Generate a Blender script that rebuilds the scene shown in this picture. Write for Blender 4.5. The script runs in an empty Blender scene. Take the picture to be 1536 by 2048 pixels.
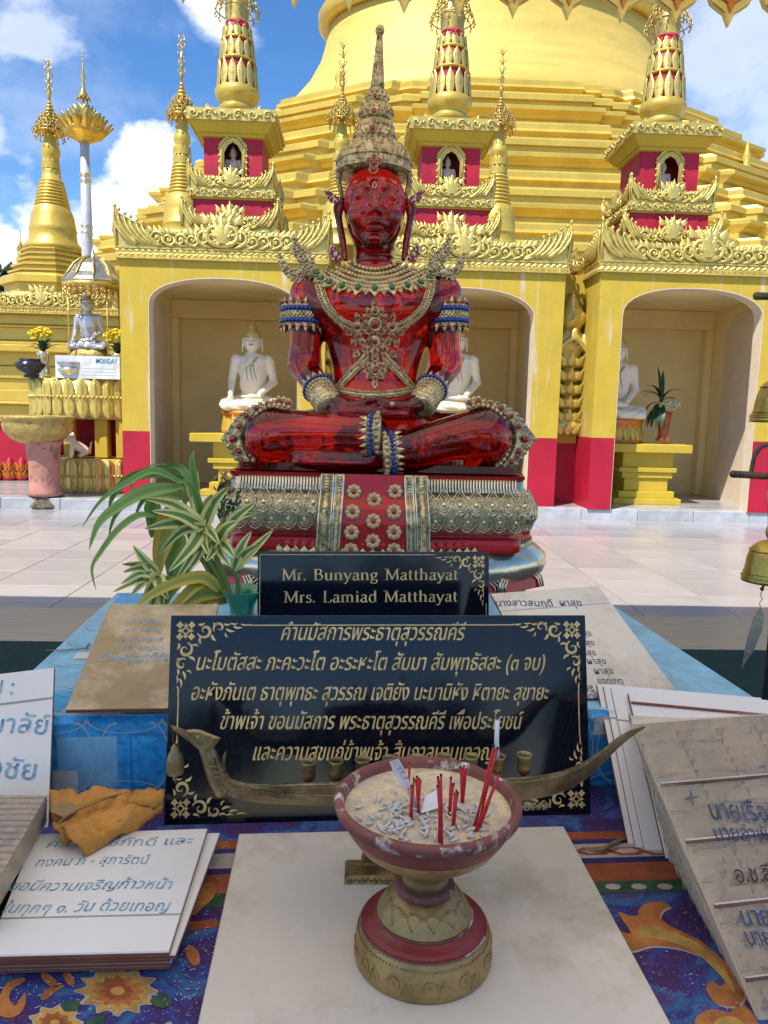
import bpy, bmesh, math, random
import numpy as np
from mathutils import Vector, Matrix, noise as mnoise
R = math.radians
PI = math.pi
random.seed(7); rng = np.random.default_rng(7)
S = bpy.context.scene
COL = S.collection

# ------------------------------------------------------------------ camera, sky, sun, exposure
F = 1538.0; PITCH = R(7.37); YAW = R(2.3); ROLL = R(1.4); TABROT = R(2.9)
CAMZ = 1.6
cd = bpy.data.cameras.new('camera'); cam = bpy.data.objects.new('camera', cd); COL.objects.link(cam)
cam.location = (0, 0, CAMZ); cam.rotation_euler = (Matrix.Rotation(-YAW, 3, 'Z') @ Matrix.Rotation(PI/2-PITCH, 3, 'X') @ Matrix.Rotation(ROLL, 3, 'Z')).to_euler()
cd.sensor_fit = 'VERTICAL'; cd.sensor_height = 24; cd.lens = 24*F/2048; cd.clip_start = 0.05; cd.clip_end = 2000
S.camera = cam
CM = cam.rotation_euler.to_matrix()
CP = Vector((0, 0, CAMZ))
def ray(px, py): return (CM @ Vector(((px-768)/F, (1024-py)/F, -1)))
def at(px, py, Y):
    d = ray(px, py); return CP + d*(Y/d.y)
def onz(px, py, z):
    d = ray(px, py); return CP + d*((z-CAMZ)/d.z)

SUN_EL, SUN_AZ = R(56), R(-140)      # azimuth measured from +Y clockwise: behind the camera, to the left
w = bpy.data.worlds.new('World'); S.world = w; w.use_nodes = True
nt = w.node_tree; nt.nodes.clear()
def N(nt, t, **k):
    n = nt.nodes.new(t)
    for a, b in k.items(): setattr(n, a, b)
    return n
def link(nt, a, b): nt.links.new(a, b)
def mathn(nt, op, a, b=None, clamp=False):
    n = N(nt, 'ShaderNodeMath', operation=op, use_clamp=clamp)
    for i, v in enumerate((a, b)):
        if v is None: continue
        if isinstance(v, (int, float)): n.inputs[i].default_value = v
        else: link(nt, v, n.inputs[i])
    return n.outputs[0]
sky = N(nt, 'ShaderNodeTexSky', sky_type='NISHITA', sun_disc=False, sun_elevation=SUN_EL, sun_rotation=SUN_AZ, air_density=1.0, dust_density=0.2, ozone_density=1.8, altitude=300)
hs = N(nt, 'ShaderNodeHueSaturation'); hs.inputs['Saturation'].default_value = 1.30; hs.inputs['Hue'].default_value = 0.505; hs.inputs['Value'].default_value = .62
link(nt, sky.outputs[0], hs.inputs['Color'])
tc = N(nt, 'ShaderNodeTexCoord')
def cloud(scale, off, lo, hi, stretch=(1, 1, 1.6)):
    mp = N(nt, 'ShaderNodeMapping'); mp.inputs['Location'].default_value = off; mp.inputs['Scale'].default_value = stretch
    link(nt, tc.outputs['Generated'], mp.inputs['Vector'])
    n = N(nt, 'ShaderNodeTexNoise'); n.inputs['Scale'].default_value = scale; n.inputs['Detail'].default_value = 9; n.inputs['Roughness'].default_value = .58
    link(nt, mp.outputs[0], n.inputs['Vector'])
    r = N(nt, 'ShaderNodeMapRange'); r.inputs[1].default_value = lo; r.inputs[2].default_value = hi; r.interpolation_type = 'SMOOTHSTEP'
    link(nt, n.outputs[0], r.inputs[0]); return r.outputs[0], n.outputs[0]
def puff(px, py, r0, r1, amp=.35, nz=None):
    # a cloud that stands in one direction of the sky: angular distance warped by noise
    d = ray(px, py).normalized()
    dt = N(nt, 'ShaderNodeVectorMath', operation='DISTANCE'); link(nt, tc.outputs['Generated'], dt.inputs[0]); dt.inputs[1].default_value = d
    v = mathn(nt, 'ADD', dt.outputs['Value'], mathn(nt, 'MULTIPLY', mathn(nt, 'SUBTRACT', nz, .5), amp))
    r = N(nt, 'ShaderNodeMapRange'); r.interpolation_type = 'SMOOTHSTEP'
    r.inputs[1].default_value = r1; r.inputs[2].default_value = r0; r.inputs[3].default_value = 0; r.inputs[4].default_value = 1
    link(nt, v, r.inputs[0]); return r.outputs[0]
SKYOFF = (1.3, 0.2, .7)
c_thin, _ = cloud(3.2, SKYOFF, .50, .72)
_, nz = cloud(9.0, (.3, 1.7, 4.), .4, .6)
mask = mathn(nt, "MULTIPLY", c_thin, .32)
for a in ((285, 340, .035, .055), (240, 430, .035, .06), (330, 455, .04, .07), (55, 445, .03, .055), (15, 470, .03, .055), (170, 520, .04, .08), (1480, 60, .03, .14), (1560, 300, .02, .12), (20, 50, .0, .06), (10, 230, .01, .06), (420, 10, .01, .05)):
    mask = mathn(nt, 'MAXIMUM', mask, puff(a[0], a[1], a[2], a[3], .16, nz) if a[3]-a[2] < .045 else mathn(nt, 'MULTIPLY', puff(a[0], a[1], a[2], a[3], .3, nz), .6))
sep = N(nt, 'ShaderNodeSeparateXYZ'); link(nt, tc.outputs['Generated'], sep.inputs[0])
low = N(nt, 'ShaderNodeMapRange'); low.inputs[1].default_value = .30; low.inputs[2].default_value = .02; low.inputs[3].default_value = 0; low.inputs[4].default_value = .75
link(nt, sep.outputs[2], low.inputs[0])
c_low, _ = cloud(4.5, (7.3, 2.2, 1.1), .50, .60)
mask = mathn(nt, 'MAXIMUM', mask, mathn(nt, 'MULTIPLY', c_low, low.outputs[0]), True)
mixc = N(nt, 'ShaderNodeMix', data_type='RGBA'); link(nt, mask, mixc.inputs[0]); link(nt, hs.outputs[0], mixc.inputs[6])
csh = N(nt, 'ShaderNodeMix', data_type='RGBA'); link(nt, nz, csh.inputs[0]); csh.inputs[6].default_value = (2.6, 2.9, 3.6, 1); csh.inputs[7].default_value = (4.2, 4.3, 4.5, 1)
link(nt, csh.outputs[2], mixc.inputs[7])
bg = N(nt, 'ShaderNodeBackground'); bg.inputs[1].default_value = 0.10
link(nt, mixc.outputs[2], bg.inputs[0])
wo = N(nt, 'ShaderNodeOutputWorld'); link(nt, bg.outputs[0], wo.inputs[0])
sl = bpy.data.lights.new('sun', 'SUN'); sun = bpy.data.objects.new('sun', sl); COL.objects.link(sun)
sl.energy = 2.0; sl.angle = R(.53); sl.color = (1, .92, .80)
sdir = Vector((math.sin(SUN_AZ)*math.cos(SUN_EL), math.cos(SUN_AZ)*math.cos(SUN_EL), math.sin(SUN_EL)))
sun.rotation_euler = (-sdir).to_track_quat('-Z', 'Y').to_euler(); sun.location = (0, 0, 30)
S.view_settings.view_transform = 'Standard'; S.view_settings.look = 'None'; S.view_settings.exposure = 1.7; S.view_settings.gamma = 1
S.view_settings.use_curve_mapping = False
S.render.engine = 'CYCLES'
S.cycles.max_bounces = 10; S.cycles.transmission_bounces = 8; S.cycles.diffuse_bounces = 5; S.cycles.glossy_bounces = 4
S.cycles.caustics_reflective = False; S.cycles.caustics_refractive = False; S.cycles.use_denoising = True

# ------------------------------------------------------------------ materials
MAT = {}
def M(name, col, rough=.6, metal=0, var=.15, vs=6, col2=None, bump=.0, bs=40, rvar=.1, coat=0, trans=0, ior=1.45, stain=None, ss=3, slo=.55, shi=.7, detail=6, sstr=(1,1,1), spec=.5, vstr=(1,1,1), orand=0):
    m = bpy.data.materials.new(name); m.use_nodes = True; nt = m.node_tree; b = nt.nodes['Principled BSDF']
    c = tuple(col)+(1,)
    b.inputs['Roughness'].default_value = rough; b.inputs['Metallic'].default_value = metal; b.inputs['IOR'].default_value = ior
    b.inputs['Specular IOR Level'].default_value = spec
    if coat: b.inputs['Coat Weight'].default_value = coat; b.inputs['Coat Roughness'].default_value = .04
    if trans: b.inputs['Transmission Weight'].default_value = trans
    t = N(nt, 'ShaderNodeTexCoord')
    mp = N(nt, 'ShaderNodeMapping'); mp.inputs['Scale'].default_value = vstr; link(nt, t.outputs['Object'], mp.inputs['Vector'])
    nz = N(nt, 'ShaderNodeTexNoise'); nz.inputs['Scale'].default_value = vs; nz.inputs['Detail'].default_value = detail; nz.inputs['Roughness'].default_value = .62
    link(nt, mp.outputs[0], nz.inputs['Vector'])
    mx = N(nt, 'ShaderNodeMix', data_type='RGBA')
    c2 = tuple(col2)+(1,) if col2 else tuple(x*(1-var*2) for x in col)+(1,)
    cc = c if col2 else tuple(min(1, x*(1+var*.5)) for x in col)+(1,)
    mx.inputs[6].default_value = c2; mx.inputs[7].default_value = cc
    mr = N(nt, 'ShaderNodeMapRange'); mr.inputs[1].default_value = .33; mr.inputs[2].default_value = .66; link(nt, nz.outputs[0], mr.inputs[0])
    link(nt, mr.outputs[0], mx.inputs[0]); out = mx.outputs[2]
    if stain:
        mp2 = N(nt, 'ShaderNodeMapping'); mp2.inputs['Scale'].default_value = sstr; mp2.inputs['Location'].default_value = (3.1, 7.7, 1.3); link(nt, t.outputs['Object'], mp2.inputs['Vector'])
        n2 = N(nt, 'ShaderNodeTexNoise'); n2.inputs['Scale'].default_value = ss; n2.inputs['Detail'].default_value = 8; n2.inputs['Roughness'].default_value = .7; link(nt, mp2.outputs[0], n2.inputs['Vector'])
        r2 = N(nt, 'ShaderNodeMapRange'); r2.inputs[1].default_value = slo; r2.inputs[2].default_value = shi; link(nt, n2.outputs[0], r2.inputs[0])
        m2 = N(nt, 'ShaderNodeMix', data_type='RGBA'); link(nt, r2.outputs[0], m2.inputs[0]); link(nt, out, m2.inputs[6]); m2.inputs[7].default_value = tuple(stain)+(1,); out = m2.outputs[2]
    if orand:
        oi = N(nt, 'ShaderNodeObjectInfo'); hv = N(nt, 'ShaderNodeHueSaturation'); link(nt, out, hv.inputs['Color'])
        ov = N(nt, 'ShaderNodeMapRange'); ov.inputs[3].default_value = 1-orand; ov.inputs[4].default_value = 1+orand*.4; link(nt, oi.outputs['Random'], ov.inputs[0]); link(nt, ov.outputs[0], hv.inputs['Value']); out = hv.outputs[0]
    link(nt, out, b.inputs['Base Color'])
    if rvar:
        rr = N(nt, 'ShaderNodeMapRange'); rr.inputs[3].default_value = max(0, rough-rvar); rr.inputs[4].default_value = min(1, rough+rvar); link(nt, nz.outputs[0], rr.inputs[0]); link(nt, rr.outputs[0], b.inputs['Roughness'])
    if bump:
        n3 = N(nt, 'ShaderNodeTexNoise'); n3.inputs['Scale'].default_value = bs; n3.inputs['Detail'].default_value = 5; link(nt, t.outputs['Object'], n3.inputs['Vector'])
        bp = N(nt, 'ShaderNodeBump'); bp.inputs['Strength'].default_value = min(1, bump); bp.inputs['Distance'].default_value = .3/bs*2
        link(nt, n3.outputs[0], bp.inputs['Height']); link(nt, bp.outputs[0], b.inputs['Normal'])
    MAT[name] = m; return m
def add_bump(m, kind='voronoi', scale=30, strength=.6, dist=.01, stretch=(1, 1, 1), dark=None):
    # embossed relief: voronoi cells or waves; dark = colour the crevices carry (dirt in the grooves)
    nt = m.node_tree; b = nt.nodes['Principled BSDF']
    t = N(nt, 'ShaderNodeTexCoord'); mp = N(nt, 'ShaderNodeMapping'); mp.inputs['Scale'].default_value = stretch; link(nt, t.outputs['Object'], mp.inputs['Vector'])
    wn = N(nt, 'ShaderNodeTexNoise'); wn.inputs['Scale'].default_value = scale*.35; link(nt, mp.outputs[0], wn.inputs['Vector'])
    ad = N(nt, 'ShaderNodeMix', data_type='RGBA'); ad.blend_type = 'LINEAR_LIGHT'; ad.inputs[0].default_value = .06; link(nt, mp.outputs[0], ad.inputs[6]); link(nt, wn.outputs[1], ad.inputs[7])
    if kind == 'voronoi':
        v = N(nt, 'ShaderNodeTexVoronoi', feature='SMOOTH_F1'); v.inputs['Scale'].default_value = scale; v.inputs['Smoothness'].default_value = .35; link(nt, ad.outputs[2], v.inputs['Vector']); h = mathn(nt, 'SUBTRACT', 1, v.outputs[0])
    else:
        v = N(nt, 'ShaderNodeTexWave', wave_type='RINGS', rings_direction='SPHERICAL'); v.inputs['Scale'].default_value = scale; v.inputs['Distortion'].default_value = 9; v.inputs['Detail'].default_value = 2; v.inputs['Detail Scale'].default_value = 1.4; link(nt, mp.outputs[0], v.inputs['Vector']); h = v.outputs[1]
    bp = N(nt, 'ShaderNodeBump'); bp.inputs['Strength'].default_value = strength; bp.inputs['Distance'].default_value = dist; link(nt, h, bp.inputs['Height']); link(nt, bp.outputs[0], b.inputs['Normal'])
    if dark:
        src = b.inputs['Base Color'].links[0].from_socket
        r = N(nt, 'ShaderNodeMapRange'); r.inputs[1].default_value = .25; r.inputs[2].default_value = .62; link(nt, h, r.inputs[0])
        m2 = N(nt, 'ShaderNodeMix', data_type='RGBA'); link(nt, r.outputs[0], m2.inputs[0]); m2.inputs[6].default_value = tuple(dark)+(1,); link(nt, src, m2.inputs[7]); link(nt, m2.outputs[2], b.inputs['Base Color'])
    return m
M('gold_paint', (.68, .49, .09), .40, .35, var=.07, vs=1.2, bump=.15, bs=6, stain=(.58, .40, .08), ss=1.1, slo=.50, shi=.74, sstr=(1, 1, .35))
M('gold_dome', (.68, .50, .12), .55, .12, var=.06, vs=.6, vstr=(1, 1, 6), bump=.1, bs=3)
M('gold_relief', (.74, .57, .16), .34, .5, var=.12, vs=9, bump=.35, bs=30, stain=(.42, .25, .04), ss=7, slo=.6, shi=.8)
M('gold_spire', (.70, .50, .14), .32, .6, var=.15, vs=5, bump=.2, bs=20)
M('wall_yellow', (.56, .40, .04), .72, 0, var=.06, vs=2.5, bump=.35, bs=60, stain=(.60, .54, .44), ss=3.0, slo=.555, shi=.68, sstr=(2.6, 2.6, .22))
M('wall_clean', (.58, .42, .04), .7, 0, var=.08, vs=2, bump=.3, bs=60)
M('wall_cream', (.95, .78, .40), .8, 0, var=.05, vs=1.5, bump=.2, bs=30, stain=(.90, .68, .30), ss=1.5, slo=.5, shi=.75)
M('trim_white', (.72, .60, .44), .7, 0, var=.05, vs=3, bump=.1)
M('wall_red', (.46, .008, .035), .55, 0, var=.12, vs=1.5, bump=.3, bs=50, stain=(.45, .08, .12), ss=2, slo=.6, shi=.85)
M('niche_dark', (.25, .01, .02), .7, 0)
M('white_figure', (.88, .78, .60), .45, 0, var=.08, vs=5, bump=.1, bs=30, stain=(.50, .38, .22), ss=6, slo=.62, shi=.85)
M('silver_figure', (0.576, 0.576, 0.592), .25, .5, var=.1, vs=8)
M('hair_gold', (.62, .47, .16), .5, .3, bump=.4, bs=60)
M('ink_dark', (.04, .02, .02), .5)
M('lip_red', (.55, .03, .03), .5)
M('orange_glaze', (.75, .24, .03), .35, .2, var=.2, vs=8, bump=.3, bs=25)
M('vase_brown', (.45, .12, .04), .3, 0, var=.2, vs=5, coat=.4)
M('flower_pale', (.70, .72, .42), .6, 0, var=.2, vs=20)
M('flower_yellow', (.80, .62, .02), .6, 0, var=.2, vs=20)
M('leaf_dark', (.03, .09, .025), .45, 0, var=.4, vs=15)
M('marble_white', (0.404, 0.399, 0.415), .22, 0, var=.05, vs=1.3, stain=(0.33, 0.343, 0.383), ss=1.6, slo=.48, shi=.8, bump=.03, bs=20, detail=10, orand=.14)
M('tile_cream', (0.439, 0.405, 0.382), .3, 0, var=.05, vs=2, stain=(0.422, 0.388, 0.374), ss=2.2, slo=.52, shi=.8, sstr=(1, 2.5, 1), bump=.03, bs=20, orand=.14)
M('tile_grout', (.26, .24, .22), .9)
M('kerb_marble', (0.48, 0.496, 0.528), .35, 0, var=.12, vs=4, stain=(0.28, 0.304, 0.336), ss=5, slo=.5, shi=.8, orand=.14)
M('floor_beige', (.62, .46, .28), .4, 0, var=.1, vs=4, vstr=(1, 8, 1))
M('carpet_green', (.012, .05, .035), .95, 0, var=.3, vs=40, bump=.5, bs=200)
M('pole_white', (.62, .64, .66), .4, .2, var=.1, vs=8)
M('iron', (.16, .12, .09), .6, .6, var=.3, vs=20, stain=(.30, .14, .06), ss=14, slo=.5, shi=.65, bump=.4, bs=60)
M('brass_aged', (.38, .28, .12), .42, .75, var=.3, vs=14, stain=(.12, .10, .06), ss=10, slo=.5, shi=.7, bump=.35, bs=60)
M('brass_bell', (.62, .44, .09), .3, .8, var=.2, vs=10, stain=(.30, .22, .08), ss=9, slo=.52, shi=.75, bump=.3, bs=45)
M('brass_boat', (.36, .27, .13), .4, .7, var=.25, vs=16, stain=(.14, .11, .06), ss=12, slo=.52, shi=.7, bump=.35, bs=60)
M('bronze_relief', (.46, .32, .13), .42, .6, var=.2, vs=12, stain=(.34, .17, .08), ss=8, slo=.5, shi=.75, bump=.3, bs=60)
M('red_lacquer', (.26, .03, .028), .38, 0, var=.15, vs=7, stain=(.34, .16, .13), ss=9, slo=.58, shi=.8, bump=.15, bs=40)
M('rim_worn', (.24, .075, .06), .6, 0, var=.2, vs=14, stain=(.62, .56, .50), ss=22, slo=.55, shi=.64, bump=.3, bs=60)
M('sand', (.78, .62, .40), .95, 0, var=.18, vs=60, bump=1, bs=160, stain=(.50, .44, .36), ss=16, slo=.48, shi=.62)
M('ash_stub', (.82, .78, .72), .9, 0, var=.2, vs=60)
M('incense_red', (.62, .02, .02), .5, 0, var=.1)
M('char', (.03, .025, .02), .9)
M('wax_white', (.82, .82, .80), .4, 0, var=.03)
M('paper_white', (.80, .80, .80), .7, 0, var=.05, vs=10)
M('granite', (.006, .009, .018), .08, 0, var=.3, vs=120, rvar=.02, spec=.5, stain=(.06, .065, .075), ss=160, slo=.72, shi=.76)
M('gold_letter', (.80, .58, .24), .5, .1, var=.2, vs=30)
M('ceramic_white', (.84, .80, .75), .33, 0, var=.04, vs=3, bump=.02, stain=(.52, .48, .42), ss=2.5, slo=.6, shi=.85)
M('ceramic_big', (.76, .67, .55), .28, 0, var=.05, vs=2.5, stain=(.42, .34, .24), ss=3.3, slo=.52, shi=.75, bump=.04, bs=90)
M('tile_body', (.26, .09, .05), .9)
M('tile_edge', (.60, .58, .55), .6)
M('ink_blue', (.02, .07, .22), .4, var=.4, vs=60)
M('ink_teal', (.03, .22, .38), .5, var=.5, vs=70, col2=(.42, .55, .60))
M('line_green', (.32, .38, .30), .4)
M('stone_brown', (.42, .29, .14), .3, 0, var=.2, vs=3, vstr=(1, 1.6, 1), stain=(.62, .48, .30), ss=3.5, slo=.48, shi=.62, bump=.25, bs=10, detail=9)
M('cardboard', (.70, .55, .38), .55, 0, var=.12, vs=8, bump=.2, bs=50, spec=.6)
M('blue_cloth', (.25, .55, .75), .38, 0, var=.12, vs=25, bump=.15, bs=8)
M('blue_bright', (.05, .42, .85), .38, 0, var=.22, vs=60, detail=10, bump=.15, bs=8)
M('blue_deep', (.03, .26, .58), .4, 0, var=.1, vs=30)
M('print_white', (.72, .70, .66), .4)
M('print_grey', (.50, .62, .70), .4)
M('orange_cloth', (.62, .28, .055), .95, 0, var=.2, vs=12, bump=1, bs=260)
M('leaf_dry', (.34, .22, .08), .7, 0, var=.3, vs=20)
M('vase_green', (.02, .30, .15), .14, 0, var=.25, vs=7, coat=.8)
M('stalk', (.20, .28, .07), .5)
M('lacquer_red', (.55, .010, .012), .3, 0, var=.1, vs=3, coat=.2)
M('sticker_pink', (.45, .02, .16), .3, .2)
M('gem_red', (.42, .015, .015), .12, 0, coat=.6)
M('gem_blue', (.006, .04, .30), .15, 0, coat=.6)
M('gem_green', (.0, .14, .04), .1, 0, coat=.7)
M('bead_gold', (.70, .50, .24), .32, .4, var=.2, vs=30)
M('filigree', (.88, .68, .36), .28, .75, var=.3, vs=40, bump=.5, bs=120, stain=(.20, .11, .05), ss=50, slo=.5, shi=.65)
M('silver_emboss', (.88, .74, .46), .24, .82, var=.2, vs=20, stain=(.40, .30, .16), ss=10, slo=.5, shi=.75)
add_bump(MAT['silver_emboss'], 'voronoi', 55, .7, .006)
M('silver_plain', (.82, .73, .54), .2, .8, var=.15, vs=5, bump=.1, bs=12)
M('crown_gold', (.78, .60, .30), .34, .65, var=.25, vs=30, stain=(.22, .15, .07), ss=45, slo=.48, shi=.6)
add_bump(MAT['crown_gold'], 'voronoi', 90, .8, .004)
M('stone_stump', (.22, .18, .13), .9, 0, var=.4, vs=8, bump=.8, bs=14)
M('urn_pink', (.52, .24, .18), .6, 0, var=.15, vs=5, stain=(.16, .11, .08), ss=6, slo=.55, shi=.63)
M('urn_gold', (.55, .40, .12), .5, .3, var=.2, vs=7, stain=(.22, .15, .07), ss=9, slo=.57, shi=.68, bump=.5, bs=20)
M('bowl_black', (.05, .05, .06), .2, .4)
M('glass_canopy', (.55, .52, .40), .25, .7, var=.2, vs=8)
M('board_white', (.72, .76, .80), .4)
M('board_blue', (.05, .30, .50), .5)
M('roof_dark', (.86, .76, .55), .7)
M('foliage', (.05, .10, .025), .6, 0, var=.4, vs=1.5)
M('bark', (.12, .08, .05), .9)
M('cloth_dark', (.03, .03, .04), .8)
M('skin', (.35, .20, .13), .5)
M('plastic_clear', (.9, .9, .9), .12, 0, trans=.0)

def ruby():
    m = bpy.data.materials.new('ruby_glass'); m.use_nodes = True; nt = m.node_tree; b = nt.nodes['Principled BSDF']
    b.inputs['Base Color'].default_value = (.62, .010, .012, 1); b.inputs['Roughness'].default_value = .035
    b.inputs['Transmission Weight'].default_value = .86; b.inputs['IOR'].default_value = 1.5
    b.inputs['Subsurface Weight'].default_value = 0
    b.inputs['Coat Weight'].default_value = .15; b.inputs['Coat Roughness'].default_value = .02
    t = N(nt, 'ShaderNodeTexCoord'); n = N(nt, 'ShaderNodeTexNoise'); n.inputs['Scale'].default_value = 3.2; n.inputs['Detail'].default_value = 4; link(nt, t.outputs['Object'], n.inputs['Vector'])
    r = N(nt, 'ShaderNodeValToRGB'); r.color_ramp.elements[0].color = (.22, .004, .003, 1); r.color_ramp.elements[0].position = .36; r.color_ramp.elements[1].color = (.86, .020, .010, 1); r.color_ramp.elements[1].position = .68
    link(nt, n.outputs[0], r.inputs[0]); link(nt, r.outputs[0], b.inputs['Base Color'])
    n2 = N(nt, 'ShaderNodeTexNoise'); n2.inputs['Scale'].default_value = 9; link(nt, t.outputs['Object'], n2.inputs['Vector'])
    bp = N(nt, 'ShaderNodeBump'); bp.inputs['Strength'].default_value = .06; bp.inputs['Distance'].default_value = .01; link(nt, n2.outputs[0], bp.inputs['Height']); link(nt, bp.outputs[0], b.inputs['Normal']); link(nt, bp.outputs[0], b.inputs['Coat Normal'])
    MAT['ruby'] = m
ruby()
def film():
    m = bpy.data.materials.new('plastic_film'); m.use_nodes = True; nt = m.node_tree; nt.nodes.remove(nt.nodes['Principled BSDF'])
    out = [n for n in nt.nodes if n.type == 'OUTPUT_MATERIAL'][0]
    tr = N(nt, 'ShaderNodeBsdfTransparent'); gl = N(nt, 'ShaderNodeBsdfGlossy'); gl.inputs['Roughness'].default_value = .06
    t = N(nt, 'ShaderNodeTexCoord'); n = N(nt, 'ShaderNodeTexNoise'); n.inputs['Scale'].default_value = 45; n.inputs['Detail'].default_value = 2; link(nt, t.outputs['Object'], n.inputs['Vector'])
    bp = N(nt, 'ShaderNodeBump'); bp.inputs['Strength'].default_value = .5; bp.inputs['Distance'].default_value = .012; link(nt, n.outputs[0], bp.inputs['Height']); link(nt, bp.outputs[0], gl.inputs['Normal'])
    fr = N(nt, 'ShaderNodeLayerWeight'); fr.inputs[0].default_value = .35; link(nt, bp.outputs[0], fr.inputs['Normal'])
    f2 = mathn(nt, 'ADD', mathn(nt, 'MULTIPLY', fr.outputs[0], .7), .06, True)
    mx = N(nt, 'ShaderNodeMixShader'); link(nt, f2, mx.inputs[0]); link(nt, tr.outputs[0], mx.inputs[1]); link(nt, gl.outputs[0], mx.inputs[2]); link(nt, mx.outputs[0], out.inputs[0])
    MAT['film'] = m
film()
def sheet():
    # milky corrugated roof sheet, unseen; translucency added to brighten the shade below
    m = bpy.data.materials.new('fill_roof_sheet'); m.use_nodes = True; nt = m.node_tree; nt.nodes.remove(nt.nodes['Principled BSDF'])
    out = [n for n in nt.nodes if n.type == 'OUTPUT_MATERIAL'][0]; a = N(nt, 'ShaderNodeBsdfDiffuse'); b = N(nt, 'ShaderNodeBsdfTranslucent')
    a.inputs[0].default_value = (.85, .82, .76, 1); b.inputs[0].default_value = (.90, .83, .72, 1)
    mx = N(nt, 'ShaderNodeMixShader'); mx.inputs[0].default_value = .62; link(nt, a.outputs[0], mx.inputs[1]); link(nt, b.outputs[0], mx.inputs[2]); link(nt, mx.outputs[0], out.inputs[0]); MAT['fill_roof_sheet'] = m
sheet()
def leaf_mat(name, mid, edge):
    # striped leaf: green along the midrib, pale towards both margins (uv.x runs across the blade)
    m = bpy.data.materials.new(name); m.use_nodes = True; nt = m.node_tree; b = nt.nodes['Principled BSDF']
    uv = N(nt, 'ShaderNodeUVMap'); sp = N(nt, 'ShaderNodeSeparateXYZ'); link(nt, uv.outputs[0], sp.inputs[0])
    a = mathn(nt, 'ABSOLUTE', mathn(nt, 'SUBTRACT', sp.outputs[0], .5))
    t = N(nt, 'ShaderNodeTexCoord'); n = N(nt, 'ShaderNodeTexNoise'); n.inputs['Scale'].default_value = 30; link(nt, t.outputs['Object'], n.inputs['Vector'])
    a = mathn(nt, 'ADD', a, mathn(nt, 'MULTIPLY', mathn(nt, 'SUBTRACT', n.outputs[0], .5), .12))
    r = N(nt, 'ShaderNodeValToRGB'); r.color_ramp.elements[0].position = .17; r.color_ramp.elements[0].color = tuple(mid)+(1,); r.color_ramp.elements[1].position = .24; r.color_ramp.elements[1].color = tuple(edge)+(1,)
    link(nt, a, r.inputs[0]); link(nt, r.outputs[0], b.inputs['Base Color']); b.inputs['Roughness'].default_value = .42
    b.inputs['Subsurface Weight'].default_value = 0
    MAT[name] = m
leaf_mat('leaf_striped', (.12, .24, .07), (.74, .68, .26))
leaf_mat('leaf_green', (.13, .26, .05), (.20, .34, .08))
leaf_mat('leaf_yellowing', (.30, .34, .05), (.58, .40, .05))

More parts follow.
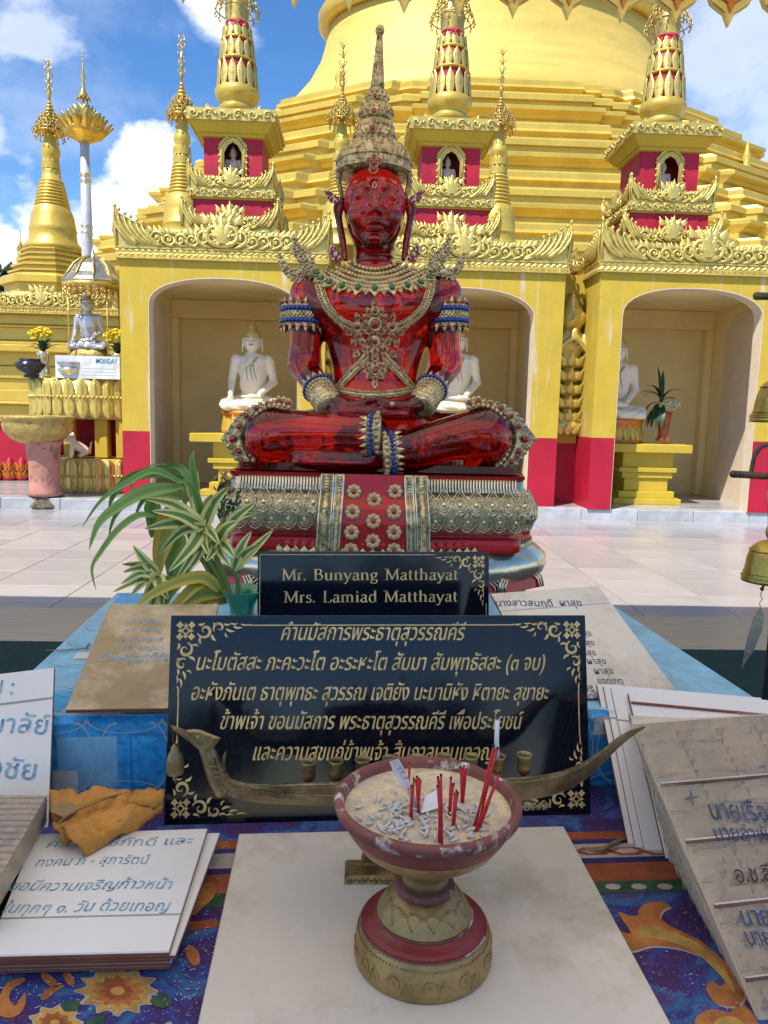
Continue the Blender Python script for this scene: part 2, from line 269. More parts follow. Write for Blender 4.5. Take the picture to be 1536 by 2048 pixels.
# ------------------------------------------------------------------ helpers
ORG = {}
def tag(o, label=None, cat=None, group=None, kind=None):
    if label: o['label'] = label
    if cat: o['category'] = cat
    if group: o['group'] = group
    if kind: o['kind'] = kind
    return o
def thing(name, label, cat, loc=(0, 0, 0), rz=0, group=None, scale=1):
    o = bpy.data.objects.new(name, None); COL.objects.link(o); o.location = loc; o.rotation_euler = (0, 0, rz); o.scale = (scale,)*3
    o.empty_display_size = .1; tag(o, label, cat, group); ORG[o.name] = Vector(loc); return o
def wloc(p):
    v = Vector((0, 0, 0))
    while p is not None: v += Vector(p.location); p = p.parent
    return v
class MB:
    def __init__(s): s.v = []; s.f = []; s.sm = []; s.mi = []; s.m = 0; s.uv = None
    def add(s, vs, fs, smooth=False):
        o = len(s.v); s.v.extend([tuple(p) for p in vs]); s.f.extend([tuple(i+o for i in f) for f in fs]); s.sm.extend([smooth]*len(fs)); s.mi.extend([s.m]*len(fs)); return s
    def box(s, a, b, bev=0):
        x0, y0, z0 = [min(p, q) for p, q in zip(a, b)]; x1, y1, z1 = [max(p, q) for p, q in zip(a, b)]
        if bev:
            e = min(bev, (x1-x0)/2.1, (y1-y0)/2.1, (z1-z0)/2.1); bm = bmesh.new(); bmesh.ops.create_cube(bm, size=1)
            bmesh.ops.scale(bm, vec=(x1-x0, y1-y0, z1-z0), verts=bm.verts); bmesh.ops.translate(bm, vec=((x0+x1)/2, (y0+y1)/2, (z0+z1)/2), verts=bm.verts)
            bmesh.ops.bevel(bm, geom=bm.edges[:], offset=e, segments=1, affect='EDGES'); s.bm(bm); return s
        return s.add([(x0,y0,z0),(x1,y0,z0),(x1,y1,z0),(x0,y1,z0),(x0,y0,z1),(x1,y0,z1),(x1,y1,z1),(x0,y1,z1)], [(0,3,2,1),(4,5,6,7),(0,1,5,4),(1,2,6,5),(2,3,7,6),(3,0,4,7)])
    def bm(s, bm, smooth=False):
        bm.verts.index_update(); s.add([v.co[:] for v in bm.verts], [[v.index for v in f.verts] for f in bm.faces], smooth); bm.free(); return s
    def hexa(s, pts): # 8 corners bottom 4 (ccw) top 4
        return s.add(pts, [(0,3,2,1),(4,5,6,7),(0,1,5,4),(1,2,6,5),(2,3,7,6),(3,0,4,7)])
    def lathe(s, prof, n=32, c=(0, 0, 0), sx=1, sy=1, smooth=True, a0=0, a1=2*PI):
        full = abs(a1-a0-2*PI) < 1e-6; m = n if full else n+1; vs = []
        for r, z in prof:
            for i in range(m):
                a = a0+(a1-a0)*i/n; vs.append((c[0]+r*sx*math.cos(a), c[1]+r*sy*math.sin(a), c[2]+z))
        fs = []
        for j in range(len(prof)-1):
            for i in range(n):
                k = (i+1) % m if full else i+1; fs.append((j*m+i, j*m+k, (j+1)*m+k, (j+1)*m+i))
        if full:
            if prof[0][0] > 1e-5: fs.append(tuple(range(m-1, -1, -1)))
            if prof[-1][0] > 1e-5: fs.append(tuple((len(prof)-1)*m+i for i in range(m)))
        return s.add(vs, fs, smooth)
    def tube(s, pts, r, n=8, smooth=True, flat=1.0, cap=True, up=None):
        pts = [Vector(p) for p in pts]; k = len(pts); rs = r if hasattr(r, '__len__') else [r]*k; vs = []; fs = []
        t0 = (pts[1]-pts[0]).normalized(); u = Vector(up) if up else (Vector((0, 0, 1)) if abs(t0.z) < .9 else Vector((0, 1, 0)))
        u = (u-t0*u.dot(t0)).normalized()
        for i, p in enumerate(pts):
            t = (pts[min(i+1, k-1)]-pts[max(i-1, 0)]).normalized(); u = (u-t*u.dot(t))
            u = u.normalized() if u.length > 1e-6 else t.orthogonal().normalized()
            b = t.cross(u)
            for j in range(n):
                a = 2*PI*j/n; vs.append(p+u*(rs[i]*math.cos(a)*flat)+b*(rs[i]*math.sin(a)))
        for i in range(k-1):
            for j in range(n): fs.append((i*n+j, i*n+(j+1) % n, (i+1)*n+(j+1) % n, (i+1)*n+j))
        if cap: fs.append(tuple(range(n-1, -1, -1))); fs.append(tuple((k-1)*n+j for j in range(n)))
        return s.add(vs, fs, smooth)
    def ball(s, c, r, n=8, m=5, sc=(1, 1, 1)):
        vs = [(c[0], c[1], c[2]-r*sc[2])]; fs = []
        for j in range(1, m):
            a = PI*j/m
            for i in range(n): b = 2*PI*i/n; vs.append((c[0]+r*sc[0]*math.sin(a)*math.cos(b), c[1]+r*sc[1]*math.sin(a)*math.sin(b), c[2]-r*sc[2]*math.cos(a)))
        vs.append((c[0], c[1], c[2]+r*sc[2])); L = len(vs)-1
        for i in range(n):
            k = (i+1) % n; fs.append((0, 1+k, 1+i)); fs.append((L, L-n+i, L-n+k))
            for j in range(m-2): fs.append((1+j*n+i, 1+j*n+k, 1+(j+1)*n+k, 1+(j+1)*n+i))
        return s.add(vs, fs, True)
    def prism(s, pts, d, M4=None, bev=0):
        # outline in (x,z), extruded along +y from 0 to d (front face at y=0), optional pillow bevel
        n = len(pts)
        ar = sum(pts[i][0]*pts[(i+1) % n][1]-pts[(i+1) % n][0]*pts[i][1] for i in range(n))
        if ar < 0: pts = pts[::-1]
        cx = sum(p[0] for p in pts)/n; cz = sum(p[1] for p in pts)/n
        if bev:
            ins = []
            for i in range(n):
                a, p, b = Vector(pts[i-1]), Vector(pts[i]), Vector(pts[(i+1) % n]); e1 = (p-a); e2 = (b-p)
                n1 = Vector((-e1.y, e1.x)).normalized() if e1.length > 1e-9 else Vector((0, 0)); n2 = Vector((-e2.y, e2.x)).normalized() if e2.length > 1e-9 else n1
                nn = n1+n2; nn = nn.normalized() if nn.length > 1e-6 else n1; ins.append(p+nn*bev)
            rings = [([(p.x, p.y) for p in ins], 0), (pts, bev), (pts, d)]
        else: rings = [(pts, 0), (pts, d)]
        vs = []; fs = []
        for rr, y in rings: vs += [(x, y, z) for x, z in rr]
        fs.append(tuple(range(n)))
        for k in range(len(rings)-1):
            for i in range(n): j = (i+1) % n; fs.append((k*n+i, (k+1)*n+i, (k+1)*n+j, k*n+j))
        fs.append(tuple((len(rings)-1)*n+i for i in range(n-1, -1, -1)))
        if M4 is not None: vs = [(M4 @ Vector(v))[:] for v in vs]
        return s.add(vs, fs, False)
    def xf(s, M4, start=0):
        s.v = s.v[:start]+[tuple((M4 @ Vector(v))) for v in s.v[start:]]; return s
    def build(s, name, mat, parent=None, world=False, label=None, kind=None, cat=None, group=None, origin=None):
        vs = s.v
        off = None
        if parent is not None and world: off = wloc(parent)
        if origin is not None: off = Vector(origin)
        if off is not None: vs = [(x-off.x, y-off.y, z-off.z) for x, y, z in vs]
        me = bpy.data.meshes.new(name); me.from_pydata(vs, [], s.f)
        me.polygons.foreach_set('use_smooth', s.sm)
        mats = mat if isinstance(mat, (list, tuple)) else [mat]
        for m in mats: me.materials.append(MAT[m])
        if len(mats) > 1: me.polygons.foreach_set('material_index', s.mi)
        if s.uv: 
            l = me.uv_layers.new(name='UVMap')
            li = [0.0]*(2*len(me.loops))
            for lp in me.loops: li[2*lp.index] = s.uv[lp.vertex_index][0]; li[2*lp.index+1] = s.uv[lp.vertex_index][1]
            l.data.foreach_set('uv', li)
        me.update()
        o = bpy.data.objects.new(name, me); COL.objects.link(o)
        if parent is not None: o.parent = parent
        if origin is not None: o.location = origin
        tag(o, label, cat, group, kind); return o
def inst(name, mesh, parent, M4, label=None, kind=None):
    o = bpy.data.objects.new(name, mesh); COL.objects.link(o); o.parent = parent; o.matrix_local = M4
    tag(o, label, None, None, kind); return o
def kids(o): return [c for c in bpy.data.objects if c.parent is o]
def copy_tree(o, parent=None, ch=None):
    if ch is None:
        ch = {}
        for c in bpy.data.objects:
            if c.parent: ch.setdefault(c.parent.name, []).append(c)
    c = o.copy(); COL.objects.link(c)
    if parent is not None: c.parent = parent
    for k in ch.get(o.name, []): copy_tree(k, c, ch)
    return c
def TR(x=0, y=0, z=0, rx=0, ry=0, rz=0, s=1):
    sc = s if hasattr(s, '__len__') else (s, s, s)
    return Matrix.Translation((x, y, z)) @ Matrix.Rotation(rz, 4, 'Z') @ Matrix.Rotation(ry, 4, 'Y') @ Matrix.Rotation(rx, 4, 'X') @ Matrix.Diagonal((sc[0], sc[1], sc[2], 1))
def smoothpts(pts, k=4, closed=False):
    P = [Vector(p) for p in pts]; n = len(P); out = []
    rngi = range(n if closed else n-1)
    for i in rngi:
        a = P[(i-1) % n] if closed or i > 0 else P[0]; b = P[i]; c = P[(i+1) % n]; d = P[(i+2) % n] if closed or i+2 < n else P[-1]
        for j in range(k):
            t = j/k; out.append(.5*((2*b)+(c-a)*t+(2*a-5*b+4*c-d)*t*t+(3*b-a-3*c+d)*t**3))
    if not closed: out.append(P[-1])
    return out
def interp(x, xs, ys): return float(np.interp(x, xs, ys))
_font_cache = {}
def text_mesh(mb, txt, width=None, height=None, M4=Matrix(), shear=0, extrude=0, offset=0, align='CENTER', jitter=0, size=1, spacing=1):
    c = bpy.data.curves.new('t', 'FONT'); c.body = txt; c.size = size; c.shear = shear; c.extrude = extrude; c.offset = offset; c.resolution_u = 3; c.space_character = spacing
    o = bpy.data.objects.new('t', c); COL.objects.link(o)
    dg = bpy.context.evaluated_depsgraph_get(); dg.update(); me = bpy.data.meshes.new_from_object(o.evaluated_get(dg))
    vs = np.array([v.co[:] for v in me.vertices]) if len(me.vertices) else np.zeros((0, 3)); fs = [tuple(p.vertices) for p in me.polygons]
    bpy.data.objects.remove(o); bpy.data.curves.remove(c); bpy.data.meshes.remove(me)
    if not len(vs): return
    x0, x1 = vs[:, 0].min(), vs[:, 0].max()
    sx = width/(x1-x0) if width else 1; sy = height if height else sx
    vs[:, 0] = (vs[:, 0]-(x0 if align == 'LEFT' else (x0+x1)/2))*sx; vs[:, 1] *= sy
    if jitter:
        ph = random.random()*9
        vs[:, 1] += np.sin(vs[:, 0]*40+ph)*jitter*1.2; vs[:, 0] += np.sin(vs[:, 1]*70+ph)*jitter
    mb.add([(M4 @ Vector((v[0], v[1], v[2])))[:] for v in vs], fs)
# ------------------------------------------------------------------ implicit bodies -> one continuous mesh
def s_cap(P, a, b, ra, rb):
    a = np.array(a, float); b = np.array(b, float); ba = b-a; pa = P-a
    t = np.clip((pa@ba)/max(ba@ba, 1e-12), 0, 1); return np.linalg.norm(pa-t[:, None]*ba, axis=1)-(ra+(rb-ra)*t)
def s_ell(P, c, r):
    q = P-np.array(c, float); r = np.array(r, float); k0 = np.linalg.norm(q/r, axis=1); k1 = np.linalg.norm(q/(r*r), axis=1)+1e-9
    return k0*(k0-1)/k1
def s_box(P, c, r, rd):
    q = np.abs(P-np.array(c, float))-np.array(r, float)+rd
    return np.linalg.norm(np.maximum(q, 0), axis=1)+np.minimum(q.max(axis=1), 0)-rd
def s_prof(P, zs, hw, hd, yc=None, xc=0):
    z = P[:, 2]; a = np.interp(z, zs, hw); b = np.interp(z, zs, hd); y0 = np.interp(z, zs, yc) if yc is not None else 0
    k = np.sqrt(((P[:, 0]-xc)/a)**2+((P[:, 1]-y0)/b)**2); d = (k-1)*np.minimum(a, b)
    return np.maximum(d, np.maximum(zs[0]-z, z-zs[-1]))
def smin(a, b, k):
    h = np.clip(.5+.5*(b-a)/k, 0, 1); return b*(1-h)+a*h-k*h*(1-h)
def smax(a, b, k): return -smin(-a, -b, k)
def nets(f, lo, hi, h):
    lo = np.array(lo, float); n = np.ceil((np.array(hi)-lo)/h).astype(int)+1
    g = [lo[i]+h*np.arange(n[i]) for i in range(3)]
    X, Y, Z = np.meshgrid(*g, indexing='ij'); V = f(np.stack([X.ravel(), Y.ravel(), Z.ravel()], 1)).reshape(n)
    ins = V < 0; c = n-1; acc = np.zeros(tuple(c)+(3,)); cnt = np.zeros(tuple(c))
    cs = [(i, j, k) for i in (0, 1) for j in (0, 1) for k in (0, 1)]
    sl_ = lambda A, o: A[o[0]:o[0]+c[0], o[1]:o[1]+c[1], o[2]:o[2]+c[2]]
    for a in cs:
        for ax in range(3):
            if a[ax]: continue
            b = list(a); b[ax] = 1; va, vb = sl_(V, a), sl_(V, b); m = (va < 0) != (vb < 0)
            t = np.where(m, va/np.where(m, va-vb, 1), 0)
            for q in range(3): acc[..., q] += np.where(m, a[q]+(t if q == ax else 0), 0)
            cnt += m
    idx = -np.ones(tuple(c), int); mk = cnt > 0; idx[mk] = np.arange(mk.sum())
    cell = np.stack(np.nonzero(mk), 1); verts = lo+h*(cell+acc[mk]/cnt[mk][:, None])
    fs = []
    for ax in range(3):
        u, v = (ax+1) % 3, (ax+2) % 3
        s0 = [slice(None)]*3; s1 = [slice(None)]*3
        s0[ax] = slice(0, n[ax]-1); s1[ax] = slice(1, n[ax])
        A, B = ins[tuple(s0)], ins[tuple(s1)]; e = np.stack(np.nonzero(A != B), 1)
        ok = (e[:, u] > 0) & (e[:, v] > 0) & (e[:, u] < n[u]-1) & (e[:, v] < n[v]-1); e = e[ok]; fl = A[e[:, 0], e[:, 1], e[:, 2]]
        def g2(du, dv): q = e.copy(); q[:, u] += du; q[:, v] += dv; return idx[q[:, 0], q[:, 1], q[:, 2]]
        Q = np.stack([g2(-1, -1), g2(0, -1), g2(0, 0), g2(-1, 0)], 1); Q[~fl] = Q[~fl][:, ::-1]; fs.append(Q)
    return verts, np.concatenate(fs)
def sdf_obj(name, f, lo, hi, h, mat, parent=None, smooth_it=2, **k):
    v, q = nets(f, lo, hi, h)
    mb = MB(); mb.add(v.tolist(), q.tolist(), True); o = mb.build(name, mat, parent, **k)
    if smooth_it:
        bm = bmesh.new(); bm.from_mesh(o.data)
        for _ in range(smooth_it): bmesh.ops.smooth_vert(bm, verts=bm.verts, factor=.5, use_axis_x=True, use_axis_y=True, use_axis_z=True)
        bm.to_mesh(o.data); bm.free()
    return o

# ------------------------------------------------------------------ seated marble figures (unit height, looking along -y)
def figure_sdf(P, mudra='earth', robe=True):
    tor = s_prof(P, [.03, .12, .20, .30, .42, .52, .58, .62, .66], [.17, .16, .125, .125, .155, .185, .17, .10, .05], [.13, .12, .095, .09, .105, .11, .09, .07, .05], [.03, .03, .03, .02, .01, .01, .02, .03, .02])
    d = tor
    for s in (-1, 1):
        d = smin(d, s_cap(P, (s*.10, .05, .09), (s*.29, -.03, .085), .095, .07), .05)
        d = smin(d, s_cap(P, (s*.30, -.06, .07), (s*.03, -.19, .075 if s < 0 else .05), .06, .042), .03)
        d = smin(d, s_ell(P, (s*.175, .01, .57), (.065, .065, .06)), .04)
    d = smin(d, s_box(P, (0, -.02, .045), (.33, .17, .045), .04), .03)
    arms = s_cap(P, (.185, .01, .57), (.235, .04, .34), .058, .047)
    arms = smin(arms, s_cap(P, (.235, .04, .33), (.10, -.14, .19), .046, .03), .02)
    hand = s_ell(P, (.03, -.165, .155), (.10, .045, .025))
    hand = smin(hand, s_cap(P, (-.02, -.19, .165), (-.09, -.19, .155), .014, .011), .01)
    hand = smin(hand, s_cap(P, (.06, -.20, .17), (.0, -.205, .185), .014, .010), .01)
    ra = s_cap(P, (-.185, .01, .57), (-.235, .03, .34), .058, .046)
    if mudra == 'earth':
        ra = smin(ra, s_cap(P, (-.235, .03, .33), (-.225, -.13, .175), .044, .028), .02)
        ra = smin(ra, s_ell(P, (-.222, -.165, .145), (.034, .024, .04)), .015)
        for k, dx in enumerate((-.025, -.009, .008, .024)):
            ra = np.minimum(ra, s_cap(P, (-.222+dx, -.172, .13), (-.220+dx*1.1, -.178, .045+.012*abs(k-1.3)), .0095, .007))
        ra = np.minimum(ra, s_cap(P, (-.195, -.16, .15), (-.178, -.17, .09), .011, .008))
    else:
        ra = smin(ra, s_cap(P, (-.235, .03, .33), (-.10, -.14, .19), .046, .03), .02)
        hand = smin(hand, s_ell(P, (-.03, -.165, .18), (.10, .045, .022)), .008)
    d = smin(d, arms, .018); d = smin(d, ra, .012); d = smin(d, hand, .012)
    if robe:
        x, z = P[:, 0], P[:, 2]
        fold = np.sin((z*1.0+x*.9)*95)*.0028*((x > -.1) & (z > .22) & (z < .6))+np.sin((np.hypot(x*.8, z-.35))*120)*.003*(z < .17)
        d = d+fold
        sash = s_prof(P, [.23, .40, .58, .63], [.135, .158, .185, .13], [.105, .118, .112, .09], [.03, .01, .01, .02])
        cut = (x+.06)-(.62-z)*-.55
        sash = np.maximum(sash, -(x+.02+(z-.60)*-.42)); sash = np.maximum(sash, .2-z); d = smin(d, sash-.004, .006)
    d = smin(d, s_cap(P, (0, .02, .60), (0, .01, .70), .055, .05), .03)
    hd = s_ell(P, (0, -.005, .775), (.098, .112, .125))
    hd = smin(hd, s_ell(P, (0, -.05, .70), (.055, .05, .035)), .03)
    nose = s_cap(P, (0, -.112, .79), (0, -.130, .752), .007, .015); hd = smin(hd, nose, .012)
    for s in (-1, 1):
        hd = smax(hd, -s_ell(P, (s*.040, -.118, .787), (.024, .016, .013)), .01)
        hd = smin(hd, s_ell(P, (s*.040, -.100, .781), (.022, .012, .012)), .006)
        ear = s_cap(P, (s*.103, .01, .80), (s*.112, .0, .665), .016, .011); ear = np.minimum(ear, s_ell(P, (s*.104, .01, .79), (.014, .025, .04))); hd = smin(hd, ear, .006)
    hd = smin(hd, s_ell(P, (0, -.108, .727), (.024, .014, .009)), .006)
    d = smin(d, hd, .015)
    return d
FIGCACHE = {}
def make_figure(label, loc, h, mudra='earth', mat='white_figure', group=None, rz=0, small=False, painted=True, pedestal=None):
    t = thing('seated_statue', label, 'statue', loc, rz, group, h)
    key = (mudra, mat, small)
    if key not in FIGCACHE:
        o = sdf_obj('body', lambda P: figure_sdf(P, mudra, not small), (-.4, -.28, -.02), (.4, .22, .93), .024 if small else .0105, mat, t, 1)
        FIGCACHE[key] = o.data
    else:
        o = bpy.data.objects.new('body', FIGCACHE[key]); COL.objects.link(o); o.parent = t
    hair = MB()
    hair.lathe([(.101, .815), (.104, .835), (.094, .86), (.07, .893), (.055, .905), (.056, .935), (.045, .955), (.02, .965), (.017, .985), (.001, 1.0)] if not small else [(.1, .82), (.07, .89), (.05, .94), (.001, 1.0)], 20 if not small else 10, (0, .0, 0), 1, 1.12)
    hair.build('hair', 'hair_gold' if painted else mat, t)
    if painted and not small:
        e = MB()
        for s in (-1, 1):
            e.tube([(s*(.040+.024*math.cos(a)), -.1115-.004*math.sin(a), .7905+.011*math.sin(a)*1.3+.008) for a in [PI*i/6 for i in range(7)]], .0022, 4)
            e.tube([(s*.018, -.113, .778), (s*.04, -.1145, .773), (s*.062, -.106, .779)], .0022, 4)
        e.build('painted_brow', 'ink_dark', t)
        l = MB(); l.tube([(-.022, -.119, .728), (0, -.1235, .729), (.022, -.119, .728)], [.003, .006, .003], 6); l.build('lips', 'lip_red', t)
        g = MB()
        def fr(x, z):
            best = None
            for y in np.linspace(-.25, 0, 60):
                if figure_sdf(np.array([[x, y, z]]), mudra)[0] < .001: return y
            return -.1
        for off in (0, .055, .10):
            pts = [(x, fr(x, z)-.004, z) for x, z in [(.07-off*.1, .60), (.02-off*.3+.03, .55), (-.045+off*.7, .48), (-.05+off*.9, .42-off*.1), (-.04+off, .34)]]
            g.tube(smoothpts(pts, 3), .005, 5)
        g.build('robe_hem', 'hair_gold', t)
    return t
# ------------------------------------------------------------------ ground
rnd = random.Random(3)
g = MB(); g.box((-400, -60, -.6), (400, 600, -.02)); g.build('ground', 'tile_cream', kind='structure')
KY = onz(900, 1034, 0).y            # front of the marble kerb
PVY = onz(1300, 1262, 0).y          # edge of the pavilion floor
# pavement slabs: pale cream slabs, then two rows of veined white marble before the kerb
pv = thing('pavement', None, None, (0, PVY, 0)); pv['kind'] = 'structure'
ang = 0
tw, td = .80, .60
meshes = {}
def slab(mat, w_, d_):
    k = (mat, round(w_, 3), round(d_, 3))
    if k not in meshes:
        m = MB(); m.box((0.004, .004, -.018), (w_-.004, d_-.004, 0), .002); o = m.build('paving_slab', mat, pv); meshes[k] = o.data; bpy.data.objects.remove(o)
    return meshes[k]
yy = PVY; r = 0
while yy < KY-.01:
    cream = yy < KY-1.75
    d_ = min(td, KY-yy)
    if cream and yy+td > KY-1.75: d_ = max(.2, KY-1.75-yy)
    hw = 3.0+yy*.62; i0 = int(-hw/tw)-1; i1 = int(hw/tw)+2
    for i in range(i0, i1):
        inst('paving_slab', slab('tile_cream' if cream else 'marble_white', tw, d_), pv, TR(i*tw+(.0 if cream else .3), yy-PVY, rnd.uniform(-.0015, .001), 0, 0, 0))
    yy += d_; r += 1
# kerb of marble blocks and the raised platform behind it
kb = thing('kerb', None, None, (0, KY, 0)); kb['kind'] = 'structure'
KH = .17
m = MB(); m.box((.002, 0, -.05), (.896, .30, KH), .008); o = m.build('kerb_stone', 'kerb_marble', kb); km = o.data; bpy.data.objects.remove(o)
for i in range(-12, 14): inst('kerb_stone', km, kb, TR(i*.9, rnd.uniform(-.004, .004), 0))
pf = thing('platform_floor', None, None, (0, KY+.3, 0)); pf['kind'] = 'structure'
m = MB(); m.box((.002, .002, .1), (.598, .598, KH), .003); o = m.build('floor_tile', 'marble_white', pf); fm = o.data; bpy.data.objects.remove(o)
for i in range(-13, 14):
    for j in range(5): inst('floor_tile', fm, pf, TR(i*.6, j*.6, 0))
m = MB(); m.box((-30, 3.0, -.1), (30, 30, KH-.01)); m.build('floor_base', 'tile_grout', pf)

# ------------------------------------------------------------------ relief ornament pieces
def spiral(c, r, turns=1.6, a0=0, d=1, k=22, y=0, dep=.25):
    return [(c[0]+r*(1-i/k)**.8*math.cos(a0+d*turns*2*PI*i/k), y-dep*r*(i/k), c[1]+r*(1-i/k)**.8*math.sin(a0+d*turns*2*PI*i/k)) for i in range(k)]
def flame(mb, x, z, h, w_, lean=0, y=0, d=.02):
    # pointed leaf with a ridge, standing in the xz plane, tip leaning sideways
    n = 5; L = []; Rr = []; C = []
    for i in range(n+1):
        t = i/n; ww = w_*.5*math.sin(PI*min(1, t*.75+.25))*(1-t**3); cx = x+lean*h*t*t; cz = z+h*t
        L.append((cx-ww, y, cz)); Rr.append((cx+ww, y, cz)); C.append((cx, y-d*(1-t*.7), cz))
    vs = L+C+Rr; m = n+1; fs = []
    for i in range(n): fs += [(i, m+i, m+i+1, i+1), (m+i, 2*m+i, 2*m+i+1, m+i+1)]
    return mb.add(vs, fs, True)
def crest(W, he, hm, hp, th=.05, seed=1, peak=True):
    # carved crest board: horns at both ends, sagging line between, fan-shaped peak at the centre
    rn = random.Random(seed); mb = MB()
    def top(x):
        u = abs(x)/(W/2); e = hm+(he-hm)*max(0, (u-.35)/.65)**2.3
        c = hm+(hp-hm)*math.exp(-(x/(W*.075))**2) if peak else hm
        return max(e, c)
    xs = np.linspace(-W/2, W/2, 41)
    mb.prism([(x, top(x)*.86) for x in xs]+[(W/2, 0), (-W/2, 0)], th, Matrix.Translation((0, 0, 0)))
    step = hm*.62; n = int(W/2/step)
    for s in (-1, 1):
        for i in range(n):
            x = s*(i+.55)*(W/2/(n)); u = abs(x)/(W/2); t = top(x)
            if u < .68:
                r = t*.36
                mb.tube(spiral((x, t*.42), r, 1.5, PI*.5*(1+s), -s*(1 if i % 2 else -1), 16, -.012), [r*.26*(1-.6*k/16) for k in range(16)], 5)
                mb.ball((x, -.03, t*.42), r*.26, 6, 4, (1, .8, 1))
                mb.tube([(x-s*r*1.1, -.01, t*.05), (x-s*r*.2, -.03, t*.10), (x+s*r*.9, -.02, t*.3), (x+s*r*1.1, -.01, t*.7)], [r*.1, r*.2, r*.18, r*.05], 5)
                for q in range(3): flame(mb, x+(q-1)*r*.7, t*.70, t*.34, r*.8, s*.5, -.01, r*.3)
            else:
                for q in range(2):
                    xx = x+s*q*step*.5; t2 = top(min(W/2, abs(xx)))
                    b0 = abs(xx)-step*1.6
                    P = [(s*b0, -.01, t2*.10), (s*(b0+step*.9), -.03, t2*.28), (s*(abs(xx)-.0), -.04, t2*.62), (s*min(W/2, abs(xx)+step*.28), -.02, t2*.98)]
                    mb.tube(smoothpts(P, 4), [step*.06+step*.14*math.sin(PI*min(1, k/12+.15)) for k in range(13)], 5)
                    mb.ball((s*min(W/2, (abs(xx)+step*.15)), -.02, t2*.97), step*.17, 6, 4)
        mb.tube(smoothpts([(s*W/2*.80, -.02, hm*.2), (s*W/2*.93, -.03, he*.40), (s*W/2*.985, -.02, he*.72), (s*W/2*1.005, -.01, he*1.06)], 4), [step*.22*(1-k/13)+.006 for k in range(13)], 6)
        mb.tube([(s*W/2*.99, -.01, 0), (s*W/2*1.0, -.02, he*.5), (s*W/2*1.005, -.01, he*1.02)], [step*.10, step*.12, .006], 5)
    if peak:
        for k in range(-2, 3):
            a = k*.34; L = (hp-hm*.3)*(.42+.48*math.cos(a*1.6)); st = len(mb.v); flame(mb, 0, 0, L, L*.52, 0, 0, L*.16)
            mb.xf(Matrix.Translation((0, -.03-.004*(3-abs(k)), hm*.28)) @ Matrix.Rotation(a, 4, 'Y'), st)
        mb.ball((0, -.05, hm*.42), hm*.16, 8, 6)
        for s in (-1, 1):
            r = hm*.34; mb.tube(spiral((s*hm*.55, hm*.62), r, 1.4, PI/2, s, 14, -.03), [r*.24*(1-.6*k/14) for k in range(14)], 5)
    return mb
def chevron_band(W, h, th=.04):
    mb = MB(); mb.box((-W/2, 0, 0), (W/2, th, h)); n = max(4, int(W/(h*.55)))
    mb.box((-W/2, -.016, h*.86), (W/2, 0, h)); mb.box((-W/2, -.016, 0), (W/2, 0, h*.14))
    for i in range(n):
        x = -W/2+(i+.5)*W/n; s = 1 if x < 0 else -1; dx = W/n*.75*s
        for zz_ in (.16, .84):
            a = (x-dx*.5, 0, h*zz_); b = (x+dx*.5, 0, h*.5); k = W/n*.42
            mb.add([(a[0]-k, 0, a[2]), (a[0]+k, 0, a[2]), (b[0]+k, 0, b[2]), (b[0]-k, 0, b[2]), ((a[0]+b[0])/2, -.02, (a[2]+b[2])/2)], [(0, 1, 4), (1, 2, 4), (2, 3, 4), (3, 0, 4)], False)
    return mb
def scroll_band(W, h, th=.04):
    mb = MB(); mb.box((-W/2, 0, 0), (W/2, th, h)); n = max(3, int(W/(h*1.25)))
    for i in range(n):
        x = -W/2+(i+.5)*W/n; s = 1 if i % 2 else -1; r = h*.42
        mb.tube(spiral((x, h*.5), r, 1.3, 0, s, 10, -.004, .35), [r*.3*(1-.5*k/10) for k in range(10)], 5); mb.ball((x+W/n*.5, -.01, h*.5), h*.16, 6, 4)
    return mb
RELCACHE = {}
def relief(kind, *a):
    k = (kind,)+a
    if k not in RELCACHE:
        o = {'crest': crest, 'chev': chevron_band, 'scroll': scroll_band}[kind](*a).build(kind, 'gold_relief', None); RELCACHE[k] = o.data; bpy.data.objects.remove(o)
    return RELCACHE[k]
def petal_mesh(w_, h, d, key, mat='gold_relief', round_=False):
    if key in RELCACHE: return RELCACHE[key]
    mb = MB(); n = 8; rows = []
    for i in range(n+1):
        t = i/n; ww = w_*.5*((.62+.38*math.sin(PI*min(1, t*1.15)))*(1 if t < .6 else max(0, 1-((t-.6)/.4)**2)) if not round_ else math.sqrt(max(0, 1-((t-.45)/.55)**2 if t > .45 else 1)))
        rows.append([(-ww, 0, h*t), (-ww*.55, -d*.9, h*t), (-ww*.2, -d*.6, h*t), (0, -d*1.3, h*t), (ww*.2, -d*.6, h*t), (ww*.55, -d*.9, h*t), (ww, 0, h*t)])
    vs = sum(rows, []); fs = []
    for i in range(n):
        for j in range(6): fs.append((i*7+j, i*7+j+1, (i+1)*7+j+1, (i+1)*7+j))
    mb.add(vs, fs, True); o = mb.build('petal', mat, None); RELCACHE[key] = o.data; bpy.data.objects.remove(o); return RELCACHE[key]
def petal_ring(parent, n, r0, r1, z, w_, h, d, key, sx=1, sy=1, a0=0, arc=2*PI, red=None, mat='gold_relief', half=True, name='petal', **kw):
    # petals around an axis; only the ones on the near side are built when half is set
    tilt = math.atan2(r1-r0, h); me = petal_mesh(w_, h, d, key, mat, **kw)
    for i in range(n):
        a = a0+arc*i/n
        if half and math.sin(a) > .25: continue
        inst(name, me, parent, Matrix.Translation((r0*sx*math.cos(a), r0*sy*math.sin(a), z)) @ Matrix.Rotation(a+PI/2, 4, 'Z') @ Matrix.Rotation(-tilt, 4, 'X'))

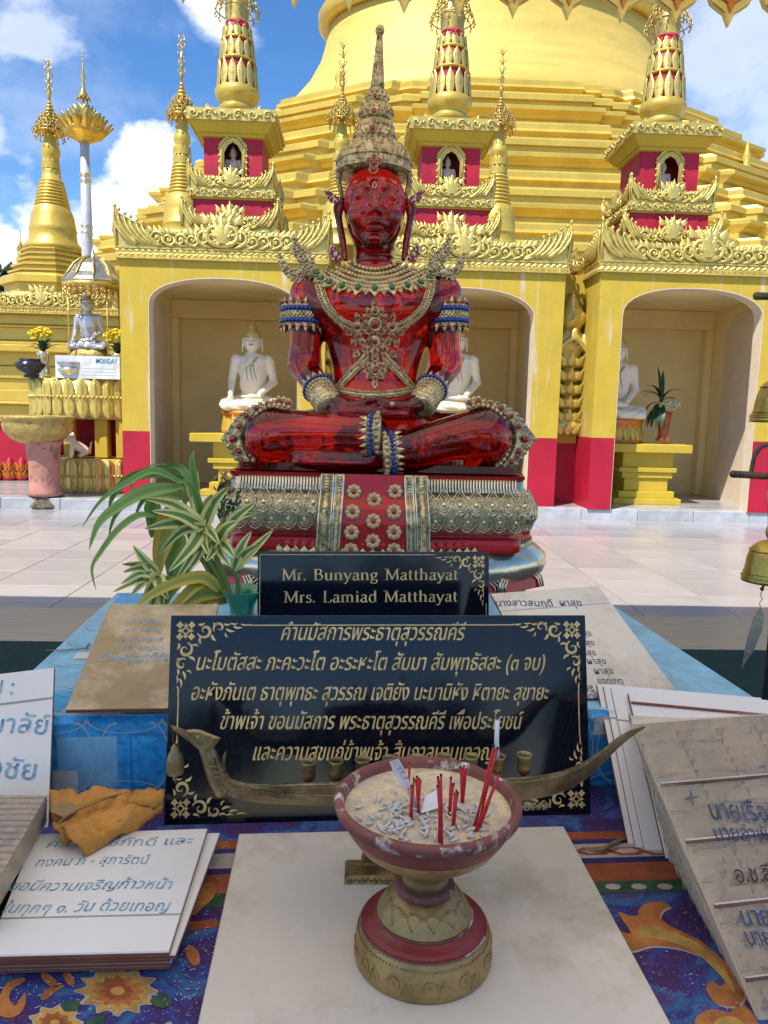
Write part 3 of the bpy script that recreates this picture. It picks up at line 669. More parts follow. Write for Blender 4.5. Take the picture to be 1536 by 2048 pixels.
# ------------------------------------------------------------------ shrines
YF = KY+.22
def px_at(y, px, Y): return at(px, y, Y).z
def arch_pts(hw, zs, rise, n=18, e=2.3):
    return [(-hw*math.cos(PI*i/n) if True else 0, zs+rise*(1-abs(math.cos(PI*i/n))**e)**(1/e) if i not in (0, n) else zs) for i in range(n+1)]
def make_shrine(label, pxc, hwpx, ol, orr, ytrim, yspring, ytop, ydado, Y, spire):
    cx = at(pxc, 800, Y).x; k = (at(pxc+100, 800, Y).x-cx)/100; hw = hwpx*k
    t = thing('arched_shrine', label, 'shrine', (cx, Y, KH), 0, 'gold and red arched shrines along the kerb')
    H = px_at(ytrim, pxc, Y)-KH; zs = px_at(yspring, pxc, Y)-KH; zt = px_at(ytop, pxc, Y)-KH; zd = px_at(ydado, pxc, Y)-KH
    xl, xr = (ol-pxc)*k, (orr-pxc)*k; oc, oh = (xl+xr)/2, (xr-xl)/2; D = 2.95; T = .24
    wl = MB()
    ar = [(oc+p[0], p[1]) for p in arch_pts(oh, zs, zt-zs)]
    # front wall above the dado: two piers and the spandrel over the arch
    wl.box((-hw, 0, zd), (xl, T, zs)); wl.box((xr, 0, zd), (hw, T, zs))
    vs = []; fs = []
    P = [(-hw, zs)]+ar+[(hw, zs)]
    for x, z in P: vs += [(x, 0, z), (x, 0, H), (x, T, z), (x, T, H)]
    for i in range(len(P)-1): a, b = 4*i, 4*(i+1); fs += [(a, b, b+1, a+1), (a+2, a+3, b+3, b+2)]
    vs2 = len(P)-1; fs.append((0, 1, 3, 2)); fs.append((4*vs2, 4*vs2+2, 4*vs2+3, 4*vs2+1)); wl.add(vs, fs)
    wl.box((-hw, T, zd), (-hw+.12, D, H)); wl.box((hw-.12, T, zd), (hw, D, H))
    wl.build('wall', 'wall_yellow', t)
    dd = MB(); dd.box((-hw, 0, 0), (xl, T, zd)); dd.box((xr, 0, 0), (hw, T, zd)); dd.box((-hw, T, 0), (-hw+.12, D, zd)); dd.box((hw-.12, T, 0), (hw, D, zd)); dd.build('dado', 'wall_red', t, kind='stuff')
    rv = MB()  # pale reveal lining the opening
    Q = [(xl, 0)]+ar+[(xr, 0)]; e = .012; vs = []; fs = []
    for i, (x, z) in enumerate(Q):
        dx = oc-x; dz = (zs*.7-z); L = math.hypot(dx, dz); vs += [(x, -.003, z), (x+dx/L*e, -.003, z+dz/L*e if 0 < i < len(Q)-1 else z), (x+dx/L*e, T+.02, z+dz/L*e if 0 < i < len(Q)-1 else z)]
    for i in range(len(Q)-1): a, b = 3*i, 3*(i+1); fs += [(a, a+1, b+1, b), (a+1, a+2, b+2, b+1)]
    rv.add(vs, fs); rv.build('arch_reveal', 'trim_white', t)
    inn = MB(); il, ir = -hw+.15, hw-.15; it = zt+.03
    inn.add([(il, D-.1, 0), (ir, D-.1, 0), (ir, D-.1, it), (il, D-.1, it)], [(0, 1, 2, 3)])
    inn.add([(il, T, 0), (il, D-.1, 0), (il, D-.1, it), (il, T, it)], [(0, 1, 2, 3)]); inn.add([(ir, T, 0), (ir, D-.1, 0), (ir, D-.1, it), (ir, T, it)], [(3, 2, 1, 0)])
    inn.add([(il, T, it), (ir, T, it), (ir, D-.1, it), (il, D-.1, it)], [(3, 2, 1, 0)])
    inn.build('inner_wall', 'wall_cream', t)
    bm_ = MB(); bm_.box((il, D-.3, it-.34), (ir, D-.102, it-.004), .01); bm_.build('beam', 'wall_cream', t)
    for x in (il, ir-.14): c = MB(); c.box((x+.002, D-.32, 0), (x+.138, D-.103, it-.342), .01); c.build('corner_post', 'wall_cream', t)
    for s, x in ((-1, il), (1, ir)):     # blind arch on each side wall
        c = MB(); pts = [(p[0]*.78/oh, p[1]-.12) for p in arch_pts(oh, zs, zt-zs)]; pts = [(-.78, 0)]+pts+[(.78, 0)]
        c.prism(pts, .03); c.xf(Matrix.Translation((x-s*.002, T+1.0, 0)) @ Matrix.Rotation(s*PI/2, 4, 'Z')); c.xf(Matrix.Translation((-s*.028, 0, 0))); c.build('blind_arch', 'trim_white', t)
    rf = MB(); rf.box((-hw+.001, .001, H), (hw-.001, D, H+.14)); rf.build('roof_slab', 'wall_clean', t)
    bh = .17
    o = inst('cornice_band', relief('chev', round(2*hw+.08, 2), bh), t, TR(0, -.045, H-.01))
    inst('crest', relief('crest', round(2*hw+.06, 2), .60, .27, .56), t, TR(0, -.04, H+bh-.012))
    for s in (-1, 1):
        inst('cornice_band', relief('chev', D, bh), t, TR(s*(hw+.042), D/2, H-.01, 0, 0, s*PI/2)); inst('crest', relief('crest', D, .50, .27, .45), t, TR(s*(hw+.038), D/2+.02, H+bh-.012, 0, 0, s*PI/2))
    # little tower: two carved tiers, a red cell with a niche, flared cornice, lotus spire
    Yh = Y+.85; oy = .85; xo = spire-pxc; sx = at(spire, 400, Yh).x-cx
    dy = ytrim-522
    kk = (at(spire+100, 350, Yh).x-at(spire, 350, Yh).x)/100
    Z = lambda y: at(spire, y+dy*(1.0), Yh-.4).z-KH
    def tier(z0, z1, w_, hcrest, mid=.5):
        b = MB(); b.box((sx-w_/2, oy-w_/2, z0), (sx+w_/2, oy+w_/2, z1)); b.build('tower_tier', 'wall_clean', t)
        for a, ddx, ddy in ((0, 0, -1), (PI/2, 1, 0), (-PI/2, -1, 0)):
            inst('carved_band', relief('scroll', round(w_+.10, 2), .13), t, TR(sx+ddx*(w_/2+.03), oy+ddy*(w_/2+.03), z1-.13, 0, 0, a))
            inst('crest', relief('crest', round(w_+.04, 2), hcrest, hcrest*mid, hcrest*.95), t, TR(sx+ddx*(w_/2+.02), oy+ddy*(w_/2+.02), z1-.002, 0, 0, a))
    zA0, zA1 = H+.14, Z(468); wA = 176*kk; tier(zA0, zA1, wA, Z(404)-Z(466), .42)
    rb = MB(); rb.box((sx-wA*.42, oy-wA*.42, zA1), (sx+wA*.42, oy+wA*.42, Z(407))); rb.build('red_recess', 'wall_red', t)
    zB0, zB1 = Z(407), Z(386); wB = 154*kk; tier(zB0, zB1, wB, Z(333)-Z(386), .45)
    wC = 112*kk; zC1 = Z(278)
    zn0, zn1 = Z(360), Z(287)
    nh = 17*kk
    rc = MB(); npts = [(-nh, zn0), (-nh, zn1-.16), (-nh*.55, zn1-.05), (0, zn1), (nh*.55, zn1-.05), (nh, zn1-.16), (nh, zn0)]
    # cell front with a pointed opening
    x0, x1 = sx-wC/2, sx+wC/2; yf = oy-wC/2
    vs = []; fs = []
    P = [(-wC/2, zn0)]+npts[0:]+[(wC/2, zn0)]
    for x, z in P: vs += [(sx+x, yf, z), (sx+x, yf, zC1)]
    for i in range(len(P)-1): fs.append((2*i, 2*i+2, 2*i+3, 2*i+1))
    rc.add(vs, fs); rc.box((x0, yf, zB1), (x1, yf+.12, zn0)); rc.box((x0, yf+.02, zB1), (x0+.1, oy+wC/2, zC1)); rc.box((x1-.1, yf+.02, zB1), (x1, oy+wC/2, zC1)); rc.build('red_cell', 'wall_red', t)
    nd = MB(); nd.box((x0+.1, yf+.3, zB1), (x1-.1, yf+.34, zC1)); nd.box((x0+.1, yf+.1, zn0-.02), (x1-.1, yf+.3, zn0)); nd.build('niche', 'niche_dark', t, kind='stuff')
    fr = MB(); outer = [(x*1.55, z+(.10 if 0 < i < 6 else 0)) for i, (x, z) in enumerate(npts)]
    fr.tube([(sx+(a[0]+b[0])/2, yf-.015, (a[1]+b[1])/2) for a, b in zip(npts, outer)], .028, 6)
    for i in range(len(npts)-1):
        for q in range(5):
            tt = (q+.5)/5; x = outer[i][0]*(1-tt)+outer[i+1][0]*tt; z = outer[i][1]*(1-tt)+outer[i+1][1]*tt; fr.ball((sx+x, yf-.02, z), .022, 6, 4)
    vs = []; fs = []
    for a, b in zip(npts, outer): vs += [(sx+a[0], yf-.02, a[1]), (sx+b[0], yf-.02, b[1])]
    for i in range(len(npts)-1): fs.append((2*i, 2*i+2, 2*i+3, 2*i+1))
    fr.add(vs, fs); fr.build('niche_frame', 'gold_relief', t)
    cn = MB(); w2 = 160*kk; zc2 = Z(252); zc3 = Z(232)
    def ring4(w_, z): return [(sx-w_/2, oy-w_/2, z), (sx+w_/2, oy-w_/2, z), (sx+w_/2, oy+w_/2, z), (sx-w_/2, oy+w_/2, z)]
    prof = [(wC*1.0, zC1-.01), (wC*1.1, zC1), (wC*1.1, zC1+.04), (wC*1.18, zC1+.05), (w2*.98, zc2-.01), (w2, zc2), (w2, zc3-.01), (w2*.7, zc3+.0)]
    vs = sum([ring4(a, b) for a, b in prof], []); fs = [(4*i+j, 4*i+(j+1) % 4, 4*i+4+(j+1) % 4, 4*i+4+j) for i in range(len(prof)-1) for j in range(4)]; fs.append((28, 29, 30, 31)); fs.append((3, 2, 1, 0))
    cn.add(vs, fs); cn.build('cornice', 'wall_clean', t)
    for a, ddx, ddy in ((0, 0, -1), (PI/2, 1, 0), (-PI/2, -1, 0)):
        inst('carved_band', relief('scroll', round(w2+.06, 2), round(zc3-zc2+.02, 2)), t, TR(sx+ddx*(w2/2+.03), oy+ddy*(w2/2+.03), zc2-.01, 0, 0, a))
        inst('crest', relief('crest', round(w2*.62, 2), .16, .10, .10, .03, 2, False), t, TR(sx+ddx*(w2*.31), oy+ddy*(w2*.31), zc3-.01, 0, 0, a))
    # lotus spire
    sp = MB(); kz = at(spire, 120, Yh).z-at(spire, 121, Yh).z
    Z2 = lambda y: at(spire, y+dy, Yh).z-KH
    core = [(30, 226), (36, 222), (40, 214)]
    def pr(l): return [(r_*kk, Z2(y)) for r_, y in l]
    sp.lathe(pr([(34, 232), (38, 220), (33, 214), (36, 208), (43, 198), (44, 186), (40, 181)]), 32, (sx, oy, 0)); sp.build('lotus_pot', 'gold_paint', t)
    c2 = MB(); c2.lathe(pr([(38, 184), (36, 150), (31, 130), (32, 128), (29, 90), (26, 86), (25, 60), (22, 46)]), 28, (sx, oy, 0)); c2.build('spire_core', 'wall_red', t)
    for (ya, yb, ra, rb_, n, nm) in ((184, 128, 39, 35, 13, 'a'), (126, 84, 33, 29, 12, 'b'), (84, 55, 28, 25, 11, 'c')):
        me = petal_mesh(2*PI*ra*kk/n*.93, (Z2(yb)-Z2(ya))*.99, .022, 'pet'+nm)
        for i in range(n):
            a = 2*PI*(i+.5)/n
            if math.sin(a) > .3: continue
            inst('petal', me, t, Matrix.Translation((sx+ra*kk*math.cos(a), oy+ra*kk*math.sin(a), Z2(ya))) @ Matrix.Rotation(a+PI/2, 4, 'Z') @ Matrix.Rotation(-math.atan2((ra-rb_)*kk, Z2(yb)-Z2(ya)), 4, 'X'))
        rg = MB(); rg.lathe([((ra+1)*kk, Z2(ya)-.02), ((ra+4)*kk, Z2(ya)), ((ra+1)*kk, Z2(ya)+.025)], 28, (sx, oy, 0)); rg.build('ring', 'gold_paint', t)
    bb = MB(); bb.lathe(pr([(23, 52), (22, 44), (24, 25), (22, 5), (15, -15), (10, -40), (6, -90), (1, -160)]), 24, (sx, oy, 0)); bb.build('spire_bulb', 'gold_spire', t)
    hti(t, sx, oy, Z2(22), 42*kk, 60*kk, seed=int(spire))
    nf = make_figure('tiny white seated figure in the pointed niche of the %s shrine tower' % label.split()[0], (cx+sx-.03, Y+yf+.2, zn0+KH), .55, 'lap', small=True, painted=False)
    return t, (cx, Y, H, k)
def hti(parent, x, y, z, r, h, seed=0, mat='gold_spire'):
    # pierced metal umbrella: open hoops with hanging bells and scroll wires
    rn = random.Random(seed); m = MB(); nb = 14
    for q, (rr, zz_) in enumerate(((r, 0), (r*.78, h*.34), (r*.55, h*.62), (r*.33, h*.86))):
        m.tube([(x+rr*math.cos(2*PI*i/20), y+rr*math.sin(2*PI*i/20), z+zz_) for i in range(21)], r*.03, 5, cap=False)
        for i in range(nb):
            a = 2*PI*(i+q*.5)/nb; px, py = x+rr*math.cos(a), y+rr*math.sin(a)
            m.tube([(px, py, z+zz_), (x+(rr*1.06)*math.cos(a), y+rr*1.06*math.sin(a), z+zz_-h*.10), (px, py, z+zz_-h*.16)], [r*.02, r*.045, r*.02], 4)
            m.ball((px, py, z+zz_-h*.18), r*.055, 6, 4)
            r2 = rr*.72
            m.tube([(px, py, z+zz_), (x+(rr*.95)*math.cos(a+.1), y+rr*.95*math.sin(a+.1), z+zz_+h*.16), (x+r2*math.cos(a+.2), y+r2*math.sin(a+.2), z+zz_+h*.30)], r*.022, 4)
            m.ball((x+rr*.9*math.cos(a+.12), y+rr*.9*math.sin(a+.12), z+zz_+h*.15), r*.05, 5, 4)
    return m.build('umbrella_finial', mat, parent)
sh1, i1 = make_shrine('left gold and red arched shrine beside the day altar, seated white figure under its arch', 447, 202, 300, 595, 522, 612, 556, 866, YF, 475)
sh2, i2 = make_shrine('middle gold and red arched shrine directly behind the ruby statue', 918, 201, 776, 1062, 540, 634, 574, 872, YF, 893)
sh3, i3 = make_shrine('right gold and red arched shrine with flower vase on the shelf under its arch', 1390, 201, 1235, 1513, 549, 634, 576, 880, YF-.25, 1313)

# recessed link walls between the shrines, each with a gilded guardian relief
def guardian(label, px, py0, py1, Y):
    p = at(px, py1, Y); H = at(px, py0, Y).z-p.z; s = H
    t = thing('guardian_relief', label, 'wall relief', (p.x, Y, p.z), 0, None)
    def f(P):
        d = s_ell(P, (0, -.02, .80), (.075, .06, .085)); d = smin(d, s_cap(P, (0, 0, .86), (0, 0, .99), .055, .006), .02)
        d = smin(d, s_ell(P, (0, -.075, .79), (.016, .025, .02)), .01)
        d = smin(d, s_ell(P, (0, 0, .62), (.085, .05, .12)), .03)
        for q in (-1, 1):
            d = smin(d, s_cap(P, (q*.10, -.02, .68), (q*.09, -.06, .58), .035, .028), .015); d = smin(d, s_cap(P, (q*.09, -.06, .58), (q*.012, -.09, .66), .026, .018), .01)
            d = smin(d, s_cap(P, (q*.012, -.095, .66), (q*.008, -.10, .73), .016, .006), .008)
            d = smin(d, s_ell(P, (q*.085, 0, .80), (.02, .025, .05)), .01)
        for k in range(5):
            z = .50-k*.095; d = smin(d, s_ell(P, (0, 0, z), (.11-.008*k, .05, .045)), .015)
        d = smin(d, s_ell(P, (0, 0, .06), (.12, .06, .06)), .02)
        return d
    o = sdf_obj('body', f, (-.2, -.14, -.02), (.2, .1, 1.01), .014, 'gold_relief', t, 1); o.scale = (s*1.25, s, s)
    m = MB()
    for k in range(6):
        z = .51-k*.095
        for j in range(-3, 4):
            a = j*.42; st = len(m.v); flame(m, 0, 0, .085, .05, 0, 0, .018)
            m.xf(Matrix.Translation((math.sin(a)*.10, -.05*math.cos(a), z-.03)) @ Matrix.Rotation(a, 4, 'Z') @ Matrix.Rotation(j*.22, 4, 'Y') @ Matrix.Rotation(.45, 4, 'X'), st)
    for q in (-1, 1):
        for j in range(4):
            st = len(m.v); flame(m, 0, 0, .12, .05, q*.2, 0, .02); m.xf(Matrix.Translation((q*.08, -.02, .60+j*.05)) @ Matrix.Rotation(q*(1.3-j*.2), 4, 'Y'), st)
    oo = m.build('leaf_carving', 'gold_relief', t, kind='stuff'); oo.scale = (s*1.25, s, s)
    return t
def link_wall(label, cxa, cxb, H, glabel, gpx, Y=YF+.55):
    t = thing('link_wall', label, 'wall', ((cxa+cxb)/2, Y, KH)); w_ = (cxb-cxa)/2
    a = MB(); a.box((-w_, 0, 1.0), (w_, .3, H)); a.build('upper_wall', 'wall_clean', t); b = MB(); b.box((-w_, 0, 0), (w_, .3, 1.0)); b.build('dado', 'wall_red', t)
    c = MB(); c.box((-w_, -.03, H), (w_, .3, H+.3)); c.build('coping', 'wall_clean', t)
hw_ = 201*i1[3]
link_wall('narrow recessed wall between the left and middle shrines', i1[0]+hw_+.01, i2[0]-hw_-.01, i1[2]-.15, '', 0)
link_wall('narrow recessed wall between the middle and right shrines', i2[0]+hw_+.01, i3[0]-201*i3[3]-.01, i1[2]-.25, '', 0)
guardian('gilded praying guardian relief between the middle and right shrines', 1131, 578, 868, YF+.50)
guardian('gilded praying guardian relief seen between the ruby statue and its arm', 668, 560, 860, YF+.50)

# statues inside the shrines, on stepped yellow plinths
def plinth(label, pxc, Y, pxk, half=1.0):
    p = at(pxc, 950, Y); k = pxk
    t = thing('stepped_plinth', label, 'plinth', (p.x, Y, KH))
    Z = lambda y: at(pxc, y, Y-.35).z-KH
    z = [0, .10, .24, .36, .46, .58, .62, .76]
    zt = Z(868+(.025*(pxc-500)))
    n = 6; zz_ = [0, .10, .22, .44, .54, .62, zt-.14, zt]; ws = [.80, .66, .52, .60, .68, .60, .95]
    for i, w_ in enumerate(ws):
        b = MB(); b.box((-w_*half, -.42*w_-.12, zz_[i]), (w_*half, .40, zz_[i+1]-.001), .008)
        o = b.build('step' if i < 6 else 'shelf', 'wall_clean', t)
    return t, zt+KH
def lotus_base(label, x, Y, z, w_, h):
    t = thing('lotus_pedestal', label, 'pedestal', (x, Y, z)); b = MB(); b.lathe([(w_*.96, 0), (w_, .03*h), (w_*.98, h*.1), (w_*.9, h*.18), (w_*.92, h*.8), (w_*1.0, h*.9), (w_*.97, h)], 36, (0, 0, 0), 1, .62); b.build('drum', 'orange_glaze', t)
    n = 20
    me = petal_mesh(w_*2*PI*.8/n*1.05, h*.72, .03, 'lb%.2f' % w_, 'gold_paint')
    for i in range(n):
        a = 2*PI*i/n
        if math.sin(a) > .2: continue
        inst('petal', me, t, Matrix.Translation((w_*.93*math.cos(a), .62*w_*.93*math.sin(a), h*.12)) @ Matrix.Rotation(math.atan2(math.sin(a)/.62, math.cos(a))+PI/2, 4, 'Z') @ Matrix.Rotation(-.12, 4, 'X'))
    return t
FY = YF+1.0
for (nm, pxc, ytop, yseat, hh, mud) in (('left', 505, 642, 822, None, 'earth'), ('middle', 916, 640, 826, None, 'earth'), ('right', 1238, 662, 838, None, 'lap')):
    pl, zt = plinth('yellow stepped plinth under the %s shrine arch' % nm, pxc if nm != 'right' else 1278, FY, 1, 1.0 if nm != 'right' else .72)
    p1_, p2_ = at(pxc, ytop, FY), at(pxc, yseat, FY); h = p1_.z-p2_.z
    lotus_base('orange and gold lotus base under the %s shrine statue' % nm, p1_.x, FY, zt, .52, p2_.z-zt)
    make_figure({'left': 'white seated statue with gold hair and drooped sash under the left shrine arch', 'middle': 'white seated statue mostly hidden behind the ruby statue', 'right': 'white seated statue half hidden by the yellow pier of the right shrine'}[nm], (p1_.x, FY, p2_.z), h, mud, rz=R(0 if nm != 'right' else -6))
def leafblade(L, w_, droop, n=8, up=.9, curl=0):
    # a blade starting at the origin, going along +x and bending down; returns verts, faces, uvs
    vs = []; uv = []; fs = []; x = z = 0; a = up
    for i in range(n+1):
        t = i/n; ww = w_*.5*math.sin(PI*min(.98, (t*.92+.06)))**.7*(1-.25*t)
        for j, q in enumerate((-1, 0, 1)): vs.append((x, q*ww, z+abs(q)*ww*.35)); uv.append((.5+.5*q, t))
        a = up-droop*t*(1+curl*t); x += L/n*math.cos(a); z += L/n*math.sin(a)
    for i in range(n):
        for j in range(2): fs.append((i*3+j, (i+1)*3+j, (i+1)*3+j+1, i*3+j+1))
    return vs, fs, uv
def leaf_obj(parent, base, az, L, w_, up, droop, mat, roll=0, name='leaf', n=8, curl=0):
    vs, fs, uv = leafblade(L, w_, droop, n, up, curl); mb = MB(); mb.add(vs, fs, True); mb.uv = uv
    mb.xf(Matrix.Translation(base) @ Matrix.Rotation(az, 4, 'Z') @ Matrix.Rotation(roll, 4, 'X')); return mb.build(name, mat, parent)
# flower vase on the right shrine's shelf
def shelf_vase():
    p = at(1326, 882, FY-.1); k = (at(1426, 882, FY).x-at(1326, 882, FY).x)/100
    t = thing('flower_vase', 'orange clay vase of pale flowers and dark leaves on the right shrine shelf', 'vase', (p.x, FY-.1, p.z))
    m = MB(); m.lathe([(.12, 0), (.13, .02), (.095, .08), (.09, .16), (.11, .40), (.125, .50), (.11, .50), (.09, .40)], 24); m.build('vase', 'vase_brown', t)
    for (dx, dz) in ((-.10, .60), (.0, .64), (.11, .58), (.18, .62), (-.02, .54), (.08, .66)):
        m = MB(); rn = random.Random(int(dx*100))
        for i in range(22):
            a, b = rn.uniform(0, 6.3), rn.uniform(-1, 1.5); c = (dx+.05*math.cos(a)*math.cos(b), -.08+.05*math.sin(a)*math.cos(b), dz+.045*math.sin(b)); m.ball(c, .022, 5, 4, (1, 1, .7))
        m.build('flower', 'flower_pale', t)
    for i, (az, L, up, dr) in enumerate(((PI, .45, 1.5, 2.6), (2.6, .5, 1.4, 2.2), (.2, .5, 1.35, 1.7), (1.2, .6, 1.5, .5), (3.6, .55, 1.5, 1.9), (4.4, .4, 1.2, 2.6), (3.2, .38, .4, 2.3), (3.9, .42, .0, 1.6), (-.4, .35, 1.2, 2.4), (2.0, .65, 1.5, .3))):
        leaf_obj(t, (-.08, 0, .62), az, L, .09, up, dr, 'leaf_dark', 0)
    for i in range(5): leaf_obj(t, (-.08, -.04, .62), 3.0+i*.35, .5, .12, -.5, 1.2, 'leaf_dark', 0)
    s = MB(); s.tube([(0, 0, .3), (-.05, 0, .55), (-.09, 0, .70)], .02, 6); s.build('stem', 'stalk', t)
shelf_vase()
# ------------------------------------------------------------------ great stupa: redented octagonal terraces and the bell
DC = 34.0
scx = at(968, 500, DC).x
stp = thing('great_stupa', 'huge golden stupa with stepped terraces rising behind the shrines', 'stupa', (scx, DC, 0))
SQ = .6
def redent():
    base = [(-.379, .915), (-.32, .915), (-.32, .96), (-.25, .96), (-.25, 1.0), (.25, 1.0), (.25, .96), (.32, .96), (.32, .915)]
    P = []
    for k in range(8):
        a = -PI/2+k*PI/4  # face normal direction
        nx, ny = math.cos(a), math.sin(a); tx, ty = -ny, nx
        for t, n in base: P.append((tx*t+nx*n, ty*t+ny*n))
    return P
RED = redent()
def terrace(prof, name, mat):
    m = MB(); n = len(RED); vs = []; fs = []
    for r, z in prof: vs += [(p[0]*r, p[1]*r*SQ, z) for p in RED]
    for j in range(len(prof)-1):
        for i in range(n): k = (i+1) % n; fs.append((j*n+i, j*n+k, (j+1)*n+k, (j+1)*n+i))
    fs.append(tuple((len(prof)-1)*n+i for i in range(n))); m.add(vs, fs); return m.build(name, mat, stp)
rz_ = [(20.6, 3.6), (18.0, 5.6), (14.7, 8.2), (12.0, 10.6), (8.7, 13.3)]
NT = 15
zs_ = np.linspace(3.6, 13.3, NT+1)
for i in range(NT):
    z0, z1 = zs_[i], zs_[i+1]; h = z1-z0
    R_ = lambda z: interp(z, [q[1] for q in rz_], [q[0] for q in rz_])
    r = R_(z0); rn_ = R_(z1)
    if i % 3 == 0:   # deep cornice with shadowed underside
        pr = [(r-.15, z0-.05), (r-.15, z0+h*.32), (r-.02, z0+h*.40), (r+.10, z0+h*.55), (r+.34, z0+h*.72), (r+.36, z0+h*.90), (r+.12, z1), (rn_-.1, z1+.02)]
    elif i % 3 == 1:
        pr = [(r, z0-.05), (r, z0+h*.50), (r+.22, z0+h*.52), (r+.22, z0+h*.80), (r-.05, z1-.02), (rn_-.1, z1)]
    else:
        pr = [(r-.06, z0-.05), (r-.06, z0+h*.30), (r+.16, z0+h*.44), (r+.05, z0+h*.60), (r+.05, z0+h*.85), (r-.1, z1-.02), (rn_-.1, z1)]
    terrace(pr, 'terrace', 'gold_paint')
b = MB(); b.box((-26, -13.6, -.1), (26, 13.6, 3.62)); b.build('base', 'gold_paint', stp)
bell = MB(); bell.lathe([(8.75, 13.2), (8.7, 13.5), (8.3, 14.0), (7.6, 14.8), (7.1, 15.7), (6.85, 16.6), (6.75, 17.2)], 96, (0, 0, 0), 1, SQ); bell.build('bell_skirt', 'gold_dome', stp)
rg = MB(); rg.lathe([(6.7, 17.1), (7.0, 17.05), (7.2, 17.2), (7.22, 17.55), (7.0, 17.9), (6.6, 18.1)], 96, (0, 0, 0), 1, SQ); rg.build('bell_ring', 'gold_paint', stp)
bell = MB(); bell.lathe([(6.55, 17.9), (6.5, 18.8), (6.3, 20.2), (5.7, 22), (4.8, 24), (3.8, 25.5), (2.6, 28), (1.4, 33), (.5, 38), (.02, 41)], 96, (0, 0, 0), 1, SQ); bell.build('bell', 'gold_dome', stp)
# corner finials on the terraces (little turned knobs and antefixes)
for k, (rr, zz_) in enumerate(((8.8, 13.3), (12.2, 10.6))):
    for (tx, ty) in ((-.707, -.707), (.707, -.707)):
        m = MB(); m.lathe([(.18, 0), (.2, .15), (.1, .3), (.16, .5), (.08, .75), (.02, 1.1)], 12, (tx*rr, ty*rr*SQ, zz_)); m.build('corner_finial', 'gold_paint', stp)

# ------------------------------------------------------------------ smaller stupas
def lathe_px(pxc, lst, Y, oz=0):
    k = (at(pxc+50, lst[0][0], Y).x-at(pxc, lst[0][0], Y).x)/50
    return [(hw*k, at(pxc, y, Y).z-oz) for y, hw in lst], k
def small_stupa(label, pxc, Y, rows, ytop_tip, yhti0, yhti1, hti_hw, petals, rings, gbase=None, group='slender golden stupas round the great stupa'):
    oz = KH; x = at(pxc, 450, Y).x
    t = thing('slender_stupa', label, 'stupa', (x, Y, oz), 0, group)
    prof, k = lathe_px(pxc, rows, Y, oz)
    prof = sorted(prof, key=lambda q: q[1])
    m = MB(); m.lathe(prof, 40); m.build('body', 'gold_paint', t)
    rp = []
    (ya, yb, ra, rb) = rings; n = 8
    Z = lambda y: at(pxc, y, Y).z-oz
    for i in range(n):
        za, zb = Z(ya+(yb-ya)*i/n), Z(ya+(yb-ya)*(i+1)/n); r = (ra+(rb-ra)*(i+.5)/n)*k
        q = MB(); zm = (za+zb)/2; q.lathe([(r*.86, zb), (r*1.04, zb+(za-zb)*.25), (r*1.08, zm), (r*1.02, zb+(za-zb)*.78), (r*.86, za)], 32); q.build('ring', 'gold_paint', t)
    (ya, yb, ra, rb) = petals; n = 10
    for row in range(2):
        y0, y1 = (yb, (ya+yb)/2) if row == 0 else ((ya+yb)/2, ya); h = Z(y1)-Z(y0); me = petal_mesh(2*PI*ra*k/n*1.0, h, .03*k*40, 'sp%d%.3f' % (row, k), 'gold_paint', True)
        for i in range(n):
            a = 2*PI*(i+.5*row)/n
            if math.sin(a) > .25: continue
            inst('petal', me, t, Matrix.Translation((ra*k*.93*math.cos(a), ra*k*.93*math.sin(a), Z(y0))) @ Matrix.Rotation(a+PI/2, 4, 'Z'))
    # umbrella: stacked thin hoops of a tall cone with hanging bells, and the jewelled rod
    u = MB(); z0, z1 = Z(yhti1), Z(yhti0); nn = 9; R0 = hti_hw*k
    for i in range(nn):
        q = i/nn; z = z0+(z1-z0)*q*.95; r = R0*(1-q)**1.25+R0*.08
        u.lathe([(r*.95, z), (r, z+.01), (r*.96, z+(z1-z0)/nn*.45)], 22)
        if i < 5:
            for j in range(12):
                a = 2*PI*(j+i*.37)/12; rr = r*1.12; u.tube([(r*.97*math.cos(a), r*.97*math.sin(a), z+.02), (rr*math.cos(a), rr*math.sin(a), z+R0*.25), (rr*1.02*math.cos(a), rr*1.02*math.sin(a), z-R0*.12)], R0*.025, 4)
                u.ball((rr*math.cos(a), rr*math.sin(a), z-R0*.12), R0*.07, 5, 4); u.ball((rr*math.cos(a), rr*math.sin(a), z+R0*.26), R0*.06, 5, 4)
    for j in range(14):
        a = 2*PI*j/14; u.tube([(R0*.9*math.cos(a), R0*.9*math.sin(a), z0), (R0*1.0*math.cos(a), R0*1.0*math.sin(a), z0-R0*.35)], R0*.03, 4); u.ball((R0*1.0*math.cos(a), R0*1.0*math.sin(a), z0-R0*.4), R0*.08, 5, 4)
    u.build('umbrella_finial', 'gold_spire', t)
    v = MB(); zt = Z(ytop_tip); v.tube([(0, 0, z1-.2), (0, 0, zt)], [R0*.12, R0*.03], 6)
    for i in range(5):
        z = z1+(zt-z1)*(i+.5)/5; v.ball((0, 0, z), R0*.17*(1-.1*i), 6, 5, (1, 1, 1.5))
        for j in range(4): a = PI/2*j+i; v.tube([(0, 0, z), (R0*.3*math.cos(a), R0*.3*math.sin(a), z+R0*.2), (R0*.22*math.cos(a), R0*.22*math.sin(a), z+R0*.45)], R0*.03, 4)
    v.build('vane_rod', 'gold_spire', t)
    return t, k, Z
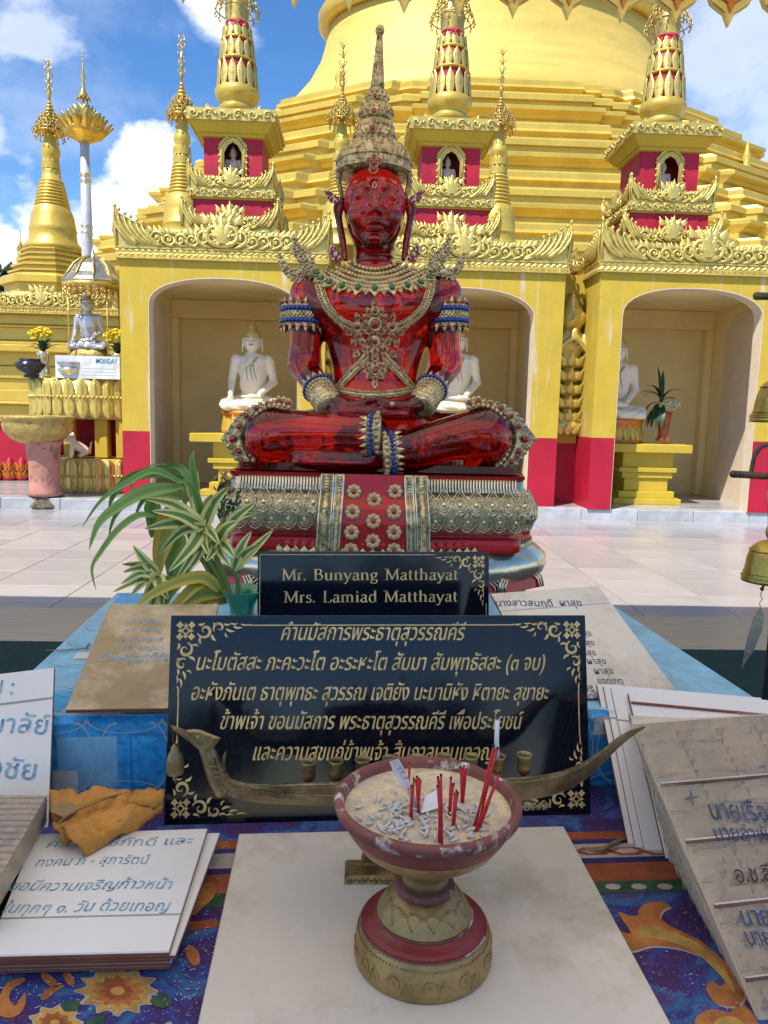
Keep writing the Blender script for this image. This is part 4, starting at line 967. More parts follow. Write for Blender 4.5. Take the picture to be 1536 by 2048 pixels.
def body_rows(d, s):   # common shape from the neck down; s scales half widths; d = (yneck, ybulb, ypet0, ypet1, yring0, yring1, ybell, ybase)
    yn, yb, p0, p1, r0, r1, yl, ye = d
    return [(yn-6, 7*s), (yn, 8*s), (yb-12, 12*s), (yb, 17*s), (yb+8, 17*s), (p0, 12*s), (p1, 16*s), (r0, 18*s), (r1, 27*s), (r1+2, 30*s), (r1+14, 36*s), (r1+30, 38*s), (yl, 40*s), (yl+2, 42*s), (yl+4, 40*s), (ye-12, 43*s), (ye-4, 52*s), (ye, 52*s), (ye+2, 46*s), (ye+200, 46*s)]
small_stupa('slender golden stupa with umbrella spire rising behind the left end of the left shrine', 366, 17.5, body_rows((232, 275, 294, 330, 332, 390, 450, 490), .98), 74, 158, 236, 27, (294, 330, 18, 20), (332, 390, 19, 27))
small_stupa('slender golden stupa seen close to the left of the ruby statue crown', 681, 17.8, body_rows((245, 284, 303, 345, 347, 405, 462, 500), .98), 84, 178, 244, 27, (303, 345, 18, 20), (347, 405, 19, 27))
small_stupa('slender golden stupa between the middle and right shrine towers', 992, 18.0, body_rows((250, 300, 315, 350, 352, 412, 468, 505), .98), 98, 188, 256, 26, (315, 350, 18, 20), (352, 412, 19, 27))
tL, kL, ZL = small_stupa('larger golden bell stupa on stepped base at the far left', 106, 20.5, [(262, 9), (270, 10), (292, 16), (303, 18.5), (314, 17), (320, 14), (360, 19), (362, 22), (414, 32), (418, 35), (432, 41), (458, 45), (462, 47), (466, 45), (484, 47), (496, 58), (502, 59), (505, 50), (520, 50)], 122, 196, 268, 28, (320, 360, 18, 21), (362, 415, 22, 33))
for i, (y0, y1, hw) in enumerate(((503, 514, 60), (514, 524, 64), (524, 536, 68), (536, 549, 78), (549, 560, 84), (560, 600, 100), (600, 700, 120))):
    m = MB(); z1, z0 = ZL(y0), ZL(y1); r = hw*kL
    m.lathe([(r*.95, z0), (r*.95, z0+(z1-z0)*.5), (r*1.05, z0+(z1-z0)*.55), (r*1.05, z0+(z1-z0)*.85), (r*.95, z1)], 8, a0=PI/8, a1=PI/8+2*PI, smooth=False); m.build('base_step', 'gold_paint', tL)
small_stupa('tiny faded stupa at the left edge of the picture', 40, 24, [(500, 5), (506, 6), (520, 9), (527, 7), (540, 10), (560, 14), (575, 18), (640, 22)], 458, 478, 500, 7, (528, 540, 8, 9), (541, 552, 10, 12), group=None)
# low tiered wall running left behind the altar
def tiered(label, px0, px1, Y, rows, y_low):
    x0, x1 = at(px0, 700, Y).x, at(px1, 700, Y).x; zb = KH-.1
    t = thing('tiered_wall', label, 'terrace wall', ((x0+x1)/2, Y, zb)); w_ = (x1-x0)/2; pc = (px0+px1)/2
    for i in range(len(rows)-1):
        (ya, oa), (yb, ob) = rows[i], rows[i+1]; za, zb_ = at(150, ya, Y+oa).z-zb, at(150, yb, Y+oa).z-zb
        m = MB(); m.box((-w_, oa, zb_), (w_, 6, za), .015); m.build('moulding', 'gold_paint', t)
    m = MB(); m.box((-w_, rows[-1][1], 0), (w_, 6, at(150, rows[-1][0], Y+rows[-1][1]).z-zb)); m.build('red_base', 'wall_red', t)
    return t, w_, zb
TW, tw_, tzb = tiered('golden stepped terrace wall at the left behind the altar', -420, 330, 15.8, [(612, .1), (622, .35), (652, .30), (657, .42), (684, .36), (692, .20), (706, .5), (735, .45), (760, .5), (782, .3), (806, .0), (812, .15), (836, .05), (842, -.1), (846, 0)], 850)
H_ = at(60, 612, 15.8).z-tzb
for i in range(-3, 3):
    inst('carved_crest', relief('crest', 2.6, .40, .26, .46), TW, TR(at(70, 600, 15.8).x-TW.location.x+i*2.62+.1, .12, H_))
    inst('cornice_band', relief('chev', 2.6, .12), TW, TR(at(70, 600, 15.8).x-TW.location.x+i*2.62+.1, .10, H_-.13))

# white pole with golden lotus
def lotus_pole():
    Y = 19.0; px = 170; x = at(172, 400, Y).x; k = (at(220, 400, Y).x-at(170, 400, Y).x)/50
    t = thing('lotus_pole', 'tall white pole topped by a golden lotus and little umbrella', 'pole', (x, Y, KH)); Z = lambda y: at(px, y, Y).z-KH
    m = MB(); m.lathe([(11*k, 0), (11*k, Z(470)), (8.6*k, Z(282))], 20); m.build('shaft', 'pole_white', t)
    for y in (352, 364, 455, 468):
        m = MB(); m.lathe([(9.5*k, Z(y+3)), (12*k, Z(y)), (12*k, Z(y-3)), (9.5*k, Z(y-5))], 20); m.build('collar', 'silver_plain', t)
    m = MB(); m.lathe([(8*k, Z(288)), (14*k, Z(284)), (36*k, Z(273)), (40*k, Z(266)), (41*k, Z(262)), (30*k, Z(262))], 32); m.build('lotus_dish', 'gold_spire', t)
    pm = petal_mesh(15*k, 26*k, 2.5*k, 'lotpole', 'gold_spire')
    for row, (r, n, tl, z, s) in enumerate(((37, 16, -.75, 266, 1.0), (30, 14, -.45, 262, 1.15), (22, 12, -.28, 256, 1.2), (14, 9, -.15, 246, 1.2), (7, 6, -.05, 240, 1.1))):
        for i in range(n):
            a = 2*PI*(i+.5*(row % 2))/n; inst('petal', pm, t, Matrix.Translation((r*k*math.cos(a), r*k*math.sin(a), Z(z))) @ Matrix.Rotation(a+PI/2, 4, 'Z') @ Matrix.Rotation(-tl, 4, 'X') @ Matrix.Diagonal((s, s, s, 1)))
    m = MB()
    for i in range(6): a = PI/3*i; m.tube([(6*k*math.cos(a), 6*k*math.sin(a), Z(225)), (9*k*math.cos(a), 9*k*math.sin(a), Z(205)), (7*k*math.cos(a), 7*k*math.sin(a), Z(196))], k*.7, 4)
    m.lathe([(11*k, Z(197)), (12*k, Z(195)), (6*k, Z(184)), (3*k, Z(176)), (4*k, Z(168)), (2.2*k, Z(160)), (4.5*k, Z(153)), (1.5*k, Z(140)), (.6*k, Z(102)), (.1*k, Z(98))], 14)
    for j in range(10): a = 2*PI*j/10; m.tube([(11*k*math.cos(a), 11*k*math.sin(a), Z(196)), (14*k*math.cos(a), 14*k*math.sin(a), Z(201))], k*1.1, 4)
    for y in (112, 120, 130): m.ball((0, 0, Z(y)), k*2.4, 6, 5)
    m.build('umbrella_finial', 'gold_spire', t)
lotus_pole()

# ------------------------------------------------------------------ weekday altar at the left
AY = onz(160, 986, KH).y
def altar():
    k = (at(250, 900, AY).x-at(150, 900, AY).x)/100; xc = at(155, 900, AY).x
    t = thing('day_altar', 'round gilded altar of lotus petals on yellow columns at the left', 'altar', (xc, AY+.45, KH)); Z = lambda y: at(150, y, AY).z-KH
    r1 = 108*k; r0 = 106*k
    m = MB(); m.lathe([(r0*.98, 0), (r0, .02), (r0*.98, Z(918))], 48, (0, 0, 0), 1, .55); m.build('lower_drum', 'gold_relief', t)
    m = MB(); m.lathe([(r1*.98, Z(838)), (r1*.98, Z(757)), (r1*.5, Z(756))], 48, (0, 0, 0), 1, .55); m.build('upper_drum', 'gold_relief', t)
    for (xp, w_) in ((196, 13), (240, 14), (80, 13), (130, 10)):
        x = at(xp, 880, AY).x-xc; m = MB(); m.box((x-w_*k, -.30, Z(916)), (x+w_*k, -.30+2*w_*k, Z(838)), .01); m.build('column', 'wall_clean', t)
    m = MB(); m.box((-r1*.8, .1, Z(916)), (r1*.8, .2, Z(838))); m.build('red_back', 'wall_red', t)
    def petals(r, za, zb, zm):
        n = 26; w_ = 2*PI*r*.82/n*1.02
        for i in range(n):
            a = 2*PI*i/n
            if math.sin(a) > .15: continue
            b = math.atan2(math.sin(a)/.55, math.cos(a)); T = Matrix.Translation((r*math.cos(a), r*.55*math.sin(a), zm)) @ Matrix.Rotation(b+PI/2, 4, 'Z')
            sc = 1.0 if abs(math.cos(a)) < .75 else .75
            inst('petal', petal_mesh(w_, zb-zm, .035, 'alt%.3f' % r, 'gold_relief', True), t, T @ Matrix.Diagonal((sc, 1, 1, 1))); inst('petal', petal_mesh(w_, zb-zm, .035, 'alt%.3f' % r, 'gold_relief', True), t, T @ Matrix.Rotation(PI, 4, 'Y') @ Matrix.Diagonal((sc, 1, (zm-za)/(zb-zm), 1)))
            if sc == 1.0: inst('petal', petal_mesh(w_, zb-zm, .035, 'alt%.3f' % r, 'gold_relief', True), t, Matrix.Translation((0, -.012, 0)) @ T @ Matrix.Translation((0, 0, .02)) @ Matrix.Diagonal((.6, 1, .75, 1)))
        m = MB(); nb = 80
        for i in range(nb):
            a = 2*PI*i/nb
            if math.sin(a) < .2: m.ball(((r+.03)*math.cos(a), (r+.03)*.55*math.sin(a)-.02, zm), .026, 6, 5)
        m.build('bead_string', 'gold_relief', t, kind='stuff')
    petals(r1, Z(838), Z(757), Z(794)); petals(r0, 0.0, Z(918), Z(952))
    top = Z(757)+KH
    # canopy on thin posts
    cx = at(186, 600, AY+.3).x; CY = AY+.35
    c = thing('shrine_canopy', 'weathered gold domed canopy with pierced lace skirt over the small statue', 'canopy', (cx, CY, top)); zc = lambda y: at(186, y, CY-.2).z-top
    R1 = 60*k
    m = MB(); m.lathe([(R1, zc(566)), (R1*1.03, zc(562)), (R1*.98, zc(557)), (R1*.80, zc(545)), (R1*.62, zc(528)), (R1*.42, zc(517)), (R1*.16, zc(510)), (R1*.10, zc(508)), (R1*.06, zc(500)), (.002, zc(490))], 10, smooth=False); m.build('dome', 'glass_canopy', c)
    rb = MB()
    for i in range(10): a = 2*PI*i/10; rb.tube([(R1*q*math.cos(a), R1*q*math.sin(a), zc(y)+.01) for q, y in ((1.02, 562), (.82, 545), (.64, 528), (.43, 517), (.16, 510))], .018, 5)
    rb.build('dome_ribs', 'gold_spire', c)
    ls = MB(); rn = random.Random(5)
    for i in range(26):
        a = 2*PI*i/26; p = (R1*.98*math.cos(a), R1*.98*math.sin(a)); drop = .10+.12*abs(math.sin(a*2.5))
        for j in range(3):
            z = zc(568)-.03-j*drop*.5; rr = .035
            ls.tube([(p[0]+rr*math.cos(q)*(-math.sin(a)), p[1]+rr*math.cos(q)*math.cos(a), z+rr*math.sin(q)) for q in [2*PI*w/8 for w in range(9)]], .009, 4, cap=False)
            ls.ball((p[0], p[1], z), .014, 5, 4)
    ls.lathe([(R1*1.0, zc(566)), (R1*1.0, zc(574))], 26); ls.build('lace_skirt', 'gold_spire', c)
    for i in range(4): a = PI/4+PI/2*i; q = MB(); q.tube([(R1*.9*math.cos(a), R1*.9*math.sin(a), 0), (R1*.9*math.cos(a), R1*.9*math.sin(a), zc(566))], .012, 6); q.build('post', 'gold_spire', c)
    # statue, bowls, vases, board
    st_ = MB(); bs = at(180, 700, CY-.1).z; bz = thing('statue_stand', 'tiered pale gold stand holding the small statue on the altar', 'stand', (at(180, 700, CY).x, CY-.05, top))
    st_.lathe([(44*k, 0), (44*k, (bs-top)*.5), (40*k, (bs-top)*.6), (42*k, (bs-top)*.8), (38*k, bs-top)], 24, (0, 0, 0), 1, .6); st_.build('drum', 'urn_gold', bz)
    h = at(180, 586, CY).z-bs; make_figure('small silvery white seated statue under the domed canopy on the altar', (bz.location.x, CY-.05, bs), h, 'earth', 'silver_figure', painted=False)
    def lath_thing(name, label, cat, px, y0, Y, prof, mat, zbase=None):
        p = at(px, y0, Y); q = thing(name, label, cat, (p.x, Y, zbase if zbase is not None else p.z)); m = MB(); m.lathe([(a*k, b*k) for a, b in prof], 28); m.build('body', mat, q); return q
    lath_thing('bowl', 'dark metal offering bowl at the left edge of the altar top', 'bowl', 62, 746, AY+.15, [(14, 0), (15, 3), (10, 8), (24, 14), (31, 23), (30, 28), (20, 33), (23, 37), (20, 37), (15, 30)], 'bowl_black', top)
    lath_thing('bowl', 'tarnished silver offering bowl in front of the weekday board', 'bowl', 142, 746, AY+.1, [(13, 0), (14, 3), (12, 6), (24, 12), (26, 17), (24, 21), (17, 23), (28, 32), (26, 32), (15, 24)], 'silver_plain', top)
    for nm, px in (('left', 88), ('right', 236)):
        q = lath_thing('flower_vase', 'slim metal vase of yellow flowers on the %s side of the altar statue' % nm, 'vase', px, 746, AY+.2, [(13, 0), (12, 10), (10, 30), (12, 46), (14, 52), (12, 52), (9, 30)], 'silver_plain', top)
        zb_ = 50*k
        for i in range(14): leaf_obj(q, (0, 0, zb_), i*2.39, (30+8*(i % 3))*k, 8*k, 1.3-.12*(i % 5), 1.4, 'leaf_dark' if i % 3 else 'leaf_green', n=5)
        for i, (dx, dz) in enumerate(((-18, 42), (-8, 46), (6, 38), (16, 42), (0, 50), (-14, 34), (10, 48))):
            m = MB(); rn = random.Random(i)
            for j in range(14): a, b = rn.uniform(0, 6.3), rn.uniform(-1, 1.4); m.ball((dx*k+6*k*math.cos(a)*math.cos(b), -8*k+6*k*math.sin(a)*math.cos(b), zb_+dz*k*.9+5*k*math.sin(b)), 3*k, 5, 4)
            m.build('flower', 'flower_yellow', q)
    p0, p1 = at(112, 754, AY), at(240, 714, AY); bd = thing('weekday_board', 'white board with blue lettering leaning on the altar top', 'sign', ((p0.x+p1.x)/2, AY-.02, top)); w_ = (p1.x-p0.x)/2; hh = p1.z-top
    m = MB(); m.box((-w_, 0, 0), (w_, .015, hh), .003); m.build('panel', 'board_white', bd)
    m = MB(); text_mesh(m, 'MONDAY', .34, .11, Matrix.Translation((w_*.60, -.004, hh*.70)) @ Matrix.Rotation(PI/2, 4, 'X'), offset=.012); m.build('lettering', 'board_blue', bd)
    for i in range(3):
        m = MB(); m.box((-w_*.2, -.003, hh*(.45-.14*i)), (w_*.85, 0, hh*(.47-.14*i))); m.build('text_line', 'print_grey', bd)
    # small lion figure among the columns
    L = thing('lion_figure', 'small white guardian lion figure between the altar columns', 'figurine', (at(152, 915, AY).x, AY+.16, Z(916)+KH), R(-60)); s = 46*k/.5
    def f(P):
        P = P/s; d = s_cap(P, (0, .12, .16), (0, -.08, .28), .10, .11); d = smin(d, s_ell(P, (0, -.17, .42), (.09, .10, .10)), .04); d = smin(d, s_ell(P, (0, -.27, .39), (.05, .05, .045)), .02)
        for q in (-1, 1):
            d = smin(d, s_cap(P, (q*.06, -.14, .26), (q*.07, -.18, .0), .045, .03), .02); d = smin(d, s_cap(P, (q*.09, .12, .12), (q*.10, .0, .03), .07, .035), .02); d = smin(d, s_ell(P, (q*.07, -.13, .52), (.02, .02, .035)), .01); d = smin(d, s_ell(P, (q*.07, -.21, .01), (.03, .05, .02)), .01)
        return smin(d, s_cap(P, (0, .22, .1), (0, .26, .35), .03, .02), .02)
    sdf_obj('body', f, (-.17*s, -.35*s, -.02), (.17*s, .33*s, .6*s), .018*s, 'white_figure', L, 1)
    m = MB()
    for i in range(16): a = 2*PI*i/16; m.ball((.10*s*math.cos(a), -.13*s, .42*s+.11*s*math.sin(a)), .03*s, 6, 4)
    m.build('mane', 'white_figure', L, kind='stuff')
altar()

# big glazed incense urn on its stump, far left
def urn():
    p = onz(92, 1019, 0); Y = p.y+.22; k = (at(190, 900, Y).x-at(90, 900, Y).x)/100
    t = thing('incense_urn', 'large weathered urn with gold bowl on a pink fluted foot and stone stump', 'urn', (at(92, 900, Y).x, Y, 0)); Z = lambda y: at(80, y, Y).z
    xx = (at(66, 860, Y).x-t.location.x)
    m = MB(); m.lathe([(34*k, 0), (36*k, .04), (31*k, Z(1000)), (27*k, Z(990))], 18); rn = random.Random(2)
    m.v = [(x*rn.uniform(.9, 1.08), y*rn.uniform(.9, 1.08), z) for x, y, z in m.v]; m.build('stump', 'stone_stump', t)
    m = MB(); xs = -(5*k); m.lathe([(33*k, Z(990)), (34*k, Z(984)), (31*k, Z(978)), (29*k, Z(960)), (29*k, Z(930)), (34*k, Z(888)), (38*k, Z(884)), (36*k, Z(880))], 32, (xs, 0, 0)); m.build('foot', 'urn_pink', t)
    m = MB(); c = xs-10*k; m.lathe([(34*k, Z(886)), (52*k, Z(876)), (64*k, Z(862)), (67*k, Z(850)), (65*k, Z(841)), (70*k, Z(838)), (71*k, Z(832)), (66*k, Z(831)), (60*k, Z(842)), (10*k, Z(846))], 40, (c, 0, 0)); m.build('bowl', 'urn_gold', t)
urn()
# red glazed ornaments along the low red kerb at the far left
for i, px in enumerate((-14, 14, 38)):
    p = onz(px, 962, KH); t = thing('lotus_ornament', 'red and gold glazed lotus bud ornament, %s of the row behind the urn' % ('leftmost', 'middle', 'rightmost')[i], 'ornament', (p.x, p.y+.15, KH), 0, 'red lotus ornaments behind the urn')
    k = .0078; m = MB(); m.lathe([(13*k, 0), (16*k, 8*k), (12*k, 14*k), (15*k, 26*k), (12*k, 40*k), (5*k, 52*k), (.001, 58*k)], 16); m.build('bud', 'wall_red', t)
    me = petal_mesh(11*k, 20*k, 2.5*k, 'ob', 'orange_glaze')
    for r_ in range(2):
        for j in range(8): a = 2*PI*(j+.5*r_)/8; inst('petal', me, t, Matrix.Translation((13.5*k*math.cos(a), 13.5*k*math.sin(a), (6+18*r_)*k)) @ Matrix.Rotation(a+PI/2, 4, 'Z') @ Matrix.Rotation(.15, 4, 'X'))
# trees: one bush top at the far left beyond the stupas, and unseen ones added behind to darken the plaque's reflection
def tree(label, loc, h, w_, seed, n=900, trunk=True):
    rn = np.random.default_rng(seed); t = thing('tree', label, 'tree', loc)
    m = MB(); m.tube([(0, 0, 0), (.1*w_, 0, h*.35), (0, .05*w_, h*.8)], [h*.03, h*.02, h*.006], 8)
    for i in range(7): a = i*2.4; m.tube([(0, 0, h*(.3+.06*i)), (w_*.3*math.cos(a), w_*.3*math.sin(a), h*(.5+.06*i))], [h*.012, h*.004], 5)
    m.build('trunk', 'bark', t)
    c = MB(); lobes = [(rn.uniform(-.35, .35)*w_, rn.uniform(-.35, .35)*w_, h*rn.uniform(.45, .85), w_*rn.uniform(.15, .3)) for _ in range(14)]
    for i in range(n):
        L = lobes[i % 14]; d = rn.normal(size=3); d /= np.linalg.norm(d); q = rn.uniform(.6, 1.05); p = (L[0]+d[0]*L[3]*q, L[1]+d[1]*L[3]*q, L[2]+d[2]*L[3]*q*.8)
        s = w_*.035*rn.uniform(.6, 1.4); u = rn.normal(size=3); u /= np.linalg.norm(u); v = np.cross(u, rn.normal(size=3)); v /= np.linalg.norm(v)
        p = np.array(p); c.add([p-u*s, p+v*s*.5, p+u*s, p-v*s*.5], [(0, 1, 2, 3)])
    c.build('crown', 'foliage', t, kind='stuff')
p = at(15, 560, 34); tree('green leafy tree at the left edge beyond the tiny stupa', (p.x-.6, 34, 0), p.z+1.2, 6, 3, 4500)

for i, (x, y, h, w_) in enumerate(((-14, -26, 6, 9), (-4, -34, 4.5, 8), (7, -36, 5, 9), (17, -29, 7, 10))):
    tree(('broad leafy tree added unseen behind the pavilion, far left', 'tall leafy tree added unseen behind the pavilion, left of centre', 'low leafy tree added unseen behind the pavilion, right of centre', 'broad leafy tree added unseen behind the pavilion, far right')[i], (x, y, 0), h, w_, 30+i, 2200)
# ------------------------------------------------------------------ pavilion overhead: unseen fill-light sheet, fascia and hanging gilded scallops
EY = 4.2
p0 = at(335, 2, EY); p1 = at(1453, 42, EY); ze = (at(676, 13, EY).z+at(1240, 33, EY).z)/2
rf = thing('pavilion_roof', 'open pavilion roof over the table with a gilded scalloped eave', 'roof', (0, EY, ze))
m = MB(); nx_ = 168; V = []
for i in range(nx_+1):
    x = -5+8.4*i/nx_; z = .50+.018*math.sin(i*PI/2)
    V += [(x, -6.4, z), (x, .02, z)]
m.add(V, [(2*i, 2*i+1, 2*i+3, 2*i+2) for i in range(nx_)], True); m.build('fill_roof_sheet', 'fill_roof_sheet', rf)
for i in range(8): m = MB(); x = -4.8+i*1.15; m.box((x, -6.4, .36), (x+.06, -.03, .47)); m.build('rafter', 'roof_dark', rf)
m = MB(); m.box((-5, -.02, .30), (3.4, .04, .56)); m.build('fascia', 'gold_relief', rf)
kx = (at(1240, 33, EY).x-at(676, 13, EY).x)/5.2
pitch_ = kx
x0 = at(1453, 42, EY).x
pts = [(-.5, .34), (-.5, .22), (-.46, .13), (-.36, .075), (-.22, .05), (-.10, .03), (0, -.03), (.10, .03), (.22, .05), (.36, .075), (.46, .13), (.5, .22), (.5, .34)]
m = MB(); m.prism([(x*pitch_*.97, z) for x, z in pts], .035, None, .006); m.v = [(x, y-.035, z) for x, y, z in m.v]; o = m.build('eave_scallop', 'gold_relief', rf); sm_ = o.data; bpy.data.objects.remove(o)
m = MB(); m.prism([(x*pitch_*.72, z*.8+.05) for x, z in pts], .01, None, .003); m.v = [(x, y-.045, z) for x, y, z in m.v]
for s in (-1, 1):
    for q in range(3): st = len(m.v); flame(m, 0, 0, .10, .04, s*.3, 0, .01); m.xf(Matrix.Translation((s*(.03+.05*q), -.046, .10+.03*q)) @ Matrix.Rotation(s*.7, 4, 'Y'), st)
o = m.build('scallop_inlay', 'orange_glaze', rf); im_ = o.data; bpy.data.objects.remove(o)
for i in range(-14, 8):
    x = x0+i*pitch_
    if x < -4.9 or x > 3.2: continue
    o = inst('eave_scallop', sm_, rf, TR(x, 0, 0)); inst('scallop_inlay', im_, o, Matrix())
for x in (-4.7, 3.2):
    for y in (-.2, -6.2): m = MB(); m.lathe([(.14, -ze), (.14, .42)], 20, (x, y, 0)); m.build('column', 'wall_clean', rf)
fl_ = MB(); fl_.box((-6, -6, 0.0), (6, PVY-.02, .12)); fl_.build('pavilion_floor', 'floor_beige', kind='structure')
cp = MB(); cp.box((-6, -6, .12), (6, onz(1300, 1302, .12).y, .135)); cp.build('green_carpet', 'carpet_green', kind='structure')
# ------------------------------------------------------------------ the ruby statue (front of the body at about three metres)
SY = 3.0
def L(px, py, dy=0): p = at(px, py, SY+dy); return (p.x, p.y, p.z)
SO = Vector(L(752, 1190)); SO.z = 0.99
K3 = (L(852, 800)[0]-L(752, 800)[0])/100         # metres per photo pixel on that plane
stt = thing('ruby_statue', 'large translucent ruby red seated statue with tall jewelled crown on its silver throne', 'statue', tuple(SO))
def loc(p): return tuple(Vector(p)-SO)
def Lw(px, py, dy=0): return loc(L(px, py, dy))
k = K3
ROWS = [(535, 46, 40), (548, 70, 48), (560, 104, 58), (575, 122, 66), (600, 124, 74), (630, 118, 74), (665, 106, 66), (700, 95, 60), (735, 86, 58), (765, 84, 60), (800, 96, 70), (840, 118, 82), (870, 120, 90)]
zsr = [Lw(752, y)[2] for y, a, b in ROWS][::-1]; hwr = [a*k for y, a, b in ROWS][::-1]; hdr = [b*k for y, a, b in ROWS][::-1]
XC = Lw(752, 700)[0]
def body_f(P):
    d = s_prof(P, zsr, hwr, hdr, None, XC)
    for s in (-1, 1):   # chest masses and shoulder balls
        d = smin(d, s_ell(P, Lw(752+s*62, 612, -.045), (72*k, 40*k, 46*k)), .04)
        d = smin(d, s_ell(P, Lw(752+s*125, 583, 0), (40*k, 40*k, 38*k)), .05)
    d = smin(d, s_cap(P, Lw(750, 560), Lw(750, 480, .01), 44*k, 38*k), .03)
    for y in (507, 522): d = smax(d, -(s_ell(P, Lw(750, y, 0), (48*k, 48*k, 2.2*k))), .012)
    arms = None
    for s, el, wr in ((-1, (609, 752), (655, 806)), (1, (890, 752), (846, 806))):
        a = s_cap(P, Lw(752+s*136, 592), Lw(el[0], el[1]-30, .02), 36*k, 31*k)
        a = smin(a, s_cap(P, Lw(el[0], el[1]-20, .02), Lw(wr[0], wr[1], -.17), 31*k, 19*k), .035)
        arms = a if arms is None else np.minimum(arms, a)
    d = smin(d, arms, .022)
    # hips, thighs and folded shins
    d = smin(d, s_ell(P, Lw(752, 880, .02), (150*k, 85*k, 50*k)), .05)
    for s in (-1, 1):
        d = smin(d, s_cap(P, Lw(752+s*70, 880, .06), Lw(752+s*205, 880, -.05), 62*k, 56*k), .05)
    d = smin(d, s_ell(P, Lw(548, 874, -.09), (62*k, 66*k, 58*k)), .03); d = smin(d, s_ell(P, Lw(962, 874, -.09), (62*k, 66*k, 58*k)), .03)
    sh1 = s_cap(P, Lw(548, 866, -.12), Lw(745, 868, -.22), 48*k, 34*k)
    sh2 = s_cap(P, Lw(965, 862, -.12), Lw(780, 905, -.24), 48*k, 32*k)
    ft1 = s_cap(P, Lw(600, 922, -.19), Lw(740, 925, -.22), 20*k, 22*k); ft2 = s_cap(P, Lw(790, 930, -.2), Lw(910, 930, -.17), 20*k, 20*k)
    leg = smin(smin(sh1, sh2, .010), smin(ft1, ft2, .01), .012)
    d = smin(d, leg, .014)
    # hands laid in the lap, one on the other, thumbs meeting
    h1 = s_ell(P, Lw(722, 824, -.215), (52*k, 26*k, 11*k)); h2 = s_ell(P, Lw(785, 812, -.215), (52*k, 26*k, 11*k))
    hand = smin(h1, h2, .006)
    for i in range(4): hand = smin(hand, s_cap(P, Lw(755, 806+i*.5, -.235+i*.018), Lw(694-i*3, 808+i*1, -.245+i*.018), 6.2*k, 4.6*k), .003)
    for i in range(4): hand = smin(hand, s_cap(P, Lw(750, 826, -.25+i*.018), Lw(815, 829, -.255+i*.018), 6.2*k, 4.6*k), .003)
    for s in (-1, 1):
        hand = smin(hand, s_cap(P, Lw(752+s*80, 806, -.19), Lw(752+s*45, 815, -.21), 18*k, 16*k), .02)
        hand = smin(hand, s_cap(P, Lw(752+s*36, 806, -.245), Lw(752+s*4, 797, -.25), 6.5*k, 4.8*k), .006)
    d = smin(d, hand, .008)
    return d
lo, hi = Lw(470, 960, -.36), Lw(1040, 470, .3)
body = sdf_obj('body', body_f, (lo[0], lo[1], lo[2]+.01), (hi[0], hi[1], hi[2]), .0085, 'ruby', stt, 9)
def head_f(P):
    c = Lw(749, 425, 0)
    q = (P-np.array(c))/k    # photo pixels: x right, y away, z up
    d = s_ell(q, (0, 0, 12), (60, 70, 78)); d = smin(d, s_ell(q, (0, -14, -34), (43, 46, 46)), 22)
    d = smin(d, s_ell(q, (0, -38, -62), (20, 20, 16)), 14)
    d = smin(d, s_cap(q, (0, 4, -60), (0, 4, -110), 36, 37), 12)
    for s in (-1, 1):
        d = smin(d, s_ell(q, (s*30, -42, -16), (20, 16, 20)), 14)                     # cheeks
        d = smax(d, -s_ell(q, (s*25, -74, 17), (18, 11, 9)), 9)                        # sockets
        d = smin(d, s_ell(q, (s*25, -56, 14), (16, 10, 9.5)), 3)                        # closed lids
        d = smax(d, -s_cap(q, (s*13, -69, 9.5), (s*38, -62, 9.5), 1.6, 1.3), 1.5)     # lash line
        br = np.minimum(s_cap(q, (s*9, -63, 27), (s*24, -62, 36), 2.6, 2.8), s_cap(q, (s*24, -62, 36), (s*44, -50, 29), 2.8, 1.8)); d = smin(d, br, 9)
        d = smin(d, s_ell(q, (s*9.5, -74, -16), (6.5, 7, 5.5)), 4)                       # nostril wing
        d = smax(d, -s_ell(q, (s*5.5, -79, -21), (2.4, 3.2, 2.2)), 1.5)
    d = smin(d, s_cap(q, (0, -64, 26), (0, -81, -13), 4.0, 7.5), 6)
    lipu = np.minimum(s_cap(q, (-22, -60, -36), (-5, -73, -33), 2.6, 4.4), s_cap(q, (22, -60, -36), (5, -73, -33), 2.6, 4.4))
    lipl = s_ell(q, (0, -66, -44), (17, 9, 6))
    d = smin(d, smin(lipu, lipl, 1.5), 3.5); d = smax(d, -s_cap(q, (-22, -66, -39), (22, -66, -39), .9, .9)+0, 1.4)
    d = smin(d, s_ell(q, (0, -60, -62), (14, 9, 8)), 6)
    return d*k
head = sdf_obj('head', head_f, tuple(np.array(Lw(749, 425, 0))-np.array((75*k, 95*k, 112*k))), tuple(np.array(Lw(749, 425, 0))+np.array((75*k, 85*k, 95*k))), .0042, 'ruby', stt, 3)
from mathutils.bvhtree import BVHTree
bvh = []
for o in (body, head):
    bvh.append(BVHTree.FromPolygons([tuple(v.co) for v in o.data.vertices], [tuple(p.vertices) for p in o.data.polygons]))
def onbody(px, py, which=0, off=.004):
    # point of the statue's skin seen at that place of the photograph; falls back to the chest plane
    d = ray(px, py).normalized(); h = bvh[which].ray_cast(CP-SO, d)
    if h[0] is None: p = Vector(Lw(px, py, -.06)); return p, Vector((0, -1, 0))
    n = h[1] if h[1].dot(d) < 0 else -h[1]
    return h[0]+n*off, n
def frame_at(p, n, ang=0):
    # local +z -> 'up' turned by ang in the surface, local -y -> out of the surface
    up = Vector((math.sin(ang), 0, math.cos(ang))); y = -n.normalized(); z = (up-y*up.dot(y)).normalized(); x = y.cross(z)
    return Matrix.Translation(p) @ Matrix((x, y, z)).transposed().to_4x4()
